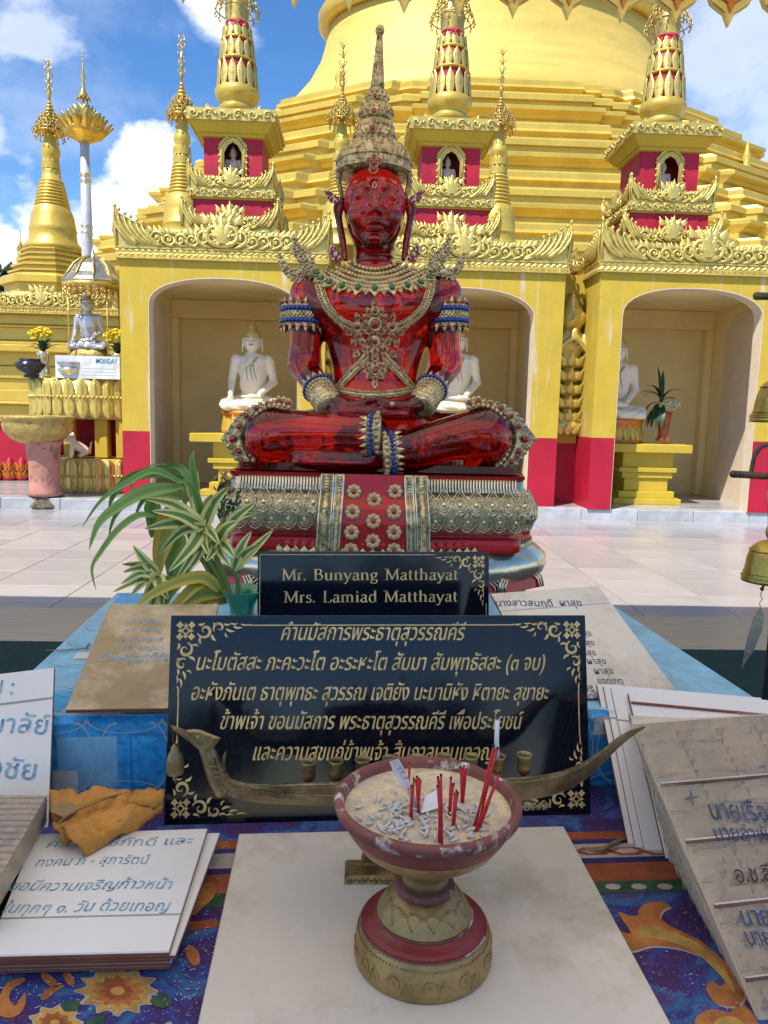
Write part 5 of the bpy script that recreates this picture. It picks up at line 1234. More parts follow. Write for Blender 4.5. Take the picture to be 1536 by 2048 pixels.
def jewel_leaf(mb, gm, px, py, ang, h, w_, which=0, gem=True):
    p, n = onbody(px, py, which, .003); T = frame_at(p, n, ang); hh, ww = h*k, w_*k
    st = len(mb.v)
    out = [(-ww*.30, 0), (-ww*.5, hh*.28), (-ww*.42, hh*.55), (-ww*.15, hh*.8), (0, hh), (ww*.15, hh*.8), (ww*.42, hh*.55), (ww*.5, hh*.28), (ww*.30, 0)]
    mb.prism(out, .010, None, .0025); mb.v[st:] = [(x, y-.008, z) for x, y, z in mb.v[st:]]
    mb.tube([(x, -.009, z) for x, z in out]+[(out[0][0], -.009, out[0][1])], .0022, 4)
    mb.xf(T, st)
    if gem: g0 = len(gm.v); gm.ball((0, -.011, hh*.38), ww*.27, 8, 5, (1, .55, 1.15)); gm.xf(T, g0)
def gem_round(mb, gm, px, py, r, which=0, petals=0):
    p, n = onbody(px, py, which, .004); T = frame_at(p, n); R_ = r*k; st = len(mb.v)
    mb.tube([(R_*math.cos(a), -.010, R_*math.sin(a)) for a in [2*PI*i/14 for i in range(15)]], R_*.24, 5, cap=False)
    mb.lathe([(R_*1.0, 0), (R_*.9, .012), (.0005, .013)], 12); mb.v[-36:] = [(x, -z, y) for x, y, z in mb.v[-36:]]
    mb.xf(T, st); g0 = len(gm.v); gm.ball((0, -.011, 0), R_*.66, 9, 6, (1, .5, 1)); gm.xf(T, g0)
def band_on(path, w_, n_beads, mb, bm_, which=0, rows=2, off=.006):
    # a jewelled strap lying on the skin: flat ribbon with rims and rows of stones
    P = smoothpts([(a, b, 0) for a, b in path], 6); pts = []; ns = []
    for q in P: p, n = onbody(q.x, q.y, which, off); pts.append(p); ns.append(n)
    for it in range(2): pts = [pts[0]]+[(pts[i-1]+pts[i]*2+pts[i+1])/4 for i in range(1, len(pts)-1)]+[pts[-1]]
    ww = w_*k/2; Ls = []; Rs = []
    for i, p in enumerate(pts):
        t = (pts[min(i+1, len(pts)-1)]-pts[max(0, i-1)]).normalized(); s = t.cross(ns[i]).normalized(); Ls.append(p+s*ww); Rs.append(p-s*ww)
    vs = []; fs = []
    for i in range(len(pts)): vs += [Ls[i]-ns[i]*.006, Ls[i]+ns[i]*.003, pts[i]+ns[i]*.006, Rs[i]+ns[i]*.003, Rs[i]-ns[i]*.006]
    for i in range(len(pts)-1):
        for j in range(4): a = i*5+j; fs.append((a, a+1, a+6, a+5))
    mb.add(vs, fs, True); mb.tube([Ls[i]+ns[i]*.004 for i in range(len(pts))], .0028, 5); mb.tube([Rs[i]+ns[i]*.004 for i in range(len(pts))], .0028, 5)
    tot = n_beads
    for i in range(tot):
        f_ = (i+.5)/tot*(len(pts)-1); j = int(f_); u = f_-j; p = pts[j]*(1-u)+pts[min(j+1, len(pts)-1)]*u
        for r_ in range(rows):
            o = (r_-(rows-1)/2)/max(1, rows-1)*ww*1.1 if rows > 1 else 0; s = (Ls[j]-Rs[j]).normalized(); bm_.ball(p+s*o+ns[j]*.007, ww*.36 if rows > 1 else ww*.5, 6, 4)
    return pts

# collar of beads with green drop leaves
fl = MB(); bd = MB()
for r_, (yy_, xx_, dro) in enumerate(((530, 54, 13), (537, 66, 16), (543, 78, 19), (549, 89, 22), (555, 99, 24), (560, 108, 26))):
    n = 15+r_*5
    for i in range(n):
        u = -1+2*(i+.5)/n; px = 750+xx_*u; py = yy_-8*abs(u)**2*(1.0)+dro*(1-u*u)*.9
        p, n_ = onbody(px, py, 0, .008); bd.ball(p, 4.7*k, 6, 5)
c_ = []
for i in range(30):
    a = PI*i/29; u = math.cos(a); p, n_ = onbody(750+112*u, 541+32*math.sin(a), 0, .010); c_.append(p)
fl.tube(c_, .004, 5)
for rr in range(3):
    c_ = []
    for i in range(30): a = PI*i/29; u = math.cos(a); p, n_ = onbody(750+(60+18*rr)*u, 532+(16+7*rr)*math.sin(a), 0, .004); c_.append(p)
    fl.tube(c_, .005, 6)
fl.build('collar', 'filigree', stt); bd.build('collar_beads', 'bead_gold', stt, kind='stuff')
for i in range(11):
    a = PI*(i+.5)/11; u = math.cos(a); px, py = 750+108*u, 548+20*math.sin(a); m = MB(); g = MB(); jewel_leaf(m, g, px, py, PI+u*-.75, 29, 23); o = m.build('pendant_leaf', 'filigree', stt); g.build('green_stone', 'gem_green', o)
    if i < 10: a = PI*(i+1)/11; u = math.cos(a); m = MB(); g = MB(); jewel_leaf(m, g, 750+112*u, 554+22*math.sin(a), PI+u*-.75, 18, 9, 0, False); m.build('pendant_drop', 'bead_gold', stt)
# chest straps
for path in ([(637, 560), (646, 590), (662, 622), (688, 645), (718, 658)], [(862, 560), (856, 590), (840, 622), (812, 645), (782, 658)]):
    m = MB(); g = MB(); band_on(path, 15, 26, m, g); o = m.build('chest_strap', 'filigree', stt); g.build('strap_beads', 'bead_gold', o, kind='stuff')
for path in ([(676, 780), (700, 752), (722, 728), (734, 712)], [(826, 780), (802, 752), (780, 728), (768, 712)]):
    m = MB(); g = MB(); band_on(path, 14, 18, m, g); o = m.build('waist_strap', 'filigree', stt); g.build('strap_beads', 'bead_gold', o, kind='stuff')
m = MB(); g = MB(); band_on([(672, 776), (700, 786), (750, 791), (800, 786), (830, 776)], 12, 40, m, g, 0, 2); o = m.build('belt', 'filigree', stt); g.build('belt_beads', 'bead_gold', o, kind='stuff')
# breast ornament: flaming leaves and round stones
fm = MB(); gm = MB()
def cluster(cx, cy, r, n, h, w_, a0=0):
    for i in range(n): a = a0+2*PI*i/n; jewel_leaf(fm, gm, cx+r*math.sin(a), cy-r*math.cos(a), a, h, w_)
    gem_round(fm, gm, cx, cy, r*.95)
cluster(750, 648, 12, 8, 15, 12)
for (x, y, a, h, w_) in ((750, 618, 0, 20, 13), (741, 628, -.5, 15, 10), (759, 628, .5, 15, 10), (736, 638, -.8, 13, 9), (764, 638, .8, 13, 9), (750, 632, 0, 12, 11)): jewel_leaf(fm, gm, x, y, a, h, w_)
gem_round(fm, gm, 750, 622, 7)
for s in (-1, 1):
    gem_round(fm, gm, 750+s*33, 652, 8)
    for (x, y, a, h, w_) in ((33, 640, s*.2, 15, 11), (46, 648, s*1.3, 16, 11), (44, 661, s*2.0, 16, 12), (32, 665, PI, 14, 11), (22, 658, s*2.6, 12, 10), (52, 655, s*1.5, 15, 10), (22, 640, s*-.3, 12, 9)): jewel_leaf(fm, gm, 750+s*x, y, a, h, w_)
    for (x, y, a) in ((26, 690, -.2), (34, 680, .15), (22, 703, -.5), (38, 692, .5), (30, 704, 2.2)): jewel_leaf(fm, gm, 750+s*x, y, s*a, 16, 11)
    for (x, y, a) in ((16, 716, .3), (24, 728, 2.3), (12, 735, 1.2)): jewel_leaf(fm, gm, 750+s*x, y, s*a, 14, 10)
cluster(750, 682, 9, 6, 13, 10, PI/6)
for (x, y, a, h, w_) in ((750, 698, PI, 20, 13), (741, 694, PI+.5, 14, 10), (759, 694, PI-.5, 14, 10)): jewel_leaf(fm, gm, x, y, a, h, w_)
gem_round(fm, gm, 750, 700, 6); gem_round(fm, gm, 750, 716, 6)
cluster(750, 742, 9, 8, 15, 11)
jewel_leaf(fm, gm, 750, 762, PI, 18, 10)
o = fm.build('breast_ornament', 'filigree', stt); gm.build('red_stones', 'gem_red', o, kind='stuff')
# armbands
def rings_on(axis_a, axis_b, items, parent_name):
    a, b = Vector(axis_a), Vector(axis_b); z = (b-a).normalized(); T = Matrix.Translation(a) @ z.to_track_quat('Z', 'Y').to_matrix().to_4x4()
    root = None
    for (mat, nm, fn) in items:
        m = MB(); fn(m, (b-a).length); m.xf(T); o = m.build(nm, mat, stt if root is None else root, kind=None)
        if root is None: root = o
    return root
def torus(m, r, z, t, n=30, flat=1.0):
    m.tube([(r*math.cos(2*PI*i/n), r*math.sin(2*PI*i/n), z) for i in range(n+1)], t, 6, flat=flat, cap=False)
def teeth(m, r, z, h, n, flare=.06, w_=.9):
    for i in range(n):
        a = 2*PI*(i+.5)/n; d = PI/n*w_
        p = lambda aa, rr, zz_: (rr*math.cos(aa), rr*math.sin(aa), zz_)
        m.add([p(a-d, r, z), p(a, r*1.05, z), p(a+d, r, z), p(a-d*.6, r*1.02, z+h*.5), p(a+d*.6, r*1.02, z+h*.5), p(a, r*(1+flare), z+h), p(a, r*1.09, z+h*.35)], [(0, 1, 6, 3), (1, 2, 4, 6), (3, 6, 5), (6, 4, 5)], False)
def stones(m, r, z, sr, n, flat=.6):
    for i in range(n): a = 2*PI*i/n; m.ball((r*math.cos(a), r*math.sin(a), z), sr, 7, 5, (1, 1, 1))
for s, x in ((-1, 610), (1, 888)):
    A, B = Lw(x+s*4, 655, .0), Lw(x+s*3, 610, .0); Ln = (Vector(B)-Vector(A)).length; R0 = 35.5*k
    def f1(m, l): m.lathe([(R0, l*.08), (R0+.012, l*.1), (R0+.012, l*.9), (R0, l*.92)], 36); torus(m, R0+.010, l*.38, .006); torus(m, R0+.010, l*.62, .006); torus(m, R0+.010, l*.12, .004); torus(m, R0+.010, l*.9, .004)
    def f1b(m, l):
        for i in range(36):
            a = 2*PI*i/36; c, si = math.cos(a), math.sin(a); rr = R0+.014; m.ball((rr*c, rr*si, l*.46), .006, 5, 4, (1, 1, 1.4)); m.ball((rr*math.cos(a+.08), rr*math.sin(a+.08), l*.54), .006, 5, 4, (1, 1, 1.4))
        teeth(m, R0+.010, l*.92, l*.36, 16); teeth(m, R0+.010, l*.08, -l*.34, 16)
    def f2(m, l): stones(m, R0+.014, l*.24, .0105, 34); stones(m, R0+.014, l*.76, .0105, 34)
    def f3(m, l): stones(m, R0+.018, l*1.02, .007, 16); stones(m, R0+.018, -l*.02, .007, 16)
    rings_on(A, B, (('filigree', 'armband', f1), ('filigree', 'armband_teeth', f1b), ('gem_blue', 'blue_stones', f2), ('gem_red', 'red_stones', f3)), '')
for o in bpy.data.objects:
    if o.name.split('.')[0] in ('armband_teeth', 'blue_stones', 'red_stones'): o['kind'] = 'stuff'
# bracelets at the wrists
for s, el, wr in ((-1, (609, 752), (655, 806)), (1, (890, 752), (846, 806))):
    a = Vector(Lw(el[0], el[1]-20, .02)); b = Vector(Lw(wr[0], wr[1], -.17)); A = a.lerp(b, .62); B = a.lerp(b, 1.12)
    R1, R2 = 22*k, 20*k
    def g1(m, l): m.lathe([(R1, 0), (R1+.008, .004), (R1*.95+.012, l*.5), (R2+.010, l), (R2, l+.003)], 30)
    def g1b(m, l):
        for r_ in range(6):
            z = l*(r_+.5)/6; rr = R1+(R2-R1)*(r_+.5)/6+.007
            for i in range(24): a = 2*PI*(i+.5*(r_ % 2))/24; m.ball((rr*math.cos(a), rr*math.sin(a), z), .008, 6, 4)
    def g2(m, l): stones(m, R1+.014, .002, .0085, 24)
    def g3(m, l): teeth(m, R1+.012, -.006, -l*.22, 14)
    rings_on(A, B, (('filigree', 'bracelet', g1), ('bead_gold', 'bracelet_beads', g1b), ('gem_blue', 'blue_stones', g2), ('filigree', 'bracelet_teeth', g3)), '')
# ankle cuffs where the shins cross
for A, B, R0, up in ((Lw(737, 868, -.222), Lw(764, 868, -.228), 36*k, 1), (Lw(790, 905, -.242), Lw(764, 907, -.245), 34*k, 1)):
    def a1(m, l): m.lathe([(R0, 0), (R0+.008, .002), (R0+.008, l), (R0, l+.002)], 34); torus(m, R0+.008, l*.15, .004); torus(m, R0+.008, l*.55, .004)
    def a2(m, l): stones(m, R0+.010, l*.30, .008, 30); stones(m, R0+.010, l*.18, .006, 30)
    def a3(m, l): teeth(m, R0+.008, 0, -l*.55, 18)
    def a4(m, l): stones(m, R0+.012, l*.78, .010, 22)
    rings_on(A, B, (('filigree', 'anklet', a1), ('gem_blue', 'blue_stones', a2), ('filigree', 'anklet_teeth', a3), ('bead_gold', 'anklet_beads', a4)), '')
for o in bpy.data.objects:
    if o.name.split('.')[0] in ('bracelet_teeth', 'bracelet_beads', 'anklet_teeth', 'anklet_beads', 'blue_stones'): o['kind'] = 'stuff'
# knee ornaments: jewelled crescents that wrap the knees and come to a point outwards
for s, cx in ((-1, 555), (1, 960)):
    m = MB(); g = MB(); b = MB(); cy = 878
    inner = []; outer = []
    for i in range(25):
        a = R(-112+224*i/24)   # from the lower to the upper end, bulging outwards
        rx, ry = 60, 68
        ix, iy = cx+s*rx*math.cos(a), cy-ry*math.sin(a)
        th = 12+28*max(0, math.cos(a))**1.2+14*math.exp(-((a)/.16)**2)
        ox, oy = cx+s*(rx+th*1.0)*math.cos(a), cy-(ry+th*.45)*math.sin(a)
        if abs(a) > R(85): ox, oy = ix, iy-math.copysign(14, math.sin(a))
        inner.append((ix, iy)); outer.append((ox, oy))
    V = []; F_ = []
    for i in range(25):
        u = abs(i-12)/12; dyy = -.10-.05*u
        pi_, po = Lw(*inner[i], dyy), Lw(*outer[i], dyy+.03); pm_ = Lw((inner[i][0]+outer[i][0])/2, (inner[i][1]+outer[i][1])/2, dyy-.012); pb = Lw((inner[i][0]+outer[i][0])/2, (inner[i][1]+outer[i][1])/2, dyy+.05)
        V += [pi_, pm_, po, pb]
    for i in range(24):
        for j in range(4): F_.append((i*4+j, (i+1)*4+j, (i+1)*4+(j+1) % 4, i*4+(j+1) % 4))
    F_ += [(0, 1, 2, 3), (99, 98, 97, 96)]
    m.add(V, F_, True)
    for i in range(25): b.ball(Lw(*inner[i], -.125-.05*abs(i-12)/12), 5.0*k, 7, 5)
    for i in range(0, 25):
        u = abs(i-12)/12; c = ((inner[i][0]*.45+outer[i][0]*.55), (inner[i][1]*.45+outer[i][1]*.55)); p = Vector(Lw(*c, -.115-.05*u))
        if i % 2 == 0:
            g.ball(p+Vector((0, -.006, 0)), (7.5 if i == 12 else 4.6)*k, 8, 6, (1, .6, 1)); m.tube([p+Vector((math.cos(q)*6.2*k, -.003, math.sin(q)*6.2*k)) for q in [2*PI*w/10 for w in range(11)]], .0025, 4, cap=False)
        st = len(m.v); flame(m, 0, 0, 8*k, 10*k, .2*s, 0, 4*k)
        dx, dz = outer[i][0]-inner[i][0], -(outer[i][1]-inner[i][1]); m.xf(Matrix.Translation(Lw((outer[i][0]*.85+inner[i][0]*.15), outer[i][1]*.85+inner[i][1]*.15, -.10-.04*u)) @ Matrix.Rotation(math.atan2(dx, dz), 4, 'Y'), st)
        c2 = Vector(Lw((inner[i][0]*.3+outer[i][0]*.7), (inner[i][1]*.3+outer[i][1]*.7), -.112-.04*u)); m.tube(spiral((0, 0), 7*k, 1.3, i, s, 9, 0), .0025, 4); n_ = 9*4; m.v[-n_:] = [(x+c2.x, y+c2.y, z+c2.z) for x, y, z in m.v[-n_:]]
    o = m.build('knee_ornament', 'filigree', stt); g.build('red_stones', 'gem_red', o, kind='stuff'); b.build('knee_beads', 'bead_gold', o, kind='stuff')
for (x, y) in ((726, 796), (784, 809)): p, n_ = onbody(x, y, 0, .004); m = MB(); m.ball(p, 5*k, 8, 6); m.build('pearl', 'bead_gold', stt)
# shoulder flames
def pxpoly(pts, dy0, dy1, mb, kk=4):
    P = smoothpts([(a, b, 0) for a, b in pts], kk, True); f_ = [Lw(q.x, q.y, dy0) for q in P]; n = len(f_)
    c = (sum(q.x for q in P)/n, sum(q.y for q in P)/n)
    bk = [Lw(q.x, q.y, dy1) for q in P]; mid = [Lw(q.x*.97+c[0]*.03, q.y*.97+c[1]*.03, dy0-.008) for q in P]
    mb.add(f_+bk+mid, [tuple(range(2*n, 3*n))]+[tuple(range(2*n-1, n-1, -1))]+[(i, n+i, n+(i+1) % n, (i+1) % n) for i in range(n)]+[(2*n+i, i, (i+1) % n, 2*n+(i+1) % n) for i in range(n)]); return P
def inpoly(x, y, P):
    c = False; n = len(P)
    for i in range(n):
        a, b = P[i], P[i-1]
        if (a.y > y) != (b.y > y) and x < (b.x-a.x)*(y-a.y)/(b.y-a.y)+a.x: c = not c
    return c
for s in (-1, 1):
    X = lambda x: 752+s*(752-x) if s > 0 else x
    if s > 0: X = lambda x: 1490-x-3
    m = MB(); b = MB()
    big = [(635, 572), (637, 545), (628, 520), (612, 500), (598, 486), (586, 466), (584, 488), (590, 512), (600, 530), (584, 536), (570, 524), (557, 504), (558, 528), (568, 548), (584, 562), (600, 566), (606, 560), (612, 580), (618, 612), (627, 628), (636, 626), (634, 600)]
    P = pxpoly([(X(x), y) for x, y in big], -.05, .0, m)
    rn = random.Random(4); pts = []
    for _ in range(1400):
        x, y = rn.uniform(550, 645), rn.uniform(465, 630)
        if inpoly(X(x), y, P) and all((x-a)**2+(y-c)**2 > 34 for a, c in pts): pts.append((x, y))
    for x, y in pts: b.ball(Lw(X(x), y, -.062), rn.uniform(2.3, 3.6)*k, 6, 5)
    for (x, y, r_) in ((590, 500, 8), (603, 515, 8), (615, 533, 9), (575, 540, 7), (606, 548, 6)): m.tube([Vector(Lw(X(x), y, -.066))+Vector((q[0], 0, q[2])) for q in spiral((0, 0), r_*k, 1.5, x, s, 12)], .003, 5)
    for q in range(9): m.tube([Lw(X(635-q*.3-(2 if q < 4 else 0)), 575+q*6, -.06), Lw(X(636-q*.3), 579+q*6, -.07)], .003, 4)
    o = m.build('shoulder_flame', 'filigree', stt); b.build('flame_beads', 'bead_gold', o, kind='stuff')
# ears with pink jewelled guards
for s in (-1, 1):
    X = lambda x: x if s < 0 else 1498-x
    m = MB(); m.tube(smoothpts([Lw(X(689), 398, .0), Lw(X(680), 412, -.005), Lw(X(677), 435, -.01), Lw(X(683), 468, -.01), Lw(X(688), 500, -.02), Lw(X(692), 522, -.03)], 4), [.008, .012, .015, .017, .018, .018, .017, .016, .015, .014, .014, .014, .014, .014, .014, .013, .012, .011, .010, .008, .006], 8, flat=1.0)
    m.tube(smoothpts([Lw(X(690), 402, -.01), Lw(X(671), 410, -.02), Lw(X(672), 430, -.02), Lw(X(684), 448, -.02)], 5), .006, 6); m.build('ear', 'ruby', stt)
    g = MB(); P = pxpoly([(X(x), y) for x, y in ((693, 412), (684, 400), (668, 388), (650, 380), (651, 392), (659, 404), (670, 412), (672, 440), (676, 470), (682, 505), (690, 518), (686, 480), (680, 440), (682, 420))], .0, .022, g, 3)
    P2 = pxpoly([(X(x), y) for x, y in ((684, 520), (676, 505), (668, 492), (660, 490), (658, 505), (664, 520), (672, 527))], .0, .02, g, 3)
    o = g.build('ear_guard', 'filigree', stt); rn = random.Random(9); j = MB()
    for _ in range(900):
        x, y = rn.uniform(648, 694), rn.uniform(378, 528)
        if (inpoly(X(x), y, P) or inpoly(X(x), y, P2)) and rn.random() < .55: j.ball(Lw(X(x), y, -.010), 1.9*k, 5, 4)
    j.build('pink_stones', 'sticker_pink', o, kind='stuff')
p, n_ = onbody(749, 372, 1, .003); m = MB(); g = MB(); T = frame_at(p, n_); m.tube([(4*k*math.cos(q)*(1 if math.sin(q) < 0 else .8), -.003, 6*k*math.sin(q)) for q in [2*PI*w/12 for w in range(13)]], .0025, 5, cap=False); g.ball((0, -.002, -1*k), 2.8*k, 8, 6); m.xf(T); g.xf(T); o = m.build('forehead_mark', 'bead_gold', stt); g.build('red_stone', 'gem_red', o)
# crown
def crown():
    cx = 748; c = Lw(cx, 340, .0)
    def prow(l): return [(hw*k, Lw(cx, y)[2]) for y, hw in l]
    lean = lambda z: (z-c[2])*.022
    root = MB(); root.lathe(prow([(352, 62), (354, 66), (348, 71), (335, 72), (322, 71), (312, 66), (303, 58), (295, 48), (286, 37)]), 48, (c[0], c[1]+.012, 0), 1, 1.05); st = len(root.v)
    cr = root.build('crown', 'crown_gold', stt)
    # rim fillet and side drops framing the face
    m = MB()
    torus_pts = [(c[0]+72*k*math.cos(a), c[1]+.012+75*k*math.sin(a), Lw(cx, 346)[2]) for a in [2*PI*i/40 for i in range(41)]]
    m.tube(torus_pts, .006, 6, cap=False); torus_pts = [(x, y, z+.035) for x, y, z in torus_pts]; m.tube(torus_pts, .004, 6, cap=False)
    for s in (-1, 1): m.tube(smoothpts([Lw(748+s*69, 345, -.03), Lw(748+s*71, 362, -.02), Lw(748+s*66, 385, -.01), Lw(748+s*62, 405, 0)], 4), [.013, .014, .013, .012, .012, .011, .011, .010, .010, .009, .008, .006, .005], 6)
    m.build('crown_rim', 'crown_gold', cr)
    def spikes(y, hw, n, h, w_, name='crown_spikes', lean_=.25):
        m = MB(); z = Lw(cx, y)[2]
        for i in range(n):
            a = 2*PI*i/n
            if math.sin(a) > .6: continue
            st = len(m.v); flame(m, 0, 0, h*k, w_*k, 0, 0, 3*k); m.xf(Matrix.Translation((c[0]+lean(z)+hw*k*math.cos(a), c[1]+.012+hw*k*math.sin(a), z)) @ Matrix.Rotation(a+PI/2, 4, 'Z') @ Matrix.Rotation(-.28 if y > 285 else -.1, 4, 'X'), st)
        m.build(name, 'crown_gold', cr, kind='stuff')
    for y, hw, n, h in ((331, 72, 46, 10), (323, 71, 44, 11), (316, 68, 40, 12), (309, 63, 36, 13), (302, 56, 32, 13), (295, 48, 28, 12)): spikes(y, hw, n, h, 10)
    tiers = [((290, 37), (284, 40), (276, 41), (268, 36), (262, 30), (255, 33), (246, 32), (238, 26)), ((240, 26), (236, 31), (228, 33), (220, 27), (214, 22), (208, 24), (204, 19)), ((206, 18), (202, 21), (195, 22), (188, 16), (183, 14), (180, 16), (176, 13))]
    for ti, l in enumerate(tiers):
        m = MB(); z0 = Lw(cx, l[0][0])[2]; m.lathe(prow(l), 28, (c[0]+lean(z0), c[1]+.012, 0)); m.build('crown_tier', 'crown_gold', cr)
    for y, hw, n, h in ((278, 41, 26, 13), (268, 37, 24, 14), (256, 33, 20, 12), (230, 33, 20, 12), (219, 28, 18, 11), (196, 22, 14, 9), (187, 17, 12, 9)): spikes(y, hw, n, h, 9, lean_=.1)
    m = MB(); pr = [(180, 13.5), (160, 12.5), (120, 9.5), (80, 6.5), (66, 5.5), (64, 7.5), (60, 8.5), (54, 8.5), (48, 6), (45, .5)]; st = len(m.v); m.lathe(prow(pr), 20, (0, 0, 0)); z180 = Lw(cx, 180)[2]
    m.v = [(x+c[0]+lean(z), y+c[1]+.012, z) for x, y, z in m.v]; m.build('crown_spire', 'crown_gold', cr)
    g = MB(); f_ = MB()
    def stone(x, y, dyo, r_):
        p = Vector(Lw(x, y, dyo)); g.ball(p, r_*k, 8, 6, (1, .6, 1)); f_.tube([p+Vector((math.cos(q)*r_*1.25*k, -.002, math.sin(q)*r_*1.25*k)) for q in [2*PI*w/10 for w in range(11)]], .0022, 4, cap=False)
    for (x, y, r_) in ((748, 325, 6.5), (738, 321, 4.5), (758, 321, 4.5), (748, 314, 4.5), (747, 338, 6)): stone(x, y, -.160, r_)
    stone(745, 256, -.075, 5); stone(748, 222, -.068, 4.5); stone(750, 192, -.05, 4)
    g.build('crown_stones', 'gem_red', cr, kind='stuff'); f_.build('stone_rings', 'bead_gold', cr, kind='stuff')
crown()

# ------------------------------------------------------------------ throne of the statue
def rect_ring(hx, hy, r, n=8):
    P = []
    for (sx, sy, a0) in ((1, -1, -PI/2), (1, 1, 0), (-1, 1, PI/2), (-1, -1, PI)):
        for i in range(n+1): a = a0+PI/2*i/n; P.append((sx*(hx-r)+r*math.cos(a), sy*(hy-r)+r*math.sin(a)))
    return P
def slab_stack(name, mat, prof, parent, hx, hy, r, smooth=True):
    # prof: list of (photo y, outset in px)
    vs = []; fs = []; n = None
    for y, o in prof:
        z = Lw(752, y, -.25)[2]; P = rect_ring(hx+o*k, hy+o*k, r+o*k*.5); n = len(P); vs += [(x+XT, yy__+.03, z) for x, yy__ in P]
    for j in range(len(prof)-1):
        for i in range(n): q = (i+1) % n; fs.append((j*n+i, (j+1)*n+i, (j+1)*n+q, j*n+q)) if prof[j][0] < prof[j+1][0] else fs.append((j*n+i, j*n+q, (j+1)*n+q, (j+1)*n+i))
    fs.append(tuple(range(n)) if prof[0][0] < prof[-1][0] else tuple(range(n-1, -1, -1)))
    m = MB(); m.add(vs, fs, smooth); return m.build(name, mat, parent)
th = thing('throne', 'silver embossed throne with a red floral strip carrying the ruby statue', 'throne', tuple(SO))
XT = Lw(752, 1000)[0]
HX, HY = 262*k, .27
slab_stack('seat_slab', 'ruby', [(930, 0), (932, 0), (948, 0)], stt, 262*k, .25, 10*k, False)
kf = k*2.75/3.0
k0_ = k; k = kf; HX = 296*k; HY = .30
slab_stack('top_plate', 'lacquer_red', [(947, -4), (947, 4), (953, 5), (956, 2)], th, HX, HY, 26*k)
slab_stack('fluted_neck', 'silver_plain', [(955, 0), (958, 3), (972, 4), (984, 14)], th, HX, HY, 30*k)
slab_stack('embossed_cushion', 'silver_emboss', [(980, 10), (988, 20), (1000, 30), (1015, 36), (1030, 36), (1044, 28), (1054, 16), (1062, 8)], th, HX, HY, 50*k)
slab_stack('red_step', 'lacquer_red', [(1060, 2), (1066, 4), (1071, 0), (1073, 14), (1076, 16), (1098, 16), (1100, 14)], th, HX*.955, HY*.97, 30*k)
k = k0_
# flutes on the neck, petals pressed in the cushion
fx = MB(); zf0, zf1 = Lw(752, 982, -.3)[2], Lw(752, 957, -.3)[2]
for i in range(92):
    x = XT-HX*.93+i*HX*1.86/91
    fx.tube([(x, -HY+.03-.012, zf1), (x, -HY+.03-.018, (zf0+zf1)/2), (x, -HY+.03-.040, zf0)], .0048, 5)
fx.build('flutes', 'silver_plain', th, kind='stuff')
def emb_petal():
    m = MB(); w_, h = .058, .085
    for sc in (1, .72, .45):
        pts = []
        for i in range(13):
            a = -PI/2+2*PI*i/12; x = math.cos(a)*w_*sc*.5; z = math.sin(a)*h*sc*.5; z += (h*sc*.16 if i in (6,) else 0)
            pts.append((x*(1-.25*max(0, math.sin(a))), -.004*(1.6-sc), z))
        m.tube(pts, .0026 if sc == 1 else .0018, 4, cap=False)
    m.ball((0, -.004, -.004), .008, 7, 5, (1, .6, 1))
    for q in (-1, 1):
        m.tube(spiral((q*.009, .014), .008, 1.2, 0, q, 8, -.004), .0015, 4)
        m.tube(spiral((q*.010, -.018), .007, 1.2, 0, q, 8, -.004), .0015, 4)
    o = m.build('embossed_petal', 'silver_emboss', None); me = o.data; bpy.data.objects.remove(o); return me
ep = emb_petal(); nx = 19
for row, (y, o_, tl, dx) in enumerate(((1003, 30, .35, 0), (1036, 33, -.25, .5))):
    for i in range(nx):
        x = XT+(i+dx-(nx-1)/2)*(HX*2-.02)/(nx-1)
        if abs(x-XT) > HX+.01 or abs(x-XT) < .15: continue
        z = Lw(752, y, -.3)[2]; inst('embossed_petal', ep, th, TR(x, -HY+.03-o_*kf-.003, z, -tl))
for s in (-1, 1):   # corner petals round the ends
    for row, (y, o_, tl) in enumerate(((1003, 30, .35), (1036, 33, -.25))):
        for j in range(1, 5):
            a = j*.36; z = Lw(752, y, -.3)[2]; rr = .048+o_*kf*.8
            inst('embossed_petal', ep, th, TR(XT+s*(HX-.050*1.0+rr*math.sin(a)), -HY+.03+.050-rr*math.cos(a), z, -tl, 0, s*a))
# hanging red strip with rosettes and silver borders
zt_, zb_ = Lw(752, 950, -.3)[2], Lw(752, 1104, -.36)[2]; yF = -HY+.03
fpath = [(zt_, yF-.036), (Lw(0, 975, -.3)[2], yF-.050), (Lw(0, 1000, -.3)[2], yF-.080), (Lw(0, 1030, -.3)[2], yF-.088), (Lw(0, 1062, -.3)[2], yF-.078), (zb_, yF-.076)]
def strip(name, x0t, x1t, x0b, x1b, mat, lift, par):
    m = MB(); vs = []; n = len(fpath); 
    for i, (z, y) in enumerate(fpath):
        u = i/(n-1); a, b = x0t+(x0b-x0t)*u, x1t+(x1b-x1t)*u; vs += [(a, y-lift, z), (b, y-lift, z), (b, y+.02, z), (a, y+.02, z)]
    fs = []
    for i in range(n-1):
        a, b = 4*i, 4*i+4
        for j in range(4): fs.append((a+j, b+j, b+(j+1) % 4, a+(j+1) % 4))
    m.add(vs, fs); return m.build(name, mat, par)
cxs = Lw(747, 1020, -.28)[0]
red = strip('red_strip', cxs-58*kf, cxs+58*kf, cxs-66*kf, cxs+66*kf, 'lacquer_red', .002, th)
def yz(u):
    n = len(fpath)-1; f_ = u*n; i = min(int(f_), n-1); t = f_-i; return fpath[i][1]*(1-t)+fpath[i+1][1]*t, fpath[i][0]*(1-t)+fpath[i+1][0]*t
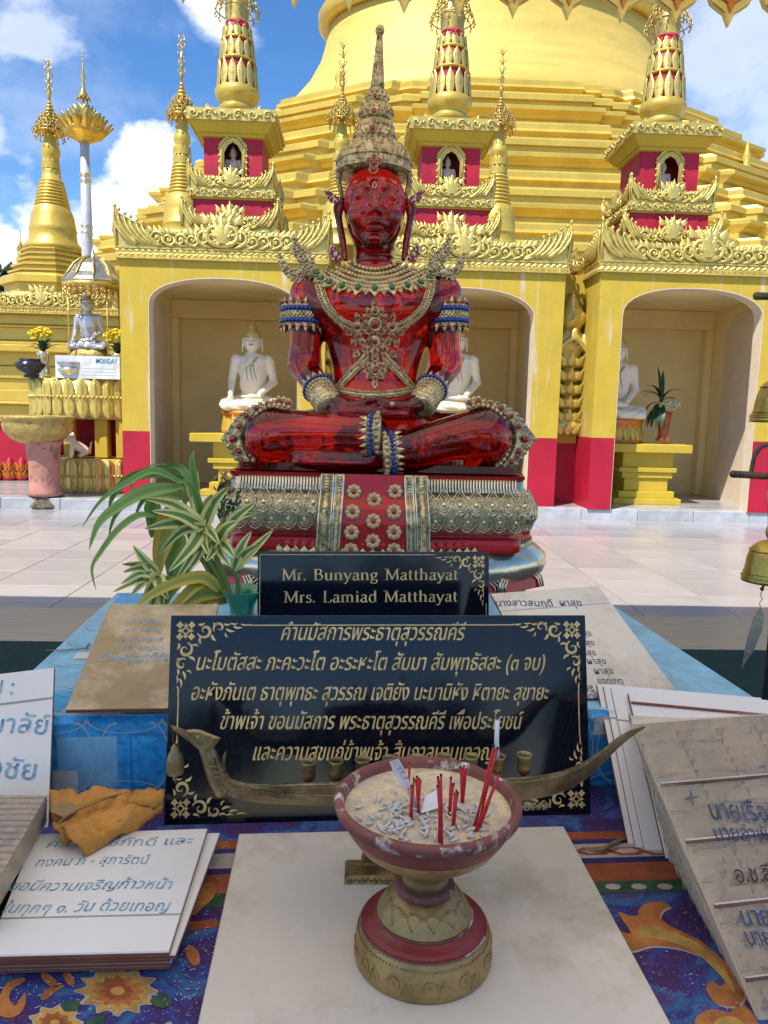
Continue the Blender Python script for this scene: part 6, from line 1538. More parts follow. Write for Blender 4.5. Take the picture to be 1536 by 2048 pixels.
for s in (-1, 1):
    for (a, b, nm, lift) in ((60, 76, 'inner_border', .006), (80, 104, 'outer_border', .008)):
        o = strip(nm, cxs+s*a*kf, cxs+s*b*kf, cxs+s*(a+8)*kf, cxs+s*(b+9)*kf, 'filigree', lift, th); m = MB()
        for i in range(34):
            u = (i+.5)/34; y, z = yz(u); xx = cxs+s*((a+b)/2+8*u)*kf; m.ball((xx, y-lift-.002, z), (b-a)*.28*kf, 7, 4, (1, .5, .7))
            if nm == 'outer_border':
                for q in (-1, 1): m.tube([Vector((xx+q*7*kf, y-lift-.003, z))+Vector((v[0], v[1], v[2])) for v in spiral((0, 0), 4*kf, 1.2, i, q, 7)], .0014, 4)
        m.build('border_relief', 'filigree', o, kind='stuff')
        for e in (a, b):
            m = MB(); m.tube([(cxs+s*(e+8*u)*kf, yz(u)[0]-lift-.003, yz(u)[1]) for u in [q/12 for q in range(13)]], .0035, 5); m.build('edge_rib', 'silver_plain', o)
m = MB()
for i in range(8): a = 2*PI*i/8; m.ball((9.5*kf*math.cos(a), -.006, 9.5*kf*math.sin(a)), 6.2*kf, 8, 5, (1, .5, 1))
ros = m.build('rosette', 'bead_gold', None); rme = ros.data; bpy.data.objects.remove(ros)
m = MB(); m.ball((0, -.010, 0), 5*kf, 8, 5, (1, .5, 1)); rc_ = m.build('rosette_stone', 'gem_red', None); cme = rc_.data; bpy.data.objects.remove(rc_)
for (x, y) in ((707, 984), (788, 984), (747, 1000), (705, 1022), (786, 1022), (746, 1040), (704, 1062), (787, 1062), (746, 1080), (703, 1098), (788, 1098)):
    zz0 = Lw(x, y, -.33)[2]; u = float(np.interp(-zz0, [-q[0] for q in fpath], [i/(len(fpath)-1) for i in range(len(fpath))])); yy0, _ = yz(u)
    o = inst('rosette', rme, th, TR(cxs+(x-747)*kf, yy0-.003, zz0, -.1)); c = inst('rosette_stone', cme, o, Matrix())
m = MB(); g = MB()
for i in range(-4, 5):
    st = len(m.v); flame(m, 0, 0, (26-3*abs(i))*kf, 13*kf, 0, 0, 4*kf); m.xf(Matrix.Translation((cxs+i*8.5*kf, yF-.025, Lw(747, 954, -.3)[2])) @ Matrix.Rotation(PI-.12*i, 4, 'Y') @ Matrix.Rotation(-.2, 4, 'X'), st)
    st = len(m.v); flame(m, 0, 0, (15-2*abs(i))*kf, 11*kf, 0, 0, 4*kf); m.xf(Matrix.Translation((cxs+i*8*kf, yF-.032, Lw(747, 954, -.3)[2])) @ Matrix.Rotation(PI-.12*i, 4, 'Y') @ Matrix.Rotation(-.2, 4, 'X'), st)
m.build('top_fringe', 'filigree', th, kind='stuff')
# lower lotus bulge in bright silver, red toothed rim, red scoop panels and a hidden square pedestal
Yb = -.02
def oval(name, mat, prof, sx=1.0, sy=.62, smooth=True, n=72):
    m = MB(); m.lathe([(r_*kf, Lw(752, y, -.3)[2]) for y, r_ in prof][::-1], n, (Lw(753, 1100, -.2)[0], .03, 0), sx, sy, smooth); return m.build(name, mat, th)
oval('red_collar', 'lacquer_red', [(1088, 300), (1090, 344), (1093, 346), (1098, 344)])
m = MB(); cc = Lw(753, 1100, -.2)[0]; nT = 110; zc_ = Lw(752, 1092, -.3)[2]
for i in range(nT):
    a = 2*PI*i/nT; st = len(m.v); flame(m, 0, 0, 14*kf, 17*kf, 0, 0, 3*kf); m.xf(Matrix.Translation((cc+346*kf*math.cos(a), .03+346*kf*.62*math.sin(a), zc_)) @ Matrix.Rotation(math.atan2(math.sin(a)/.62, math.cos(a))+PI/2, 4, 'Z'), st)
m.build('red_teeth', 'lacquer_red', th, kind='stuff')
m = MB(); zc_ = Lw(752, 1106, -.3)[2]
for i in range(nT):
    a = 2*PI*i/nT; st = len(m.v); flame(m, 0, 0, 15*kf, 18*kf, 0, 0, 4*kf); m.xf(Matrix.Translation((cc+350*kf*math.cos(a), .03+350*kf*.62*math.sin(a)-.004, zc_)) @ Matrix.Rotation(math.atan2(math.sin(a)/.62, math.cos(a))+PI/2, 4, 'Z'), st)
m.build('silver_teeth', 'filigree', th, kind='stuff')
oval('silver_bulge', 'silver_plain', [(1098, 340), (1104, 352), (1112, 366), (1128, 384), (1145, 388), (1162, 380), (1176, 366), (1186, 350), (1192, 340)])
oval('foot_rim', 'filigree', [(1190, 345), (1193, 352), (1198, 352), (1202, 344), (1215, 344)])
for s in (-1, 1):   # red scoop panels low on the bulge
    for a in (-.62, -1.05, -1.55):
        ang = a if s > 0 else -PI-a
        m = MB(); pts = [(-.10, 0), (-.10, .03), (-.075, .052), (-.03, .062), (.03, .062), (.075, .052), (.10, .03), (.10, 0)]; st = len(m.v); m.prism(pts, .03); R__ = 378*kf
        m.xf(Matrix.Translation((cc+R__*math.cos(ang), .03+R__*.62*math.sin(ang)-.004, Lw(752, 1188, -.3)[2])) @ Matrix.Rotation(math.atan2(math.sin(ang)/.62, math.cos(ang))+PI/2, 4, 'Z') @ Matrix.Rotation(-.25, 4, 'X'), st)
        o = m.build('red_scoop', 'lacquer_red', th); q = MB()
        for e in (1.0, 1.14, 1.28): q.tube([(x*e, -.003, z*e) for x, z in smoothpts2] if False else [(x*e, -.004, z*e) for x, z in pts], .004, 5)
        q.xf(Matrix.Translation((cc+R__*math.cos(ang), .03+R__*.62*math.sin(ang)-.004, Lw(752, 1188, -.3)[2])) @ Matrix.Rotation(math.atan2(math.sin(ang)/.62, math.cos(ang))+PI/2, 4, 'Z') @ Matrix.Rotation(-.25, 4, 'X')); q.build('scoop_rib', 'silver_plain', o)
ped = MB(); zp = Lw(752, 1215, -.3)[2]; ped.box((-.62+cc, -.33, -SO.z+.002), (.62+cc, .42, zp), .01); ped.build('pedestal', 'lacquer_red', th)
# ------------------------------------------------------------------ tables
TZ, BZ = .83, .99
EX = Vector((math.cos(TABROT), math.sin(TABROT), 0)); EYV = Vector((-math.sin(TABROT), math.cos(TABROT), 0)); UP = Vector((0, 0, 1))
def proj(P): v = CM.transposed() @ (Vector(P)-CP); return 768+F*v.x/-v.z, 1024-F*v.y/-v.z
def uv_(p): return p.dot(EX), p.dot(EYV)
def W3(u, v, z): return EX*u+EYV*v+UP*z
A = onz(232, 1182, BZ); B = onz(1200, 1190, BZ); C = onz(200, 1436, BZ)
uL, uR, vF, vN = uv_(A)[0], uv_(B)[0], (uv_(A)[1]+uv_(B)[1])/2, uv_(C)[1]
def frame_thing(name, label, cat, p, group=None): return thing(name, label, cat, tuple(p), TABROT, group)
def local_box(m, u0, u1, v0, v1, z0, z1, o, bev=0): ou, ov = uv_(o); m.box((u0-ou, v0-ov, z0-o.z), (u1-ou, v1-ov, z1-o.z), bev)
nt_o = W3((uL+uR)/2, (vN+.2)/2, .135)
tb = frame_thing('offering_table', 'long low table under a purple floral cloth at the front', 'table', nt_o)
m = MB(); local_box(m, uL-.5, uR+.5, .45, vN+.25, TZ-.05, TZ-.012, nt_o, .004); m.build('tabletop', 'bark', tb)
for u in (uL-.4, uR+.4):
    for v in (.5, vN+.2): m = MB(); local_box(m, u-.03, u+.03, v-.03, v+.03, .135, TZ-.05, nt_o, .004); m.build('leg', 'bark', tb)
def carpet_material():
    m = bpy.data.materials.new('floral_cloth'); m.use_nodes = True; nt = m.node_tree; b = nt.nodes['Principled BSDF']; b.inputs['Roughness'].default_value = .8
    t = N(nt, 'ShaderNodeTexCoord'); n = N(nt, 'ShaderNodeTexNoise'); n.inputs['Scale'].default_value = 7; n.inputs['Detail'].default_value = 6; n.inputs['Distortion'].default_value = 1.6; link(nt, t.outputs['Object'], n.inputs['Vector'])
    r = N(nt, 'ShaderNodeValToRGB'); e = r.color_ramp.elements; e[0].position = .30; e[0].color = (.035, .012, .10, 1); e[1].position = .75; e[1].color = (.09, .02, .07, 1)
    for p, c in ((.42, (.05, .012, .09)), (.50, (.025, .03, .20)), (.56, (.03, .12, .28)), (.62, (.05, .05, .22))): q = e.new(p); q.color = c+(1,)
    link(nt, n.outputs[0], r.inputs[0])
    s = N(nt, 'ShaderNodeTexNoise'); s.inputs['Scale'].default_value = 260; link(nt, t.outputs['Object'], s.inputs['Vector'])
    mx = N(nt, 'ShaderNodeMix', data_type='RGBA'); mr = N(nt, 'ShaderNodeMapRange'); mr.inputs[1].default_value = .60; mr.inputs[2].default_value = .72; mr.inputs[4].default_value = .6; link(nt, s.outputs[0], mr.inputs[0]); link(nt, mr.outputs[0], mx.inputs[0]); link(nt, r.outputs[0], mx.inputs[6]); mx.inputs[7].default_value = (.30, .22, .22, 1); link(nt, mx.outputs[2], b.inputs['Base Color'])
    bp = N(nt, 'ShaderNodeBump'); bp.inputs['Strength'].default_value = .6; bp.inputs['Distance'].default_value = .002; link(nt, s.outputs[0], bp.inputs['Height']); link(nt, bp.outputs[0], b.inputs['Normal']); MAT['floral_cloth'] = m
carpet_material()
M('print_orange', (.52, .19, .045), .85, 0, var=.22, vs=26, bump=.4, bs=300, stain=(.35, .08, .03), ss=18, slo=.5, shi=.7)
M('print_gold', (.58, .34, .08), .85, 0, var=.2, vs=30, bump=.4, bs=300)
M('print_rust', (.36, .085, .03), .85, 0, var=.18, vs=30, bump=.4, bs=300, stain=(.24, .09, .05), ss=25)
M('print_pale', (.50, .42, .36), .85, 0, var=.12, vs=30, bump=.4, bs=300)
M('print_green', (.04, .10, .05), .85, 0, var=.25, vs=40, bump=.4, bs=300)
M('print_navy', (.04, .03, .16), .85, 0, var=.3, vs=20, bump=.4, bs=300)
co = W3((uL+uR)/2, .9, TZ-.01); cloth = frame_thing('floral_tablecloth', 'purple and blue cloth printed with orange flowers covering the front table', 'tablecloth', co)
m = MB(); local_box(m, uL-.55, uR+.55, .40, vN+.30, TZ-.012, TZ, co, .004); m.build('cloth', 'floral_cloth', cloth)
TROT = Matrix.Rotation(TABROT, 4, 'Z')
def on_table(px, py, z, o): p = onz(px, py, z)-o; return (p.dot(EX), p.dot(EYV), p.z)
def print_poly(pts, mat, lift, name='printed_shape', kk=3, sharp=False, parent=None):
    # flat print on the cloth, a thin skin just above it; outline given where it shows in the photo
    P = pts if sharp else [(q.x, q.y) for q in smoothpts([(a, b, 0) for a, b in pts], kk, True)]
    V = [on_table(x, y, TZ+lift, co) for x, y in P]; m = MB(); m.add(V, [tuple(range(len(V)))]); me_ = m.build(name, mat, parent or cloth)
    bm = bmesh.new(); bm.from_mesh(me_.data); bmesh.ops.triangulate(bm, faces=bm.faces[:]); 
    for f in bm.faces:
        if f.normal.z < 0: f.normal_flip()
    bm.to_mesh(me_.data); bm.free(); return me_
def ruv(u0, u1, v0, v1, mat, lift, name): m = MB(); m.add([(u-uv_(co)[0], v-uv_(co)[1], lift+.01) for u, v in ((u0, v0), (u1, v0), (u1, v1), (u0, v1))], [(0, 1, 2, 3)]); return m.build(name, mat, cloth)
vv = lambda px, py: uv_(onz(px, py, TZ))[1]
bands = [((1180, 1664), (1180, 1679), 'print_rust'), ((1180, 1679), (1180, 1688), 'print_navy'), ((1190, 1688), (1200, 1716), 'print_pale'), ((1200, 1716), (1205, 1727), 'print_navy'), ((1205, 1727), (1215, 1763), 'print_rust'), ((1215, 1763), (1220, 1788), 'print_green')]
for a, b_, mt in bands: ruv(uL-.5, uR+.5, vv(*b_), vv(*a), mt, .0006, 'printed_band')
for px in (1175, 1226, 1278, 1330):
    p = on_table(px, 1773, TZ+.0012, co); m = MB(); m.add([(p[0]+.013*math.cos(q), p[1]+.008*math.sin(q), p[2]) for q in [2*PI*i/14 for i in range(14)]], [tuple(range(14))]); m.build('printed_dot', 'print_pale', cloth)
for px in (1110, 1188, 1255, 1320):
    p = on_table(px, 1702, TZ+.0012, co)
    for sc, mt, lf in ((1, 'print_rust', 0), (.62, 'print_pale', .0005)):
        m = MB(); m.add([(p[0]+sc*.036*math.cos(q), p[1]+sc*.014*math.sin(q), p[2]+lf) for q in [2*PI*i/6 for i in range(6)]], [tuple(range(6))]); m.build('printed_hexagon', mt, cloth)
# scroll and leaf print at right
S1 = [(1275, 1824), (1290, 1808), (1320, 1803), (1340, 1812), (1326, 1820), (1320, 1834), (1338, 1850), (1370, 1866), (1410, 1888), (1450, 1925), (1480, 1965), (1488, 1995), (1475, 2010), (1450, 2012), (1425, 2000), (1412, 1975), (1425, 1962), (1438, 1972), (1450, 1965), (1438, 1940), (1400, 1912), (1350, 1895), (1300, 1892), (1262, 1902), (1245, 1880), (1236, 1862), (1262, 1866), (1236, 1825), (1262, 1832), (1280, 1828)]
print_poly([(x+(3 if x > 1350 else 3), y+4) for x, y in S1], 'print_pale', .0008); print_poly(S1, 'print_orange', .0014)
print_poly([(1290, 1850), (1340, 1862), (1400, 1890), (1450, 1940), (1470, 1985), (1440, 1950), (1390, 1905), (1330, 1880), (1280, 1874)], 'print_gold', .0020)
print_poly([(1390, 2040), (1420, 2018), (1460, 2025), (1475, 2005), (1500, 2020), (1520, 2060), (1500, 2110), (1430, 2110), (1400, 2080)], 'print_orange', .0008)
print_poly([(1425, 2050), (1450, 2032), (1480, 2040), (1500, 2070), (1480, 2090), (1440, 2085)], 'print_gold', .0014)
# big flower and tendrils at left
def flower(cx, cy, rx, ry, n=11, seed=0, tip=1.0):
    rn = random.Random(seed)
    def star(R1, R2, j=0): return [(cx+(R1 if i % 2 == 0 else R2)*rx*math.cos(2*PI*i/(2*n))*(1+rn.uniform(-j, j)), cy+(R1 if i % 2 == 0 else R2)*ry*math.sin(2*PI*i/(2*n))) for i in range(2*n)]
    print_poly(star(1.08, .84, .05), 'print_pale', .0008); print_poly(star(1.0, .74, .05), 'print_gold', .0014); print_poly(star(.66, .50), 'print_orange', .0020); print_poly(star(.40, .30), 'print_rust', .0026); print_poly(star(.20, .16), 'print_gold', .0032)
flower(235, 1982, 80, 48, 12, 1); flower(110, 2045, 52, 34, 9, 2); flower(330, 2075, 50, 30, 9, 3); flower(20, 2090, 60, 30, 9, 5)
for P in (([(0, 1990), (15, 1965), (45, 1955), (50, 1962), (28, 1975), (18, 1995), (30, 2012), (45, 1990), (52, 1985), (50, 2010), (36, 2030), (10, 2035), (-10, 2020)]), ([(82, 1945), (100, 1950), (118, 1968), (108, 1975), (90, 1965)]), ([(125, 1938), (140, 1945), (150, 1965), (138, 1970), (128, 1955)]), ([(80, 1995), (100, 1975), (130, 1970), (110, 1985), (90, 2000)]), ([(310, 1910), (330, 1900), (350, 1905), (335, 1915)]), ([(370, 1800), (400, 1770), (425, 1765), (430, 1790), (405, 1815), (385, 1830)]), ([(375, 1890), (395, 1900), (400, 1925), (385, 1930), (372, 1910)])): print_poly(P, 'print_orange', .0008)
for P in (([(118, 2015), (140, 2000), (160, 2005), (150, 2025), (130, 2035)]), ([(300, 2000), (325, 1985), (345, 2005), (330, 2015), (310, 2012)]), ([(160, 1930), (180, 1922), (190, 1935), (175, 1945)]), ([(170, 2045), (200, 2030), (210, 2040), (190, 2060)])): print_poly(P, 'print_green', .0011)
print_poly([(365, 1845), (400, 1842), (432, 1838), (436, 1853), (400, 1858), (360, 1862)], 'print_rust', .0008)
for P in ([(1140, 1650), (1180, 1640), (1240, 1642), (1290, 1648)],): pass

# crumbs, ash flecks lying on the cloth
m = MB(); rn = random.Random(11)
for i in range(420):
    px, py = (rn.uniform(350, 470), rn.uniform(1670, 2040)) if rn.random() < .55 else ((rn.uniform(0, 400), rn.uniform(1930, 2045)) if rn.random() < .5 else (rn.uniform(1150, 1480), rn.uniform(1660, 2040)))
    p = on_table(px, py, TZ+.0008, co); s = rn.uniform(.0003, .0009); a = rn.uniform(0, PI); L_ = s*rn.uniform(1, 4)
    m.tube([(p[0]-L_*math.cos(a), p[1]-L_*math.sin(a), TZ-co.z+.001+s), (p[0]+L_*math.cos(a), p[1]+L_*math.sin(a), TZ-co.z+.001+s)], s*.6, 4)
tag(m.build('crumbs', 'ash_stub', None), 'pale ash flecks and crumbs scattered over the floral cloth', 'crumbs', None, 'stuff'); o = bpy.data.objects['crumbs']; o.location = co; o.rotation_euler = (0, 0, TABROT)

# blue covered table behind
bo = W3((uL+uR)/2, (vN+vF)/2, .0); bo.z = .135
bt = frame_thing('statue_table', 'low table wrapped in glossy blue patterned oilcloth in front of the statue', 'table', bo)
m = MB(); local_box(m, uL, uR, vN, vF, .135, BZ, bo, .012); m.build('oilcloth', 'blue_bright', bt)
m = MB(); local_box(m, uL+.012, uR-.012, vN+.012, vF-.012, BZ, BZ+.0012, bo); m.build('oilcloth_top', 'blue_cloth', bt)
ou, ov = uv_(bo)
def face_pt(a, b, side, lift):  # side 'f': front face (a along x, b height above table cloth); 't': top (a along x, b depth)
    return (a-ou, vN-ov-lift, TZ+b-bo.z) if side == 'f' else (a-ou, vN+b-ov, BZ-bo.z+lift)
def decal(pts, side, mat, lift, name): m = MB(); m.add([face_pt(a, b, side, lift) for a, b in pts], [tuple(range(len(pts)))]); return m.build(name, mat, bt)
def arcribbon(cx, cy, r, a0, a1, w_, side, mat, lift, sx=1, sy=1):
    m = MB(); n = 18; V = []
    for i in range(n+1):
        a = a0+(a1-a0)*i/n
        for q in (-1, 1): V.append(face_pt(cx+(r+q*w_/2)*math.cos(a)*sx, cy+(r+q*w_/2)*math.sin(a)*sy, side, lift))
    m.add(V, [(2*i, 2*i+1, 2*i+3, 2*i+2) for i in range(n)]); return m.build('printed_arc', mat, bt)
uf = lambda px, py: uv_(onz(px, py, TZ))[0]
# front face print
cell = .145; base_u = uf(252, 1590)
for i in range(-3, 14):
    u = base_u+(i-1)*cell
    decal([(u+.008, .012), (u+cell-.010, .012), (u+cell-.010, .128), (u+.008, .128)], 'f', 'blue_deep' if i % 2 else 'blue_bright', .0006, 'printed_square')
    decal([(u+.014, .018), (u+cell-.016, .018), (u+cell-.016, .122), (u+.014, .122)], 'f', 'blue_bright' if i % 2 else 'blue_cloth', .0010, 'printed_square')
    if i % 2: decal([(u+cell-.062, .112), (u+cell-.012, .112), (u+cell-.012, .152), (u+cell-.058, .152)], 'f', 'print_white', .0014, 'printed_block')
    else: decal([(u+.004, .004), (u+.052, .004), (u+.052, .052), (u+.004, .052)], 'f', 'print_white', .0014, 'printed_block')
    arcribbon(u, .158, .072, PI, 2*PI, .0042, 'f', 'print_grey', .002, 1, .4); arcribbon(u+.05, .08, .07, -PI/2, PI/2, .0042, 'f', 'print_grey', .002, .5, 1); arcribbon(u+.0, .0, .072, 0, PI, .0042, 'f', 'print_grey', .002, 1, .4); arcribbon(u+.05+cell*.55, .08, .07, PI/2, 1.5*PI, .0042, 'f', 'print_grey', .002, .5, 1)
depth = vF-vN
for j in range(7):
    for i in range(12):
        u = uL+.03+i*.148; v = .03+j*.148
        if u+.14 > uR or v+.12 > depth: continue
        decal([(u, v), (u+.125, v), (u+.125, v+.115), (u, v+.115)], 't', 'blue_cloth' if (i+j) % 2 else 'blue_bright', .0016, 'printed_square') if (i+j) % 3 == 0 else None
        if (i+2*j) % 3 == 1: decal([(u+.045, v+.035), (u+.10, v+.035), (u+.10, v+.085), (u+.045, v+.085)], 't', 'print_white', .0024, 'printed_block')
        arcribbon(u+.07, v+.06, .085, 0, 2*PI, .0022, 't', 'print_grey', .0030)

# ------------------------------------------------------------------ black granite plaques
GL = {
 'M': (.98, [[(.14, 0), (.16, .7)], [(.16, .7), (.48, .04)], [(.48, .04), (.80, .7)], [(.80, .7), (.84, 0)]], [(.14, 0), (.84, 0), (.10, .7, 1), (.86, .7, 1)]),
 'r': (.40, [[(.14, 0), (.14, .46)], [(.14, .33), (.19, .41), (.27, .46), (.35, .43)]], [(.14, 0), (.10, .455, .5)]),
 '.': (.24, [], []),
 'B': (.70, [[(.16, 0), (.16, .7)], [(.16, .68), (.38, .68), (.50, .60), (.50, .48), (.38, .38), (.16, .38)], [(.16, .38), (.42, .37), (.57, .27), (.56, .12), (.42, .02), (.16, .02)]], [(.12, 0, .7), (.12, .7, .7)]),
 'u': (.62, [[(.14, .46), (.14, .14), (.19, .03), (.29, .0), (.40, .06), (.46, .14)], [(.46, .46), (.46, 0)]], [(.10, .455, .5), (.42, .455, .5), (.50, .01, .5)]),
 'n': (.64, [[(.14, .46), (.14, 0)], [(.14, .32), (.22, .43), (.34, .46), (.45, .40), (.48, .28), (.48, 0)]], [(.14, 0), (.48, 0), (.10, .455, .5)]),
 'y': (.56, [[(.08, .46), (.29, .02)], [(.50, .46), (.29, .02), (.20, -.16), (.12, -.21), (.04, -.18)]], [(.08, .46, .8), (.50, .46, .7)]),
 'a': (.54, [[(.12, .38), (.20, .45), (.32, .45), (.39, .37), (.39, .08), (.45, .01), (.50, .03)], [(.39, .27), (.20, .24), (.10, .14), (.14, .03), (.24, -.005), (.39, .10)]], []),
 'g': (.58, [[(.26, .46), (.13, .40), (.11, .28), (.19, .18), (.32, .18), (.41, .26), (.40, .40), (.26, .46)], [(.18, .18), (.12, .10), (.22, .04), (.42, .02), (.47, -.08), (.38, -.19), (.20, -.21), (.09, -.14), (.14, -.04), (.22, .02)], [(.38, .42), (.50, .47)]], []),
 't': (.38, [[(.16, .60), (.16, .10), (.22, .01), (.33, .03)], [(.05, .45), (.33, .45)]], []),
 'h': (.64, [[(.14, .72), (.14, 0)], [(.14, .32), (.22, .43), (.34, .46), (.45, .40), (.48, .28), (.48, 0)]], [(.14, 0), (.48, 0), (.10, .715, .5)]),
 's': (.46, [[(.36, .38), (.28, .45), (.16, .44), (.11, .35), (.18, .27), (.30, .22), (.37, .13), (.31, .02), (.18, -.005), (.08, .06)]], []),
 'L': (.62, [[(.16, .7), (.16, .02)], [(.16, .02), (.50, .02), (.57, .16)]], [(.16, 0, .8), (.16, .7)]),
 'm': (.94, [[(.14, .46), (.14, 0)], [(.14, .32), (.22, .43), (.32, .46), (.42, .40), (.45, .28), (.45, 0)], [(.45, .32), (.53, .43), (.63, .46), (.73, .40), (.76, .28), (.76, 0)]], [(.14, 0), (.45, 0), (.76, 0), (.10, .455, .5)]),
 'i': (.32, [[(.16, .46), (.16, 0)]], [(.16, 0), (.12, .455, .5)]),
 'd': (.62, [[(.46, .72), (.46, .0)], [(.46, .36), (.34, .46), (.20, .44), (.11, .30), (.11, .14), (.20, .01), (.34, .0), (.46, .10)]], [(.42, .715, .5), (.50, .01, .5)]),
 ' ': (.42, [], [])}
def serif_text(mb, txt, T, h):
    x = 0; out = []
    def quad(a, b, c, d): mb.add([(T @ Vector((p[0]*h, p[1]*h, 0)))[:] for p in (a, b, c, d)], [(0, 1, 2, 3)])
    tot = sum(GL[c][0] for c in txt)
    for c in txt:
        adv, st, se = GL[c]
        for s in st:
            P = smoothpts([(a, b, 0) for a, b in s], 5) if len(s) > 2 else [Vector((a, b, 0)) for a, b in s]
            L_ = []; Rr = []
            for i, p in enumerate(P):
                d = (P[min(i+1, len(P)-1)]-P[max(i-1, 0)]).normalized(); w_ = (.034+.088*abs(d.y)**1.4*(1 if d.x*d.y <= .02 else .55))/2; nrm = Vector((-d.y, d.x, 0)); L_.append(p+nrm*w_); Rr.append(p-nrm*w_)
            for i in range(len(P)-1): quad(*[(x-tot/2+v.x, v.y) for v in (Rr[i], Rr[i+1], L_[i+1], L_[i])])
        for s in se:
            sx, sy = s[0], s[1]; wd = .115*(s[2] if len(s) > 2 else 1); b = .03 if sy < .3 else -.03
            quad((x-tot/2+sx-wd, sy), (x-tot/2+sx+wd, sy), (x-tot/2+sx+wd, sy+b), (x-tot/2+sx-wd, sy+b))
        if c in '.i':
            cx, cy, r_ = (.10, .045, .055) if c == '.' else (.15, .63, .055); n = 12
            mb.add([(T @ Vector(((x-tot/2+cx+r_*math.cos(2*PI*i/n))*h, (cy+r_*math.sin(2*PI*i/n))*h, 0)))[:] for i in range(n)], [tuple(range(n))])
        x += adv
    return tot*h
class Board:
    # an upright or leaning slab: BL corner, width direction, leaning-back up direction
    def __init__(s, bl, br, tilt, top_px, name, label, cat, th=.02):
        s.bl = bl; w_ = br-bl; s.W = w_.length; s.x = w_.normalized(); back = Vector((-s.x.y, s.x.x, 0)).normalized(); s.u = (UP*math.cos(tilt)+back*math.sin(tilt)).normalized(); s.n = s.x.cross(s.u)
        lo, hi = .02, 2.0
        for _ in range(40):
            mid = (lo+hi)/2
            if proj(bl+s.u*mid)[1] > top_px: lo = mid
            else: hi = mid
        s.H = lo; s.T = Matrix.Translation(bl) @ Matrix((s.x, s.u, s.n)).transposed().to_4x4()   # local x right, y up the face, z out
        s.root = bpy.data.objects.new(name, None); COL.objects.link(s.root); s.root.matrix_world = s.T; tag(s.root, label, cat); s.th = th
        s.root.empty_display_size = .05
    def hit(s, px, py): d = ray(px, py); t = (s.bl-CP).dot(s.n)/d.dot(s.n); p = CP+d*t-s.bl; return p.dot(s.x), p.dot(s.u)
    def text(s, txt, x0, x1, y, mat, hmul=None, shear=0, off=0, name='lettering', lift=.0008, jit=0, rot=0, ext=0, kind=None, nib=1):
        a, b = s.hit(x0, y), s.hit(x1, y); m = MB(); w_ = math.hypot(b[0]-a[0], b[1]-a[1])
        T = Matrix.Translation(((a[0]+b[0])/2, (a[1]+b[1])/2, lift)) @ Matrix.Rotation(math.atan2(b[1]-a[1], b[0]-a[0])+rot, 4, 'Z')
        for q in range(nib):
            text_mesh(m, txt, w_, hmul, Matrix.Translation(((q-(nib-1)/2)*.0007, (q-(nib-1)/2)*.0005, .00015*q)) @ T, shear, ext, off, 'CENTER', jit)
        return m.build(name, mat, s.root, kind=kind) if m.v else None
def gold_corner(mb, x, y, sx, sy, s):
    # engraved Thai corner: square flower and two tapering flame scrolls
    T = lambda a, b: (x+sx*a*s, y+sy*b*s, .0008)
    for (cx, cy) in ((.18, .18), (.82, .18), (.18, .82), (.82, .82)):
        V = [T(cx*1.0+(.17)*math.cos(a)*(1+.25*math.cos(4*a)), cy+(.17)*math.sin(a)*(1+.25*math.cos(4*a))) for a in [2*PI*i/16 for i in range(16)]]; mb.add(V, [tuple(range(16))])
    for a0 in range(4):
        a = a0*PI/2; V = [T(.5+.42*math.cos(a+q)*r_, .5+.42*math.sin(a+q)*r_) for q, r_ in ((-.45, .62), (0, 1.1), (.45, .62), (0, .5))]; mb.add(V, [(0, 1, 2, 3)])
    n = 20; V = []
    for i in range(n+1):
        a = 2*PI*i/n
        for r_ in (.12, .20): V.append(T(.5+r_*math.cos(a), .5+r_*math.sin(a)))
    mb.add(V, [(2*i, 2*i+1, 2*i+3, 2*i+2) for i in range(n)])
    def ribbon(P, ws):
        V = []
        for i, p in enumerate(P):
            q = P[min(i+1, len(P)-1)]; r_ = P[max(i-1, 0)]; d = (q[0]-r_[0], q[1]-r_[1]); L_ = math.hypot(*d) or 1; nx, ny = -d[1]/L_*ws[i]/2, d[0]/L_*ws[i]/2; V += [(p[0]+nx, p[1]+ny), (p[0]-nx, p[1]-ny)]
        return V
    for swap in (0, 1):
        f_ = (lambda a, b: T(a, b)) if not swap else (lambda a, b: T(b, a))
        def spir(cx, cy, r, t0, d, turns, w0):
            P = []; ws = []; n = 22
            for i in range(n+1):
                u = i/n; a = t0+d*turns*2*PI*u; rr = r*(1-u*.82); P.append((cx+rr*math.cos(a), cy+rr*math.sin(a))); ws.append(w0*(.35+math.sin(PI*min(1, u*1.2+.05))))
            V = [f_(*v) for v in ribbon(P, ws)]; mb.add(V, [(2*i, 2*i+1, 2*i+3, 2*i+2) for i in range(n)])
        spir(1.55, .50, .42, PI*.9, -1, 1.15, .13); spir(2.35, .34, .34, PI*.8, 1, 1.0, .11)
        for (cx, cy, L_, w_, a) in ((1.95, .72, .42, .16, .9), (1.2, .15, .36, .14, -.3), (1.30, .88, .36, .14, 1.3), (2.0, .10, .36, .13, -.2), (2.75, .40, .50, .14, .25), (2.6, .12, .40, .12, -.05), (3.15, .26, .50, .12, .1), (3.0, .08, .40, .09, 0), (3.55, .13, .55, .09, 0), (2.7, .62, .30, .10, .9)):
            P = [(cx+L_*u*math.cos(a)-.06*math.sin(PI*u)*math.sin(a), cy+L_*u*math.sin(a)+.06*math.sin(PI*u)) for u in [i/6 for i in range(7)]]
            V = [f_(*v) for v in ribbon(P, [w_*math.sin(PI*min(.97, .2+.8*i/6)) for i in range(7)])]; mb.add(V, [(2*i, 2*i+1, 2*i+3, 2*i+2) for i in range(6)])
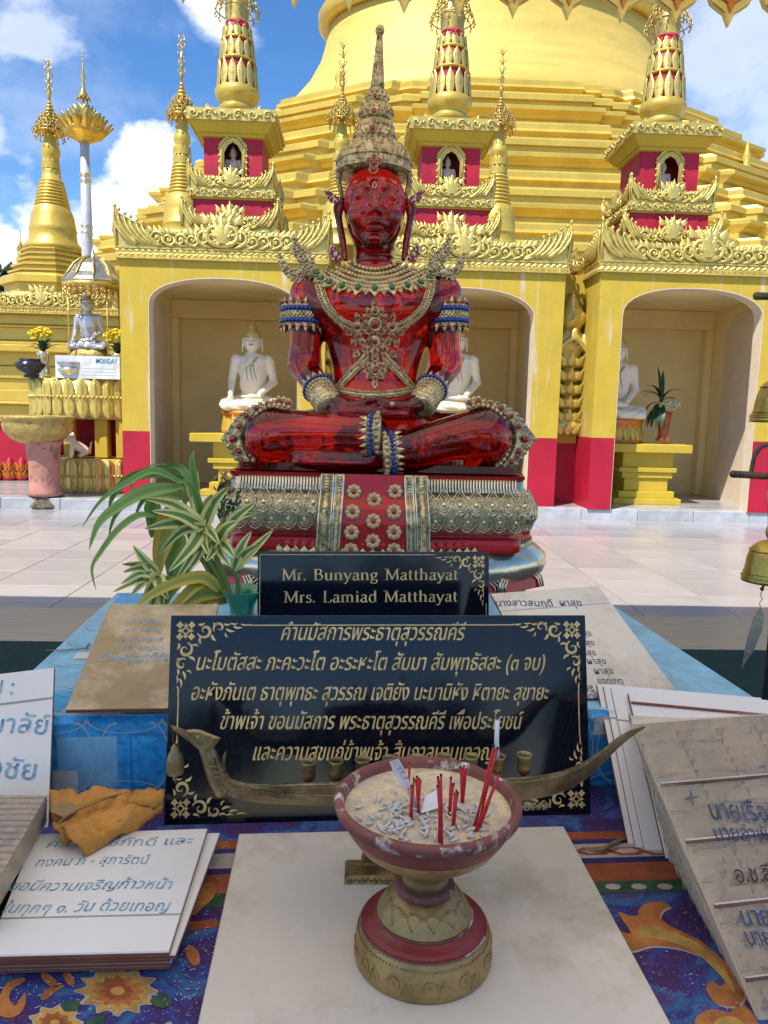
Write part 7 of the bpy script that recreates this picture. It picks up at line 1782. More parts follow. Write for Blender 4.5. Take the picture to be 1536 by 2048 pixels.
def line2(mb, a, b, w_): dx, dy = b[0]-a[0], b[1]-a[1]; L_ = math.hypot(dx, dy); nx, ny = -dy/L_*w_/2, dx/L_*w_/2; mb.add([(a[0]+nx, a[1]+ny, .0006), (a[0]-nx, a[1]-ny, .0006), (b[0]-nx, b[1]-ny, .0006), (b[0]+nx, b[1]+ny, .0006)], [(0, 1, 2, 3)])
S2 = Board(onz(328, 1650, TZ+.001), onz(1182, 1628, TZ+.001), R(14), 1231, 'granite_plaque', 'wide black granite plaque with five lines of gold script behind the incense bowl', 'plaque')
m = MB(); m.box((0, 0, -.02), (S2.W, S2.H, 0), .0015); m.build('slab', 'granite', S2.root)
m = MB(); s = .034; e = .012
for (x, y, sx, sy) in ((e, S2.H-e, 1, -1), (S2.W-e, S2.H-e, -1, -1), (e, e, 1, 1), (S2.W-e, e, -1, 1)):
    q = MB(); gold_corner(q, x, y, sx, sy, s); q.build('corner_ornament', 'gold_letter', S2.root)
line2(m, (e+s*.2, e+s*4), (e+s*.2, S2.H-e-s*4), .0022); line2(m, (S2.W-e-s*.2, e+s*4), (S2.W-e-s*.2, S2.H-e-s*4), .0022); line2(m, (e+s*4, S2.H-e-s*.2), (S2.W-e-s*4, S2.H-e-s*.2), .0022); m.build('border_line', 'gold_letter', S2.root)
for txt, x0, x1, y in (('คำนมัสการพระธาตุสุวรรณคีรี', 562, 932, 1280), ('นะโมตัสสะ ภะคะวะโต อะระหะโต สัมมา สัมพุทธัสสะ (๓ จบ)', 393, 1090, 1340), ('อะหังภันเต ธาตุพุทธะ สุวรรณ เจติยัง นะมามิหัง หิตายะ สุขายะ', 383, 1098, 1400), ('ข้าพเจ้า ขอนมัสการ พระธาตุสุวรรณคีรี เพื่อประโยชน์', 441, 1047, 1458), ('และความสุขแก่ข้าพเจ้า สิ้นกาลนานเทอญ', 506, 988, 1520)):
    a, b = S2.hit(x0, y), S2.hit(x1, y); S2.text(txt, x0, x1, y, 'gold_letter', .0445, .32, -.006, nib=3)
S2.text('. ๒๕๕๕', 1036, 1096, 1621, 'gold_letter', .026, .2, .0)
bl1 = onz(514, 1285, BZ+.002); br1 = onz(978, 1279, BZ+.002)
S1b = Board(bl1, br1, R(9), 1103, 'name_plaque', 'smaller black granite plaque with two gold names standing before the throne', 'plaque')
m = MB(); m.box((0, 0, -.02), (S1b.W, S1b.H, 0), .0015); m.build('slab', 'granite', S1b.root)
for txt, x0, x1, y in (('Mr. Bunyang Matthayat', 563, 917, 1160), ('Mrs. Lamiad Matthayat', 567, 916, 1204)):
    a, b = S1b.hit(x0, y), S1b.hit(x1, y); w_ = b[0]-a[0]; tot = sum(GL[c][0] for c in txt); q = MB(); serif_text(q, txt, Matrix.Translation(((a[0]+b[0])/2, (a[1]+b[1])/2, .0008)) @ Matrix.Diagonal((1, 1.04, 1, 1)), w_/tot); q.build('lettering', 'gold_letter', S1b.root)
q = MB(); gold_corner(q, S1b.W-.012, S1b.H-.010, -1, -1, .034); q.build('corner_ornament', 'gold_letter', S1b.root)
q = MB(); line2(q, (.008, S1b.H-.008), (S1b.W-.15, S1b.H-.008), .0018); line2(q, (.006, S1b.H-.008), (.006, .02), .0018); line2(q, (S1b.W-.008, S1b.H-.14), (S1b.W-.008, .02), .0018); q.build('border_line', 'gold_letter', S1b.root)

# ------------------------------------------------------------------ ceramic tiles
def flat_tile(label, corners, z, th, mat, name='ceramic_tile', cat='tile', group=None, body='tile_body', edge=None):
    # corners as they show in the photo (tl, tr, br, bl) on height z
    P = [onz(a, b, z) for a, b in corners]; c = sum(P, Vector())/4; c.z = z-th
    t = frame_thing(name, label, cat, c, group)
    L_ = [((p-c).dot(EX), (p-c).dot(EYV)) for p in P]; L_ = [L_[3], L_[2], L_[1], L_[0]]
    m = MB(); e = .0012; cc_ = (sum(p[0] for p in L_)/4, sum(p[1] for p in L_)/4)
    ins = [(p[0]+(cc_[0]-p[0])*.006, p[1]+(cc_[1]-p[1])*.006) for p in L_]
    z1 = th-.0022
    m.add([(x, y, z1) for x, y in L_]+[(x, y, th) for x, y in ins], [(4, 5, 6, 7)]+[(i, (i+1) % 4, 4+(i+1) % 4, 4+i) for i in range(4)]); m.build('glaze', mat, t)
    m = MB(); m.add([(x, y, 0) for x, y in L_]+[(x, y, z1-.0001) for x, y in L_], [(3, 2, 1, 0), (4, 5, 6, 7)]+[(i, (i+1) % 4, 4+(i+1) % 4, 4+i) for i in range(4)]); m.build('clay_body', body, t)
    return t, c, z
def write_flat(t, c, z, txt, x0, x1, y, mat, hm=None, shear=.1, off=.004, jit=0, dy=0):
    a, b = onz(x0, y, z+.0006), onz(x1, y+dy, z+.0006); a2 = ((a-c).dot(EX), (a-c).dot(EYV)); b2 = ((b-c).dot(EX), (b-c).dot(EYV)); w_ = math.hypot(b2[0]-a2[0], b2[1]-a2[1])
    m = MB(); text_mesh(m, txt, w_, hm, Matrix.Translation(((a2[0]+b2[0])/2, (a2[1]+b2[1])/2, z-c.z+.0006)) @ Matrix.Rotation(math.atan2(b2[1]-a2[1], b2[0]-a2[0]), 4, 'Z'), shear, 0, off, 'CENTER', jit)
    if m.v: m.build('handwriting', mat, t)
def strip_flat(t, c, z, pa, pb, w_, mat, name='printed_line'):
    a, b = onz(*pa, z+.0004), onz(*pb, z+.0004); a2 = Vector(((a-c).dot(EX), (a-c).dot(EYV), 0)); b2 = Vector(((b-c).dot(EX), (b-c).dot(EYV), 0)); d = (b2-a2).normalized(); n_ = Vector((-d.y, d.x, 0))*w_/2; zz_ = Vector((0, 0, z-c.z+.0004))
    m = MB(); m.add([(a2+n_+zz_)[:], (a2-n_+zz_)[:], (b2-n_+zz_)[:], (b2+n_+zz_)[:]], [(0, 1, 2, 3)]); m.build(name, mat, t)
# big cream tile under the bowl
def ext(p, q, f): return (p[0]+(q[0]-p[0])*f, p[1]+(q[1]-p[1])*f)
bt_, bc, bz_ = flat_tile('large plain cream floor tile under the incense bowl', ((478, 1667), (1128, 1652), ext((1128, 1652), (1343, 2048), 1.22), ext((478, 1667), (395, 2048), 1.22)), TZ+.011, .010, 'ceramic_big')
TOPZ = TZ+.011
# left stack of white tiles
zt0 = TZ+.046
for i in range(4, 0, -1):
    d_ = (0, 1, 3, -3, 5)[i]; z = zt0-.0085*i; off_ = (0, 26, 4, 10, 2)[i]
    yo = 7*i
    flat_tile('white ceramic tile in the left stack, %s below the written one' % ('', '', 'second', 'third', 'lowest')[i] if i > 1 else 'white ceramic tile peeping out at the right under the written tile', ((70+off_, 1672+yo*.3), (414+off_, 1662+yo*.5), (338+off_*.5, 1901+yo), (-25+off_*.6, 1910+yo)), z, .007, 'ceramic_white', group='tiles in the left stack')
t1, c1, z1 = flat_tile('white ceramic tile with four lines of faded blue handwriting on top of the left stack', ((70, 1668), (415, 1657), (338, 1902), (-30, 1911)), zt0, .008, 'ceramic_white')
strip_flat(t1, c1, z1, (-18, 1837), (362, 1828), .0035, 'line_green')
for txt, x0, x1, y in (('คร ม พิธิ์ภักดี และ', 92, 385, 1694), ('ทงคน ภ - สุภารัตน์', 68, 296, 1732), ('ขอมีความเจริญก้าวหน้า', 15, 342, 1782), ('ในทุกๆ ๑. วัน ด้วยเทอญ', 2, 336, 1826)): write_flat(t1, c1, z1, txt, x0, x1, y, 'ink_teal', .034, .12, .006, .0012, -6)
# brown stone tile with writing on the blue table
def late_tiles():
    r = lean_tile('brown marbled tile with faded blue handwriting propped on the blue table', (131, 1419), (219, 1209), .36, .25, .009, z0=BZ+.03)
    for o in kids(r[0]):
        if o.name.startswith('glaze'): o.data.materials[0] = MAT['stone_brown']
    wb = lambda txt, x0, x1, y, hm, off, rr=r, mt='ink_teal': write_board(rr[0], rr[4], rr[1], rr[2], rr[3], txt, x0, x1, y, mt, hm, off, .0008, .0008)
    wb('รวมหมู่ญาติชัย', 198, 338, 1322, .040, .006)
    for txt, x0, x1, y in (('พ.ต. ศรีเรือน', 250, 318, 1246), ('ด.ช. สมบุญ', 246, 322, 1264), ('อ. จันทร์ศรี', 240, 326, 1283), ('น.ส. บุญมา', 234, 326, 1300)): wb(txt, x0, x1, y, .022, .0)
    r = lean_tile('pale tile with a column of blue handwritten names leaning right of the name plaque', (1098, 1405), (982, 1187), .40, .30, .009, z0=BZ+.002)
    for o in kids(r[0]):
        if o.name.startswith('glaze'): o.data.materials[0] = MAT['ceramic_big']
    for txt, x0, x1, y in (('นางสาวสมฤดี  ผาสุข', 994, 1166, 1212),): wb(txt, x0, x1, y, .040, .006, r, 'ink_blue')
    for txt, x0, x1, y in (('ผาสุข', 1150, 1184, 1272), ('ผาสุข', 1156, 1190, 1291), ('ผาสุข', 1160, 1194, 1310), ('ผาสุข', 1176, 1214, 1328), ('ผาสุข', 1190, 1228, 1348), ('ยอดเกตุ', 1198, 1248, 1368), ('สิริ', 1170, 1190, 1384), ('นิตย์', 1172, 1200, 1399)): wb(txt, x0, x1, y, .030, .004, r, 'ink_blue')
    q = MB(); q.box((0, .322, .0002), (.30, .326, .0008)); q.build('printed_line', 'tile_edge', r[0])
# magazines under the brown tile
for i, (mt, lab) in enumerate((('paper_white', 'white folded leaflet under the brown tile'), ('lacquer_red', 'red covered booklet between leaflets under the brown tile'), ('paper_white', 'thin white booklet lowest under the brown tile'))):
    P = [onz(a, b, BZ+.004+.006*(2-i)) for a, b in ((250, 1395-i*2), (430, 1385), (440, 1405+i*8), (236+i*8, 1411+i*3))]; c = sum(P, Vector())/4
    t = frame_thing('leaflet', lab, 'leaflet', c); m = MB(); L_ = [((p-c).dot(EX), (p-c).dot(EYV)) for p in P][::-1]; m.add([(x, y, -.002) for x, y in L_]+[(x, y, .003) for x, y in L_], [(3, 2, 1, 0), (4, 5, 6, 7)]+[(q, (q+1) % 4, 4+(q+1) % 4, 4+q) for q in range(4)]); m.build('pages', mt, t)
# leaning tiles: bottom-left on the cloth, top-left found at a given tile length along the sight line
def lean_top(Bp, px, py, Ln):
    d = ray(px, py).normalized(); best = None
    oc = CP-Bp; b_ = oc.dot(d); c_ = oc.dot(oc)-Ln*Ln; disc = b_*b_-c_
    if disc < 0: return CP+d*(-b_)
    r1, r2 = -b_-math.sqrt(disc), -b_+math.sqrt(disc); return CP+d*r2
def lean_tile(label, bpx, tpx, Ln, W_, th, name='ceramic_tile', group=None, wrapped=False, z0=TZ+.002, ridges=True, side=1, thick_mat='tile_body', cat='tile'):
    Bp = onz(*bpx, z0); Tp = lean_top(Bp, *tpx, Ln); u = (Tp-Bp).normalized(); x = EX.copy(); n_ = x.cross(u).normalized(); x = u.cross(n_).normalized()
    root = bpy.data.objects.new(name, None); COL.objects.link(root); root.matrix_world = Matrix.Translation(Bp) @ Matrix((x, u, n_)).transposed().to_4x4(); tag(root, label, cat, group); root.empty_display_size = .03
    x0, x1 = (0, W_) if side > 0 else (-W_, 0)
    if not wrapped:
        m = MB(); m.box((x0, 0, -.0022), (x1, Ln, 0), .0008); m.build('glaze', 'ceramic_white', root)
        m = MB(); m.box((x0, 0, -th), (x1, Ln, -.0023)); m.build('clay_body', thick_mat, root)
    else:
        m = MB(); m.box((x0, 0, -th), (x1, Ln, -.003), .0008); m.build('clay_body', 'cardboard', root)
    return root, x, u, n_, Bp, Ln, (x0, x1)
def ridges(root, x0, x1, Ln, n=22, y0=0):
    m = MB(); rn = random.Random(int(Ln*1000)+n); nx = 5
    for j in range(n):
        y = y0+(Ln-y0)*(j+.5)/n; hh = (Ln-y0)/n
        for i in range(nx):
            a, b = x0+(x1-x0)*i/nx, x0+(x1-x0)*(i+1)/nx; z = .0105+rn.uniform(-.0003, .0008)
            m.add([(a+.001, y-hh*.5, -.003), (b-.001, y-hh*.5, -.003), (b-.001, y+hh*.5, -.003), (a+.001, y+hh*.5, -.003), (a+.004, y+hh*.12, z-.003), (b-.004, y+hh*.12, z-.003)], [(0, 1, 5, 4), (4, 5, 2, 3), (0, 4, 3), (1, 2, 5)])
    return m.build('raised_ribs', 'cardboard', root, kind='stuff')
def filmsheet(root, x0, x1, Ln, seed=0, lift=.0035):
    nx, ny = 36, 44; m = MB(); V = []
    for j in range(ny+1):
        for i in range(nx+1):
            x, y = x0+(x1-x0)*i/nx, Ln*j/ny
            z = lift+.0022*mnoise.noise(Vector((x*26+seed, y*60, 1)))+.0016*mnoise.noise(Vector((x*9, y*20+seed, 3)))+.0012*math.sin(y*2*PI/(Ln/22))
            V.append((x, y, max(.0012, z)))
    m.add(V, [(j*(nx+1)+i, j*(nx+1)+i+1, (j+1)*(nx+1)+i+1, (j+1)*(nx+1)+i) for j in range(ny) for i in range(nx)], True); return m.build('plastic_wrap', 'film', root)
def write_board(root, Bp, x, u, n_, txt, x0, x1, y, mat, hm, off=.014, jit=.0012, lift=.0125, name='handwriting', shear=.08):
    def hit(px, py): d = ray(px, py); t = ((Bp+n_*lift)-CP).dot(n_)/d.dot(n_); p = CP+d*t-Bp; return p.dot(x), p.dot(u)
    a, b = hit(x0, y), hit(x1, y); w_ = math.hypot(b[0]-a[0], b[1]-a[1]); m = MB()
    text_mesh(m, txt, w_, hm, Matrix.Translation(((a[0]+b[0])/2, (a[1]+b[1])/2, lift)) @ Matrix.Rotation(math.atan2(b[1]-a[1], b[0]-a[0]), 4, 'Z'), shear, 0, off, 'CENTER', jit)
    if m.v: m.build(name, mat, root)
    return hit
late_tiles()
# white tiles fanned behind the wrapped stack (right)
labs = ['backmost white tile leaning at the right between plaque and wrapped stack', 'second white tile from the back leaning right of the plaque', 'third white tile from the back with a pen stroke near its foot', 'front white tile of the fan, directly behind the plastic wrapped stack']
for i, (b_, t_) in enumerate((((1257, 1687), (1194, 1367)), ((1272, 1694), (1207, 1371)), ((1290, 1700), (1222, 1375)), ((1332, 1716), (1257, 1385)))):
    r_ = lean_tile(labs[i], b_, t_, .36, .36, .0085, group='white tiles leaning at the right')
    if i == 3:
        q = MB(); q.box((.0, .33, .001), (.33, .335, .0035)); q.build('red_edge', 'tile_body', r_[0])
    if i in (1, 2): q = MB(); q.box((0, .275, .0002), (.06, .279, .0008)); q.build('printed_line', 'line_green', r_[0])
r_ = lean_tile('white tile with blue writing along its top edge above the wrapped stack', (1340, 1722), (1258, 1422), .33, .36, .0085)
write_board(r_[0], r_[4], r_[1], r_[2], r_[3], 'นาย สมเกียรติ  ศรีทอง  นายสุรพล  ชูศรี', 1284, 1534, 1434, 'ink_blue', .030, .0, .0006, .001)
# wrapped stack
NW = 13
ORD = ('first', 'second', 'third', 'fourth', 'fifth', 'sixth', 'seventh', 'eighth', 'ninth', 'tenth', 'eleventh', 'twelfth')
for i in range(NW):
    f_ = i/(NW-1); bx = 1345+(1520-1345)*f_; by = 1728+(2040-1728)*f_; tx, ty = 1259+4*f_, 1427+20*f_
    last = i == NW-1
    r_ = lean_tile('ribbed tile wrapped in clear plastic with blue names, front of the right stack' if last else '%s plastic wrapped tile from the back of the right stack, seen edge on' % ORD[i], (bx, by), (tx, ty), .33+.12*f_, .36, .0085, 'wrapped_tile', None if last else 'plastic wrapped tiles in the right stack', True, TZ+.002)
    if i < NW-1:
        q = MB(); q.tube([(-.001+.0012*math.sin(w*1.7+i), (.33+.12*f_)*w/12, -.001+.001*math.sin(w*2.3)) for w in range(13)], .0016, 4); q.build('wrap_edge', 'film', r_[0])
        if i % 3 == 1: [setattr(c_.data, 'name', c_.data.name) or c_.data.materials.__setitem__(0, MAT['tile_edge']) for c_ in kids(r_[0]) if c_.name.startswith('clay_body')]
    else:
        Ln = r_[5]; ridges(r_[0], 0, .36, Ln, 24); filmsheet(r_[0], -.002, .36, Ln, 2, .0095)
        hit = write_board(r_[0], r_[4], r_[1], r_[2], r_[3], 'นายเรือน', 1428, 1566, 1640, 'ink_blue', .046, .002)
        write_board(r_[0], r_[4], r_[1], r_[2], r_[3], 'นายอำพัน', 1434, 1560, 1680, 'ink_blue', .032, .0); write_board(r_[0], r_[4], r_[1], r_[2], r_[3], 'อ.ช.สี', 1474, 1550, 1764, 'ink_dark', .034, .008); write_board(r_[0], r_[4], r_[1], r_[2], r_[3], 'นายเ', 1488, 1560, 1852, 'ink_blue', .036, .008)
        write_board(r_[0], r_[4], r_[1], r_[2], r_[3], 'นายเ', 1498, 1560, 1892, 'ink_blue', .032, .008)
        q = MB(); a, b, c_, d_ = hit(1372, 1594), hit(1398, 1590), hit(1383, 1578), hit(1388, 1608); q.tube([(a[0], a[1], .007), (b[0], b[1], .007)], .0016, 5); q.tube([(c_[0], c_[1], .007), (d_[0], d_[1], .007)], .0016, 5); q.build('cross_mark', 'ink_blue', r_[0])
        for k_ in range(4):
            y0_ = Ln*(.10+.21*k_); q = MB(); q.box((0, y0_, .0075), (.36, y0_+.0022, .0120)); q.build('wrap_seam', 'tile_edge', r_[0]); q = MB(); q.box((0, y0_-.0030, .0075), (.36, y0_-.0002, .0104)); q.build('seam_shade', 'tile_body', r_[0])  # dark strip below each seam stands in for its shadow line
        for k_ in range(7):   # loose edges of wrap lying across
            y = Ln*(.12+.13*k_); q = MB(); q.tube([(x, y+.004*math.sin(x*40+k_), .0055+.001*math.sin(x*70)) for x in [w*.02 for w in range(19)]], .0012, 4); q.build('wrap_fold', 'film', r_[0])
# left standing tile and left wrapped stack
bp = onz(97, 1652, TZ+.002)
r_ = lean_tile('white tile with large blotched blue letters standing at the left edge', (96, 1655), (108, 1335), .30, .36, .009, side=-1)
q = MB(); q.box((-.36, .237, .0002), (0, .241, .0008)); q.build('printed_line', 'line_green', r_[0])
write_board(r_[0], r_[4], r_[1], r_[2], r_[3], 'บุญ :', -60, 24, 1390, 'ink_teal', .05, .008, .002, .001); write_board(r_[0], r_[4], r_[1], r_[2], r_[3], 'สุมาลัย์', -60, 96, 1468, 'ink_teal', .05, .008, .002, .001); write_board(r_[0], r_[4], r_[1], r_[2], r_[3], 'ธงชัย', -60, 72, 1556, 'ink_teal', .05, .008, .002, .001)
for i in range(6):
    zt_l = TZ+.050+.0085*(i+1); last = i == 5; o_ = (5-i)
    P = [onz(a, b, TZ+.102) for a, b in ((-160, 1588), (94-o_*.5, 1588), (-28-o_*2.0, 1800), (-260, 1800))]; c = sum(P, Vector())/4; c.z = zt_l-.0085
    t = frame_thing('wrapped_tile', 'plastic wrapped tile on top of the small stack at the left edge' if last else '%s plastic wrapped tile from the bottom of the small stack at the left edge' % ORD[i], 'tile', c, None if last else 'plastic wrapped tiles in the left stack')
    L_ = [((p-c).dot(EX), (p-c).dot(EYV)) for p in P][::-1]; m = MB(); m.add([(x, y, 0) for x, y in L_]+[(x, y, .0075) for x, y in L_], [(3, 2, 1, 0), (4, 5, 6, 7)]+[(q_, (q_+1) % 4, 4+(q_+1) % 4, 4+q_) for q_ in range(4)]); m.build('clay_body', 'cardboard', t)
    m = MB(); a, b = L_[1], L_[2]; m.tube([(a[0]+(b[0]-a[0])*w/14+.001*math.sin(w*2+i), a[1]+(b[1]-a[1])*w/14, .007+.001*math.sin(w*3.1)) for w in range(15)], .0018, 4); m.build('wrap_edge', 'film', t)
    if last:
        m = MB()
        for j in range(16):
            f0 = (j+.5)/16; a = (L_[0][0]+(L_[3][0]-L_[0][0])*f0, L_[0][1]+(L_[3][1]-L_[0][1])*f0); b = (L_[1][0]+(L_[2][0]-L_[1][0])*f0, L_[1][1]+(L_[2][1]-L_[1][1])*f0)
            m.tube([(a[0], a[1], .0075), (b[0], b[1], .0075)], .004, 5, flat=.6)
        m.build('raised_ribs', 'cardboard', t, kind='stuff')
        m = MB(); nx, ny = 30, 24; V = []
        for j in range(ny+1):
            for i2 in range(nx+1):
                f0, g0 = j/ny, i2/nx; ax = L_[0][0]+(L_[3][0]-L_[0][0])*f0; bx = L_[1][0]+(L_[2][0]-L_[1][0])*f0; ay = L_[0][1]+(L_[3][1]-L_[0][1])*f0; V.append((ax+(bx-ax)*g0, ay, .013+.003*mnoise.noise(Vector((g0*9, f0*14, 5)))))
        m.add(V, [(j*(nx+1)+i2, j*(nx+1)+i2+1, (j+1)*(nx+1)+i2+1, (j+1)*(nx+1)+i2) for j in range(ny) for i2 in range(nx)], True); m.build('plastic_wrap', 'film', t)
# block that props the small left stack
m = MB(); P = [onz(a, b, TZ+.04) for a, b in ((-160, 1640), (70, 1640), (-40, 1800), (-260, 1800))]; c = sum(P, Vector())/4; c.z = TZ
t = frame_thing('ceramic_tile', 'stone block hidden under the small wrapped stack at the left edge', 'tile', c); L_ = [((p-c).dot(EX), (p-c).dot(EYV)) for p in P][::-1]; m.add([(x, y, .001) for x, y in L_]+[(x, y, .049) for x, y in L_], [(3, 2, 1, 0), (4, 5, 6, 7)]+[(q_, (q_+1) % 4, 4+(q_+1) % 4, 4+q_) for q_ in range(4)]); m.build('clay_body', 'tile_body', t)

# ------------------------------------------------------------------ orange towel
def towel():
    o = onz(200, 1640, TZ+.05); t = thing('orange_towel', 'crumpled orange terry towel lying over the left tiles against the blue table', 'towel', tuple(o))
    def sheet(A, Bq, C_, D_, nx, ny, amp, seed, z0, z1, name, mat='orange_cloth'):
        # A..B back edge, D..C front edge (photo places), heights z0 back z1 front
        V = []; 
        for j in range(ny+1):
            v = j/ny
            for i in range(nx+1):
                u = i/nx; px = (A[0]*(1-u)+Bq[0]*u)*(1-v)+(D_[0]*(1-u)+C_[0]*u)*v; py = (A[1]*(1-u)+Bq[1]*u)*(1-v)+(D_[1]*(1-u)+C_[1]*u)*v
                z = z0*(1-v)+z1*v+.012*math.sin(PI*v)*(1 if z0 > z1 else .3); p = onz(px, py, z)
                n_ = amp*(mnoise.noise(Vector((u*4+seed, v*3, 2)))+.5*mnoise.noise(Vector((u*10, v*7+seed, 5))))
                V.append((p.x-o.x, p.y-o.y+n_*.3, p.z-o.z+n_))
        m = MB(); m.add(V, [(j*(nx+1)+i, j*(nx+1)+i+1, (j+1)*(nx+1)+i+1, (j+1)*(nx+1)+i) for j in range(ny) for i in range(nx)], True); ob = m.build(name, mat, t)
        md = ob.modifiers.new('thickness', 'SOLIDIFY'); md.thickness = .005; return ob
    sheet((98, 1586), (262, 1583), (262, 1640), (108, 1652), 30, 14, .013, 1, TZ+.085, TZ+.060, 'back_fold')
    sheet((120, 1655), (326, 1590), (322, 1624), (168, 1706), 40, 18, .012, 4, TZ+.075, TZ+.052, 'front_fold')
    sheet((104, 1648), (250, 1612), (240, 1650), (130, 1684), 30, 12, .012, 7, TZ+.072, TZ+.056, 'middle_fold')
    sheet((255, 1584), (327, 1584), (326, 1610), (258, 1622), 16, 10, .006, 9, TZ+.086, TZ+.070, 'corner_fold')
    P = [onz(a, b, TZ+.088) for a, b in ((100, 1590), (125, 1585), (148, 1598), (152, 1625), (128, 1635), (102, 1628))]; n = len(P)
    l = thing('dry_leaf', 'dry curled leaf lying on the towel beside the standing tile', 'leaf', tuple(P[0])); m = MB(); m.add([(p.x-P[0].x, p.y-P[0].y, p.z-P[0].z+.004*(i % 2)) for i, p in enumerate(P)], [tuple(range(n))]); m.build('blade', 'leaf_dry', l)
    q = thing('dry_stalk', 'long dry brown stalk lying across the orange towel', 'twig', tuple(onz(108, 1650, TZ+.088))); m = MB(); m.tube([(onz(a, b, z)-q.location)[:] for a, b, z in ((108, 1652, TZ+.090), (150, 1620, TZ+.100), (200, 1600, TZ+.102), (252, 1585, TZ+.098))], [.002, .004, .004, .002], 5, flat=.5); m.build('stalk', 'leaf_dry', q)
towel()
for lab, P, z, r_ in (('dry yellow twig lying on the blue cloth at the far left', [(92, 1300), (135, 1300), (172, 1296), (180, 1284)], BZ+.006, .0035), ('dry folded leaf on the cloth between big tile and right tiles', [(1165, 1695), (1200, 1700), (1228, 1685), (1262, 1672)], TZ+.006, .004)):
    q = thing('dry_twig', lab, 'twig', tuple(onz(*P[0], z))); m = MB(); m.tube([(onz(a, b, z)-q.location)[:] for a, b in P], [r_*.5, r_, r_, r_*.4], 6, flat=.5); m.build('stalk', 'leaf_dry', q)

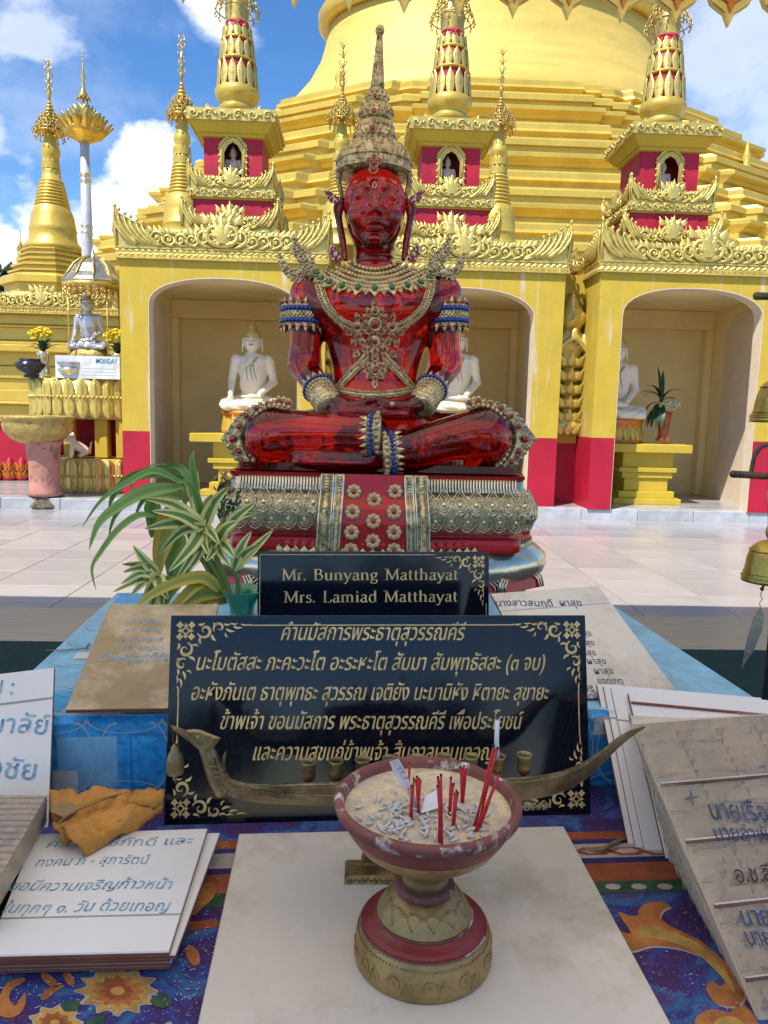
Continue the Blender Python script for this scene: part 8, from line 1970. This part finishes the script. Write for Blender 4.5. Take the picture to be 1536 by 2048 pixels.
# ------------------------------------------------------------------ incense bowl on its tall foot
def bowl():
    c0 = onz(845, 1908, TOPZ); BY = c0.y; bx = c0.x; kk = (at(945, 1800, BY).x-at(845, 1800, BY).x)/100
    t = thing('incense_bowl', 'red and brass footed incense bowl full of sand on the cream tile', 'incense bowl', (bx, BY, TOPZ)); Zb = lambda y: at(845, y, BY).z-TOPZ
    zz = lambda y: Zb(y)
    def lat(l, name, mat, n=64, **q): m = MB(); m.lathe([(r_*kk*1.0, z) for r_, z in l], n); return m.build(name, mat, t, **q)
    H = zz(1600)
    Z_ = lambda f: H*f
    # heights as fractions of the rim height
    zr = {y: zz(y) for y in (1896, 1850, 1830, 1808, 1772, 1762, 1736, 1704, 1665, 1603)}
    lat([(134, 0), (137, .004), (137.5, .014), (135, .030), (130, .042), (126, .048), (124, .052)], 'foot_band', 'bronze_relief')
    zA = .052; zB = zz(1822)
    lat([(124, zA), (122, zA+.004), (112, zA+(zB-zA)*.45), (98, zA+(zB-zA)*.85), (95, zB)], 'foot_red', 'red_lacquer')
    zC = zz(1772)
    lat([(95, zB), (94, zB+.003), (86, zB+(zC-zB)*.35), (74, zB+(zC-zB)*.7), (62, zC-.006), (57, zC-.003)], 'foot_upper', 'bronze_relief')
    lat([(56, zC-.005), (60, zC), (59, zC+.006), (54, zC+.009)], 'collar', 'rim_worn')
    zD = zz(1738)
    lat([(48, zC+.006), (45, zz(1752)), (46, zz(1738)), (58, zz(1726)), (66, zz(1719))], 'neck', 'bronze_relief')
    zE = zz(1704)
    
    zF = zz(1648); lat([(60, zz(1722)), (84, zz(1708)), (112, zz(1692)), (136, zz(1674)), (150, zF-.005), (154, zF)], 'bowl_under', 'bronze_relief')
    zR = H
    lat([(154, zF-.001), (157, zF+.002), (164, zR-.024), (168, zR-.014), (170, zR-.013), (171, zR-.010)], 'bowl_body', 'red_lacquer')
    lat([(170, zR-.012), (180, zR-.009), (183, zR-.002), (182, zR+.003), (175, zR+.006), (168, zR+.005), (163, zR-.003), (160, zR-.025)], 'rim', 'rim_worn')
    # engraved relief: zigzag petals on the upper foot, scrolls and beads on the foot band
    m = MB(); n = 13
    for i in range(n):
        for lay, (rr, zt_, zb_, dx) in enumerate(((88, zC-.012, zB+.010, 0), (84, zC-.010, zB+.022, .5))):
            a = 2*PI*(i+dx)/n; da = PI/n
            def pt(aa, z): 
                f0 = (z-zB)/(zC-zB); r_ = (95+(60-95)*f0)*kk+.0012; return (r_*math.cos(aa), r_*math.sin(aa), z)
            m.tube([pt(a-da, zt_), pt(a-da*.45, (zt_+zb_)/2), pt(a, zb_), pt(a+da*.45, (zt_+zb_)/2), pt(a+da, zt_)], .0019, 4)
            m.tube([pt(a-da*.5, zt_), pt(a, (zb_+zt_)/2), pt(a+da*.5, zt_)], .001, 4)
    m.build('petal_engraving', 'bronze_relief', t, kind='stuff')
    m = MB()
    for i in range(110): a = 2*PI*i/110; m.ball((131.5*kk*math.cos(a), 131.5*kk*math.sin(a), .043), .0016, 5, 3)
    for i in range(90): a = 2*PI*i/90; m.ball((127*kk*math.cos(a), 127*kk*math.sin(a), .0505), .0014, 5, 3)
    for i in range(12):
        a0 = 2*PI*i/12
        for (da, dz, r_, d_) in ((0, .022, .013, 1), (.24, .018, .009, -1)):
            m.tube([((136.6-(v[2]-.02)*60*.3)*kk*math.cos(a0+da+v[0]/(136*kk)), (136.6-(v[2]-.02)*60*.3)*kk*math.sin(a0+da+v[0]/(136*kk)), v[2]) for v in spiral((0, dz), r_, 1.6, a0, d_, 14)], .0010, 4)
        m.tube([(137.2*kk*math.cos(a0+.12+.02*w), 137.2*kk*math.sin(a0+.12+.02*w), .008+.006*w*(1 if i % 2 else .8)) for w in range(5)], .001, 4)
    m.build('scroll_engraving', 'bronze_relief', t, kind='stuff')
    m = MB(); torus(m, 124.5*kk, zA, .0014, 60); torus(m, 96*kk, zB, .0016, 60); m.build('rib', 'rim_worn', t, kind='stuff')
    # sand
    n = 56; rings = 30; V = [(0, 0, 0)]; hs_ = []
    def sandz(x, y): r_ = math.hypot(x, y)/(161*kk); return zR-.009+.007*(1-r_*r_)+min(1, 6*(1.0-r_)+.08)*(.004*mnoise.noise(Vector((x*28, y*28, 1)))+.0022*mnoise.noise(Vector((x*80, y*80, 4)))+.0012*mnoise.noise(Vector((x*220, y*220, 7))))
    V = [(0, 0, sandz(0, 0))]; fs = []
    n = 96; rings = 48
    for j in range(1, rings+1):
        for i in range(n): a = 2*PI*i/n; r_ = 162*kk*j/rings; x, y = r_*math.cos(a), r_*math.sin(a); V.append((x, y, sandz(x, y)))
    for i in range(n): fs.append((0, 1+i, 1+(i+1) % n))
    for j in range(rings-1):
        for i in range(n): fs.append((1+j*n+i, 1+(j+1)*n+i, 1+(j+1)*n+(i+1) % n, 1+j*n+(i+1) % n))
    m = MB(); m.add(V, fs, True); m.build('sand', 'sand', t)
    return t, bx, BY, kk, sandz, zR+TOPZ
bw, bwx, bwy, bwk, sandz, rimz = bowl()
def on_sand(px, py):
    z = rimz-.006
    for _ in range(6): p = onz(px, py, z); z = TOPZ+sandz(p.x-bwx, p.y-bwy)
    return onz(px, py, z)
def stick(base, top, lean_y, label, grp, tipc=True):
    b = on_sand(*base); p = at(top[0], top[1], b.y+lean_y); q = thing('incense_stick', label, 'incense stick', tuple(b), 0, grp); d = p-b
    m = MB(); m.tube([(-d*.06)[:], (d*.97)[:]], .00165, 6); m.build('red_stick', 'incense_red', q)
    m = MB(); m.tube([(d*.97)[:], d[:]], .0017, 6); m.build('burnt_tip', 'char', q)
G = 'red incense sticks standing in the sand'
for base, top, ly in (((950, 1655), (988, 1490), .02), ((955, 1658), (993, 1497), .03), ((948, 1652), (996, 1494), .01), ((955, 1662), (1000, 1545), .0), ((950, 1663), (1002, 1541), .02), ((958, 1660), (996, 1552), .02)): stick(base, top, ly, 'one of the red incense sticks in the bunch leaning right near the right rim', G)
for base, top, ly in (((881, 1686), (876, 1553), 0), ((884, 1688), (882, 1548), .01), ((878, 1685), (879, 1560), .01), ((884, 1687), (875, 1570), 0)): stick(base, top, ly, 'one of the red incense sticks in the tall bunch nearest the front rim', G)
for base, top, ly in (((822, 1637), (828, 1556), 0), ((820, 1635), (824, 1575), .01), ((824, 1638), (823, 1570), 0)): stick(base, top, ly, 'one of the red incense sticks beside the twisted white paper', G)
for base, top, ly in (((837, 1630), (834, 1552), 0), ((838, 1631), (838, 1556), .01), ((836, 1629), (841, 1560), .01), ((838, 1630), (832, 1560), 0)): stick(base, top, ly, 'one of the red incense sticks in the bunch just right of the white paper', G)
for base, top, ly in (((898, 1630), (902, 1555), 0), ((897, 1629), (908, 1566), .01), ((900, 1631), (905, 1568), 0)): stick(base, top, ly, 'one of the red incense sticks in the bunch at the middle of the sand', G)
for base, top, ly in (((906, 1653), (913, 1580), 0), ((905, 1652), (916, 1584), .01), ((908, 1654), (914, 1588), 0), ((905, 1650), (910, 1586), 0)): stick(base, top, ly, 'one of the short red incense sticks in front of the middle bunch', G)
for base, top, ly in (((924, 1605), (921, 1533), 0), ((925, 1606), (928, 1531), .01), ((926, 1606), (933, 1537), .01), ((923, 1604), (924, 1536), 0)): stick(base, top, ly, 'one of the red incense sticks at the back right of the sand', G)
for base, top, ly in (((818, 1580), (818, 1525), 0), ((816, 1580), (820, 1530), .01)): stick(base, top, ly, 'one of the two red incense sticks standing behind the white paper', G)
# burnt stubs
m = MB(); m.tube([(-.007, 0, 0), (.007, 0, 0)], .0017, 6); st_o = m.build('stub', 'ash_stub', None); stub_me = st_o.data; bpy.data.objects.remove(st_o)
rn = random.Random(21); cnt = 0; placed = []
while cnt < 150:
    if rn.random() < .72: px, py = rn.gauss(815, 45), rn.gauss(1638, 24)
    elif rn.random() < .6: px, py = rn.gauss(945, 28), rn.gauss(1632, 18)
    else: px, py = rn.uniform(715, 1000), rn.uniform(1555, 1690)
    p = on_sand(px, py); lx, ly = p.x-bwx, p.y-bwy
    if math.hypot(lx, ly) > 150*bwk: continue
    o = bpy.data.objects.new('incense_stub', stub_me); COL.objects.link(o); o.location = (p.x, p.y, p.z+.0022+rn.uniform(0, .002)); o.rotation_euler = (0, rn.uniform(-.3, .3), rn.uniform(0, PI)); o.scale = (rn.uniform(.5, 1.1), 1, 1)
    tag(o, 'one of the short grey burnt incense stubs scattered on the sand', 'incense stub', 'burnt incense stubs on the sand'); cnt += 1
# twisted paper and scrap
pq = on_sand(838, 1620); q = thing('paper_twist', 'twisted white paper strip with pink marks sticking up from the sand', 'paper', tuple(pq)); m = MB()
pts = [(838, 1622), (828, 1598), (818, 1578), (808, 1560), (797, 1540), (788, 1520)]; wd = [8, 6, 5, 9, 11, 9]; V = []
for i, ((x, y), w_) in enumerate(zip(pts, wd)):
    for s_ in (-1, 0, 1): V.append((at(x+s_*w_, y-s_*w_*.35, pq.y+.004*math.cos(i*1.7+s_)+(.006 if s_ == 0 else 0))-pq)[:])
m.add(V, [(3*i+j, 3*i+j+1, 3*i+4+j, 3*i+3+j) for i in range(5) for j in range(2)], True); m.build('strip', 'paper_white', q)
m = MB()
for (x, y) in ((800, 1537), (806, 1545), (812, 1556), (820, 1578)): m.tube([(at(x-4, y+2, pq.y-.006)-pq)[:], (at(x, y-3, pq.y-.006)-pq)[:], (at(x+4, y+2, pq.y-.006)-pq)[:]], .0007, 4)
m.build('pink_mark', 'sticker_pink', q, kind='stuff')
pq = on_sand(862, 1625); q = thing('paper_scrap', 'small flat scrap of white paper lying among the stubs', 'paper', tuple(pq)); m = MB(); m.add([(on_sand(x, y)-pq+Vector((0, 0, h_)))[:] for x, y, h_ in ((842, 1632, .004), (884, 1622, .006), (882, 1600, .02), (850, 1612, .013))], [(0, 1, 2, 3)]); m.build('sheet', 'paper_white', q)

# ------------------------------------------------------------------ brass swan boat with candle cups
foot = onz(742, 1768, TOPZ); BYB = foot.y+.03
def PB(x, y, dy=0): return at(x, y, BYB+dy+(x-742)*.00006)
def boat():
    o = Vector((foot.x, BYB, TOPZ)); t = thing('swan_boat', 'brass swan headed boat carrying a row of candle cups before the plaque', 'candle holder', tuple(o)); kb_ = (PB(842, 1590).x-PB(742, 1590).x)/100
    X = lambda x, y, dy=0: (PB(x, y, dy)-o)[:]
    m = MB()
    st_ = [(432, 1512, 1545, .012), (440, 1536, 1572, .016), (460, 1556, 1592, .020), (490, 1566, 1602, .024), (530, 1568, 1607, .028), (600, 1566, 1610, .032), (700, 1563, 1612, .036), (850, 1560, 1612, .038), (1000, 1556, 1606, .036), (1080, 1550, 1596, .030), (1130, 1540, 1582, .024), (1170, 1522, 1560, .018), (1205, 1498, 1528, .013), (1235, 1474, 1498, .009), (1262, 1460, 1475, .006), (1290, 1452, 1456, .002)]
    V = []; fs = []
    sm = smoothpts([(a, b, c) for a, b, c, d in st_], 3); xs_ = [a for a, b, c, d in st_]; hd_ = [d for a, b, c, d in st_]
    for p in sm:
        hd = float(np.interp(p.x, xs_, hd_)); x, yt, yb = p.x, p.y, p.z; mid = (yt+yb)/2
        ring = [X(x, yt, -hd), X(x, yt+(yb-yt)*.25, -hd*1.04), X(x, mid+(yb-yt)*.15, -hd*.9), X(x, yb-1, -hd*.45), X(x, yb, 0), X(x, yb-1, hd*.45), X(x, mid, hd*.9), X(x, yt, hd), X(x, yt+3, hd*.8), X(x, yt+3, -hd*.8)]
        V += ring
    n = 10
    for i in range(len(sm)-1):
        for j in range(n): fs.append((i*n+j, (i+1)*n+j, (i+1)*n+(j+1) % n, i*n+(j+1) % n))
    fs.append(tuple(range(n))); fs.append(tuple((len(sm)-1)*n+j for j in range(n-1, -1, -1))); m.add(V, fs, False); hull = m.build('hull', 'brass_boat', t)
    m = MB(); kp = lambda x, y, d: X(x, y, d)
    m.add([X(568, 1572, -.024), X(1068, 1560, -.024), X(1068, 1560, .024), X(568, 1572, .024)], [(0, 1, 2, 3)]); m.v = [(a, b, c+.0015+(.004)) for a, b, c in m.v]; m.build('deck', 'rim_worn', t)
    m = MB(); m.tube([X(x, y+2, -.034) for x, y in ((540, 1570), (620, 1568), (740, 1566), (860, 1563), (1000, 1558), (1080, 1552))], .0022, 5); m.tube([X(x, y, -.038) for x, y in ((560, 1590), (700, 1592), (860, 1590), (1000, 1584), (1090, 1574))], .0012, 4); m.build('gunwale', 'brass_boat', t, kind='stuff')
    # neck and head
    m = MB(); nk = smoothpts([X(a, b) for a, b in ((452, 1580), (438, 1560), (428, 1536), (420, 1515), (412, 1496))], 4); m.tube(nk, [14*kb_+(8*kb_)*(1-i/(len(nk)-1)) for i in range(len(nk))], 8); m.build('neck', 'brass_boat', t)
    m = MB()
    outl = [(340, 1449), (352, 1452), (372, 1460), (388, 1458), (402, 1460), (416, 1466), (442, 1476), (430, 1492), (420, 1502), (408, 1505), (396, 1498), (380, 1484), (360, 1470), (345, 1460)]
    f0 = [X(a, b, -.012) for a, b in outl]; f1 = [X(a, b, .012) for a, b in outl]; n = len(outl); cxx = (400, 1480)
    fm_ = [X(a*.7+cxx[0]*.3, b*.7+cxx[1]*.3, -.019) for a, b in outl]; fb_ = [X(a*.7+cxx[0]*.3, b*.7+cxx[1]*.3, .019) for a, b in outl]
    m.add(f0+f1+fm_+fb_, [(i, (i+1) % n, n+(i+1) % n, n+i) for i in range(n)]+[(i, 2*n+i, 2*n+(i+1) % n, (i+1) % n) for i in range(n)]+[tuple(range(2*n, 3*n))]+[(n+i, n+(i+1) % n, 3*n+(i+1) % n, 3*n+i) for i in range(n)]+[tuple(range(4*n-1, 3*n-1, -1))]); m.build('head', 'brass_boat', t)
    m = MB(); m.ball(X(396, 1474, -.019), 5*kb_, 8, 6); m.tube([X(a, b, -.019) for a, b in ((345, 1455), (365, 1466), (385, 1478), (400, 1490))], .0014, 4)
    for (x, y, r_) in ((408, 1486, 9), (420, 1478, 7), (385, 1470, 6)): m.tube([Vector(X(x, y, -.020))+Vector((v[0], 0, v[2])) for v in spiral((0, 0), r_*kb_, 1.2, 1, 1, 10)], .0012, 4)
    m.build('face_relief', 'brass_boat', t, kind='stuff')
    m = MB(); cr_ = [(452, 1560), (450, 1530), (453, 1500), (446, 1510), (442, 1525), (444, 1545)]; f0 = [X(a, b, -.004) for a, b in cr_]; f1 = [X(a, b, .004) for a, b in cr_]; n = 6; m.add(f0+f1, [tuple(range(n)), tuple(range(2*n-1, n-1, -1))]+[(i, (i+1) % n, n+(i+1) % n, n+i) for i in range(n)]); m.build('neck_fin', 'brass_boat', t)
    m = MB()
    for q in range(5): m.tube([X(425+q*5-6, 1530+q*11, -.017-.001*q), X(432+q*6, 1534+q*11, -.021-.001*q), X(441+q*7, 1528+q*11, -.017-.001*q)], .0012, 4)
    for q in range(9): m.tube([Vector(X(470+q*14, 1582+q*1.5, -.0265-.0008*q))+Vector((v[0], 0, v[2])) for v in spiral((0, 0), 7*kb_, 1.1, q, 1 if q % 2 else -1, 8)], .0011, 4)
    m.build('feather_engraving', 'brass_boat', t, kind='stuff')
    # stand
    m = MB(); m.lathe([(20*kb_, PB(742, 1612).z-o.z), (14*kb_, PB(742, 1640).z-o.z), (17*kb_, PB(742, 1670).z-o.z), (13*kb_, PB(742, 1690).z-o.z), (20*kb_, PB(742, 1715).z-o.z)][::-1], 16); m.build('stem', 'brass_boat', t)
    zt_ = PB(742, 1735).z-o.z
    m = MB(); w1, w2 = 52*kb_, 44*kb_; m.add([(-w1, -.032, 0), (w1, -.032, 0), (w1, .032, 0), (-w1, .032, 0), (-w1, -.030, zt_*.3), (w1, -.030, zt_*.3), (w1, .03, zt_*.3), (-w1, .03, zt_*.3), (-w2, -.022, zt_), (w2, -.022, zt_), (w2, .022, zt_), (-w2, .022, zt_)], [(3, 2, 1, 0), (8, 9, 10, 11)]+[(i, (i+1) % 4, 4+(i+1) % 4, 4+i) for i in range(4)]+[(4+i, 4+(i+1) % 4, 8+(i+1) % 4, 8+i) for i in range(4)]); m.build('foot', 'brass_aged', t)
    m = MB()
    for i in range(9): x = -w1*.9+i*w1*.225; m.tube([(x, -.030, zt_*.35), (x+w1*.11, -.027, zt_*.85), (x+w1*.22, -.030, zt_*.35)], .0014, 4)
    m.build('foot_relief', 'brass_boat', t, kind='stuff')
    for i, (x, yt) in enumerate(((617, 1522), (671, 1520), (724, 1517), (778, 1515), (832, 1513), (885, 1511), (940, 1511), (994, 1511), (1046, 1508))):
        yb = yt+54; c = X(x, yb, 0); z0 = c[2]; z1 = X(x, yt, 0)[2]; h = z1-z0; s = kb_
        m = MB(); m.lathe([(9*s, 0), (10*s, h*.06), (5*s, h*.16), (5.5*s, h*.22), (13*s, h*.36), (14.5*s, h*.55), (13*s, h*.62), (14*s, h*.68), (13.5*s, h*.88), (15.5*s, h), (14*s, h), (12*s, h*.85), (11*s, h*.55)], 20, (c[0], c[1], z0)); m.build('candle_cup', 'brass_aged', t)
    # candle in the last but one cup
    cb = PB(997, 1535); q = thing('candle', 'slim white candle standing in a cup of the brass boat', 'candle', tuple(cb)); m = MB(); m.tube([(0, 0, -.01), (PB(993, 1480)-cb)[:], (PB(995, 1440)-cb)[:]], [.0042, .0040, .0036], 10); m.build('wax', 'wax_white', q); m = MB(); m.tube([(PB(995, 1440)-cb)[:], (PB(993, 1428)-cb)[:]], .0012, 5); m.build('wick', 'char', q)
    # bell under the beak
    hb = PB(351, 1556); q = thing('small_bell', 'small cast bell hanging from the beak of the brass boat', 'bell', tuple(hb)); Z_ = lambda y: PB(351, y).z-hb.z; s = kb_
    m = MB(); m.lathe([(16*s, Z_(1546)), (17*s, Z_(1540)), (16*s, Z_(1520)), (13*s, Z_(1508)), (9*s, Z_(1502)), (8*s, Z_(1494)), (3*s, Z_(1488))], 18); m.build('body', 'brass_boat', q)
    m = MB()
    for dx in (-4, 6): m.tube([(PB(351+dx, 1490)-hb)[:], (PB(350+dx, 1475)-hb)[:], (PB(349+dx*.5, 1458)-hb)[:]], .0012, 5)
    m.build('wire', 'iron', q)
    m = MB(); m.tube([(0, 0, Z_(1548)), (0, 0, Z_(1566))], .002, 5); m.build('clapper', 'iron', q)
boat()

# ------------------------------------------------------------------ green vase with striped leaves
VY = 2.02
def plant():
    vb = at(484, 1300, VY); base = Vector((at(484, 1200, VY).x, VY, BZ+.001)); t = thing('leafy_vase', 'green glazed vase of drooping striped dracaena leaves left of the name plaque', 'vase', tuple(base))
    kv = (at(584, 1200, VY).x-at(484, 1200, VY).x)/100; zz = lambda y: at(484, y, VY).z-base.z
    m = MB(); m.lathe([(30*kv, 0), (34*kv, .01), (46*kv, zz(1290)), (44*kv, zz(1262)), (30*kv, zz(1240)), (24*kv, zz(1226)), (25*kv, zz(1212)), (33*kv, zz(1194)), (45*kv, zz(1180)), (46*kv, zz(1177)), (42*kv, zz(1178)), (28*kv, zz(1196)), (18*kv, zz(1215))], 40); m.build('vase', 'vase_green', t)
    def q(p): return (100+p[0]*.3385, 900+p[1]*.3385)
    rn = random.Random(8)
    def blade(P, w_, dy0, dy1, mat, tw=0.4, name='leaf'):
        pts = smoothpts([(q(p)[0], q(p)[1], 0) for p in P], 7); n = len(pts); V = []; uvs = []; C_ = []
        for i, p in enumerate(pts): u = i/(n-1); C_.append(at(p.x, p.y, VY+dy0+(dy1-dy0)*u+.02*math.sin(3*u+w_))-base)
        for i in range(n):
            u = i/(n-1); d = (C_[min(i+1, n-1)]-C_[max(i-1, 0)]).normalized(); view = (CP-base-C_[i]).normalized(); s = d.cross(view).normalized(); nn = s.cross(d)
            s = (s*math.cos(tw)+nn*math.sin(tw)); ww = w_*1.3*.3385*kv*.5*(min(1, .35+u*3.0))*(math.sin(PI*min(1, .5+u*.5))**.8 if u > .15 else 1)
            ww = max(ww, .0006)
            for j in (-1, 0, 1): V.append((C_[i]+s*(j*ww)+nn*(abs(j)*ww*.38))[:]); uvs.append((.5+.5*j, u))
        m = MB(); m.add(V, [(3*i+j, 3*i+j+1, 3*i+4+j, 3*i+3+j) for i in range(n-1) for j in range(2)], True); m.uv = uvs; return m.build(name, mat, t)
    GRN = [([(800, 210), (620, 120), (440, 200), (300, 300), (190, 455)], 34, -.05, -.15), ([(790, 170), (640, 130), (470, 170), (380, 260), (345, 350)], 60, 0, -.1), ([(780, 215), (580, 240), (420, 320), (290, 430), (230, 590)], 66, -.03, -.2), ([(760, 250), (600, 240), (470, 290), (380, 400), (345, 520)], 40, .05, .05), ([(620, 390), (520, 385), (400, 470), (300, 600), (248, 700), (272, 830)], 34, -.1, -.2), ([(870, 300), (850, 160), (838, 60), (850, 5)], 40, 0, .02), ([(840, 220), (780, 110), (700, 95), (600, 140)], 44, .08, .1), ([(900, 420), (860, 260), (800, 190), (740, 190)], 40, 0, -.05), ([(640, 330), (560, 280), (480, 200), (600, 90), (820, 95)], 14, .1, .15), ([(840, 300), (700, 260), (560, 290), (500, 400)], 42, .06, .05)]
    for P, w_, a, b in GRN: blade(P, w_, a, b, 'leaf_green', rn.uniform(-.5, .5))
    YEL = [([(720, 330), (690, 470), (650, 620), (640, 760)], 120, .05, .04), ([(600, 280), (610, 420), (600, 520)], 80, .07, .06), ([(1010, 840), (900, 750), (700, 800), (540, 900), (460, 1030)], 62, 0, -.2), ([(1050, 850), (860, 860), (740, 960), (620, 1130), (480, 1190), (360, 1125)], 80, .02, -.22), ([(960, 760), (860, 800), (700, 960), (600, 1060)], 60, 0, -.1), ([(800, 600), (760, 760), (700, 860), (640, 1000)], 70, .05, 0), ([(1060, 870), (960, 870), (900, 920), (820, 1000)], 90, .03, 0), ([(780, 500), (720, 640), (720, 800)], 90, .09, .08)]
    for i, (P, w_, a, b) in enumerate(YEL): blade(P, w_, a, b, 'leaf_yellowing' if i in (0, 2, 3, 4, 6) else 'leaf_green', rn.uniform(-.4, .4))
    def rosette(c, tips, w_):
        for (tx, ty) in tips:
            mx, my = (c[0]+tx)/2, (c[1]+ty)/2; bend = rn.uniform(-.10, .10); dx, dy = tx-c[0], ty-c[1]; lift = -.14*abs(dx)
            blade([c, (mx-dy*bend-dx*.05, my+dx*bend+lift), (tx, ty)], w_*rn.uniform(.85, 1.2), 0, rn.uniform(-.13, .04), 'leaf_striped', rn.uniform(-.7, .7))
    rosette((905, 455), [(555, 285), (560, 465), (1062, 215), (800, 175), (870, 120), (960, 260), (640, 620), (700, 720), (790, 800), (730, 790), (830, 700), (600, 360), (1000, 560), (940, 620)], 64)
    rosette((985, 540), [(1215, 310), (1225, 370), (1090, 640), (1040, 400), (920, 660), (1110, 420), (1070, 690), (860, 640), (900, 560), (1000, 440)], 58)
    rosette((1085, 700), [(1320, 470), (1190, 480), (1240, 560)], 62)
    rosette((640, 745), [(425, 675), (432, 722), (370, 840), (470, 870), (555, 1060), (632, 1010), (660, 940), (490, 565), (700, 880), (540, 920), (600, 960), (420, 790)], 56)
    for P, r_ in (([(1060, 900), (1000, 760), (930, 620), (905, 460)], 13), ([(1070, 890), (1030, 760), (985, 640), (980, 540)], 12), ([(1110, 880), (1110, 780), (1085, 700)], 9), ([(1040, 900), (900, 800), (760, 770), (645, 745)], 8), ([(1030, 890), (930, 700), (820, 500), (790, 220)], 9)):
        pts = smoothpts([(q(p)[0], q(p)[1], 0) for p in P], 5); m = MB(); m.tube([(at(p.x, p.y, VY+.01)-base)[:] for p in pts], r_*.3385*kv*1.6, 8); m.build('stalk', 'stalk', t)
plant()
def clump():   # withered flower bunch behind the leaves
    b = at(445, 1010, 2.45); t = thing('withered_posy', 'small withered brown posy tied beside the silver throne', 'flowers', tuple(b)); rn = random.Random(3)
    for nm, mt, n, c_, sp in (('dry_petals', 'leaf_dry', 60, (452, 965), 22), ('dark_leaves', 'leaf_dark', 60, (455, 1010), 30)):
        m = MB()
        for i in range(n):
            x, y = rn.gauss(c_[0], sp*.5), rn.gauss(c_[1], sp*.45); p = at(x, y, 2.45+rn.uniform(-.04, .04))-b; u = Vector((rn.gauss(0, 1), rn.gauss(0, 1), rn.gauss(0, 1))).normalized()*.012; v = u.orthogonal().normalized()*.006
            m.add([(p-u)[:], (p+v)[:], (p+u)[:], (p-v)[:]], [(0, 1, 2, 3)])
        m.build(nm, mt, t, kind='stuff')
    m = MB(); m.tube([(0, 0, 0), (.01, 0, -.06), (0, 0, -.14)], .006, 6); m.build('stem', 'leaf_dry', t)
clump()

# ------------------------------------------------------------------ bells hanging at the right edge
def bells():
    Y = 2.15; kq = (at(1500, 1100, Y).x-at(1400, 1100, Y).x)/100
    o = Vector((at(1575, 1000, Y).x, Y, .135)); t = thing('bell_rack', 'rusty iron bell rack with rough rebar hooks at the right edge', 'rack', tuple(o))
    X = lambda x, y, dy=0: (at(x, y, Y+dy)-o)[:]
    m = MB(); m.tube([(.02, .03, 0), (.02, .03, 3.1)], .022, 10); m.build('post', 'iron', t)
    def rebar(P, r_, name='rod'):
        m = MB(); m.tube([X(*p) for p in P], r_, 8)
        pts = smoothpts([X(*p) for p in P], 6)
        for i in range(0, len(pts)-1): m.ball(pts[i], r_*1.18, 6, 4)
        m.build(name, 'iron', t)
    rebar([(1466, 948), (1500, 950), (1530, 952), (1590, 954)], .0095); rebar([(1502, 945), (1508, 915), (1520, 895), (1545, 886)], .006, 'hook'); rebar([(1513, 592), (1550, 593), (1600, 594)], .0095)
    m = MB(); m.tube([X(1537, 954), X(1537, 1062)], .002, 6); m.build('hanger', 'iron', t)
    m = MB(); a, b_ = X(1526, 1058), X(1620, 935); m.lathe([(.001, 0), (.07, .002), (.075, .006), (.07, .010), (.001, .012)], 24, sx=1.0, sy=1.0); T = Matrix.Translation(X(1582, 985, .05)) @ Matrix.Rotation(PI/2, 4, 'X') @ Matrix.Diagonal((1, 1.35, 1, 1)); m.xf(T); m.build('grey_plate', 'board_white', t)
    def bell(label, cx, ytop, ybot, hw, Yb, clap):
        b = at(cx, ybot, Yb); k_ = (at(cx-100, ybot, Yb).x-b.x)/-100; q = thing('temple_bell', label, 'bell', tuple(b)); H = at(cx, ytop, Yb).z-b.z
        m = MB(); m.lathe([(hw*k_*.93, .004), (hw*k_, 0), (hw*k_*1.01, H*.05), (hw*k_*.93, H*.14), (hw*k_*.90, H*.30), (hw*k_*.84, H*.50), (hw*k_*.70, H*.68), (hw*k_*.45, H*.78), (hw*k_*.22, H*.82), (hw*k_*.15, H*.84)], 40); m.build('body', 'brass_bell', q)
        m = MB()
        for z in (.10, .18, .62): rr = hw*k_*(1.0 if z == .10 else .94 if z == .18 else .78); torus(m, rr, H*z, .0022, 40)
        if not clap:
            for i in range(60): a = 2*PI*i/60; m.tube([(hw*k_*1.0*math.cos(a), hw*k_*1.0*math.sin(a), H*.09), (hw*k_*.98*math.cos(a+.05), hw*k_*.98*math.sin(a+.05), H*.14), (hw*k_*1.0*math.cos(a+.1), hw*k_*1.0*math.sin(a+.1), H*.09)], .0014, 4)
        m.build('rib', 'brass_bell', q, kind='stuff')
        m = MB(); m.tube([(.016*math.cos(a), 0, H*.84+.022+.02*math.sin(a)) for a in [2*PI*i/14 for i in range(15)]], .006, 8, cap=False); m.build('loop', 'brass_bell', q)
        return q, b, k_, H
    q, b, k_, H = bell('golden bell with a silvery leaf shaped clapper plate at the right edge', 1537, 1062, 1163, 50, Y, True)
    m = MB(); m.tube([(0, 0, H*.6), (-.012, 0, -.005), (at(1524, 1180, Y)-b)[:]], .0035, 6); m.ball((at(1524, 1178, Y)-b)[:], .006, 8, 6); m.build('clapper', 'iron', q)
    m = MB(); m.tube([(at(x, y, Y)-b)[:] for x, y in ((1524, 1182), (1521, 1190), (1525, 1198), (1519, 1206), (1521, 1214))], .0012, 5); m.build('wire', 'iron', q)
    m = MB(); ol = [(1521, 1212), (1528, 1232), (1524, 1262), (1508, 1300), (1483, 1338), (1489, 1300), (1498, 1262), (1508, 1232)]; f0 = [(at(x, y, Y-.001)-b)[:] for x, y in ol]; f1 = [(at(x, y, Y+.001)-b)[:] for x, y in ol]; n = 8; m.add(f0+f1, [tuple(range(n)), tuple(range(2*n-1, n-1, -1))]+[(i, (i+1) % n, n+(i+1) % n, n+i) for i in range(n)]); m.build('leaf_plate', 'silver_plain', q)
    bell('large weathered bell with engraved rim higher up at the right edge', 1572, 730, 846, 66, 2.3, False)
bells()
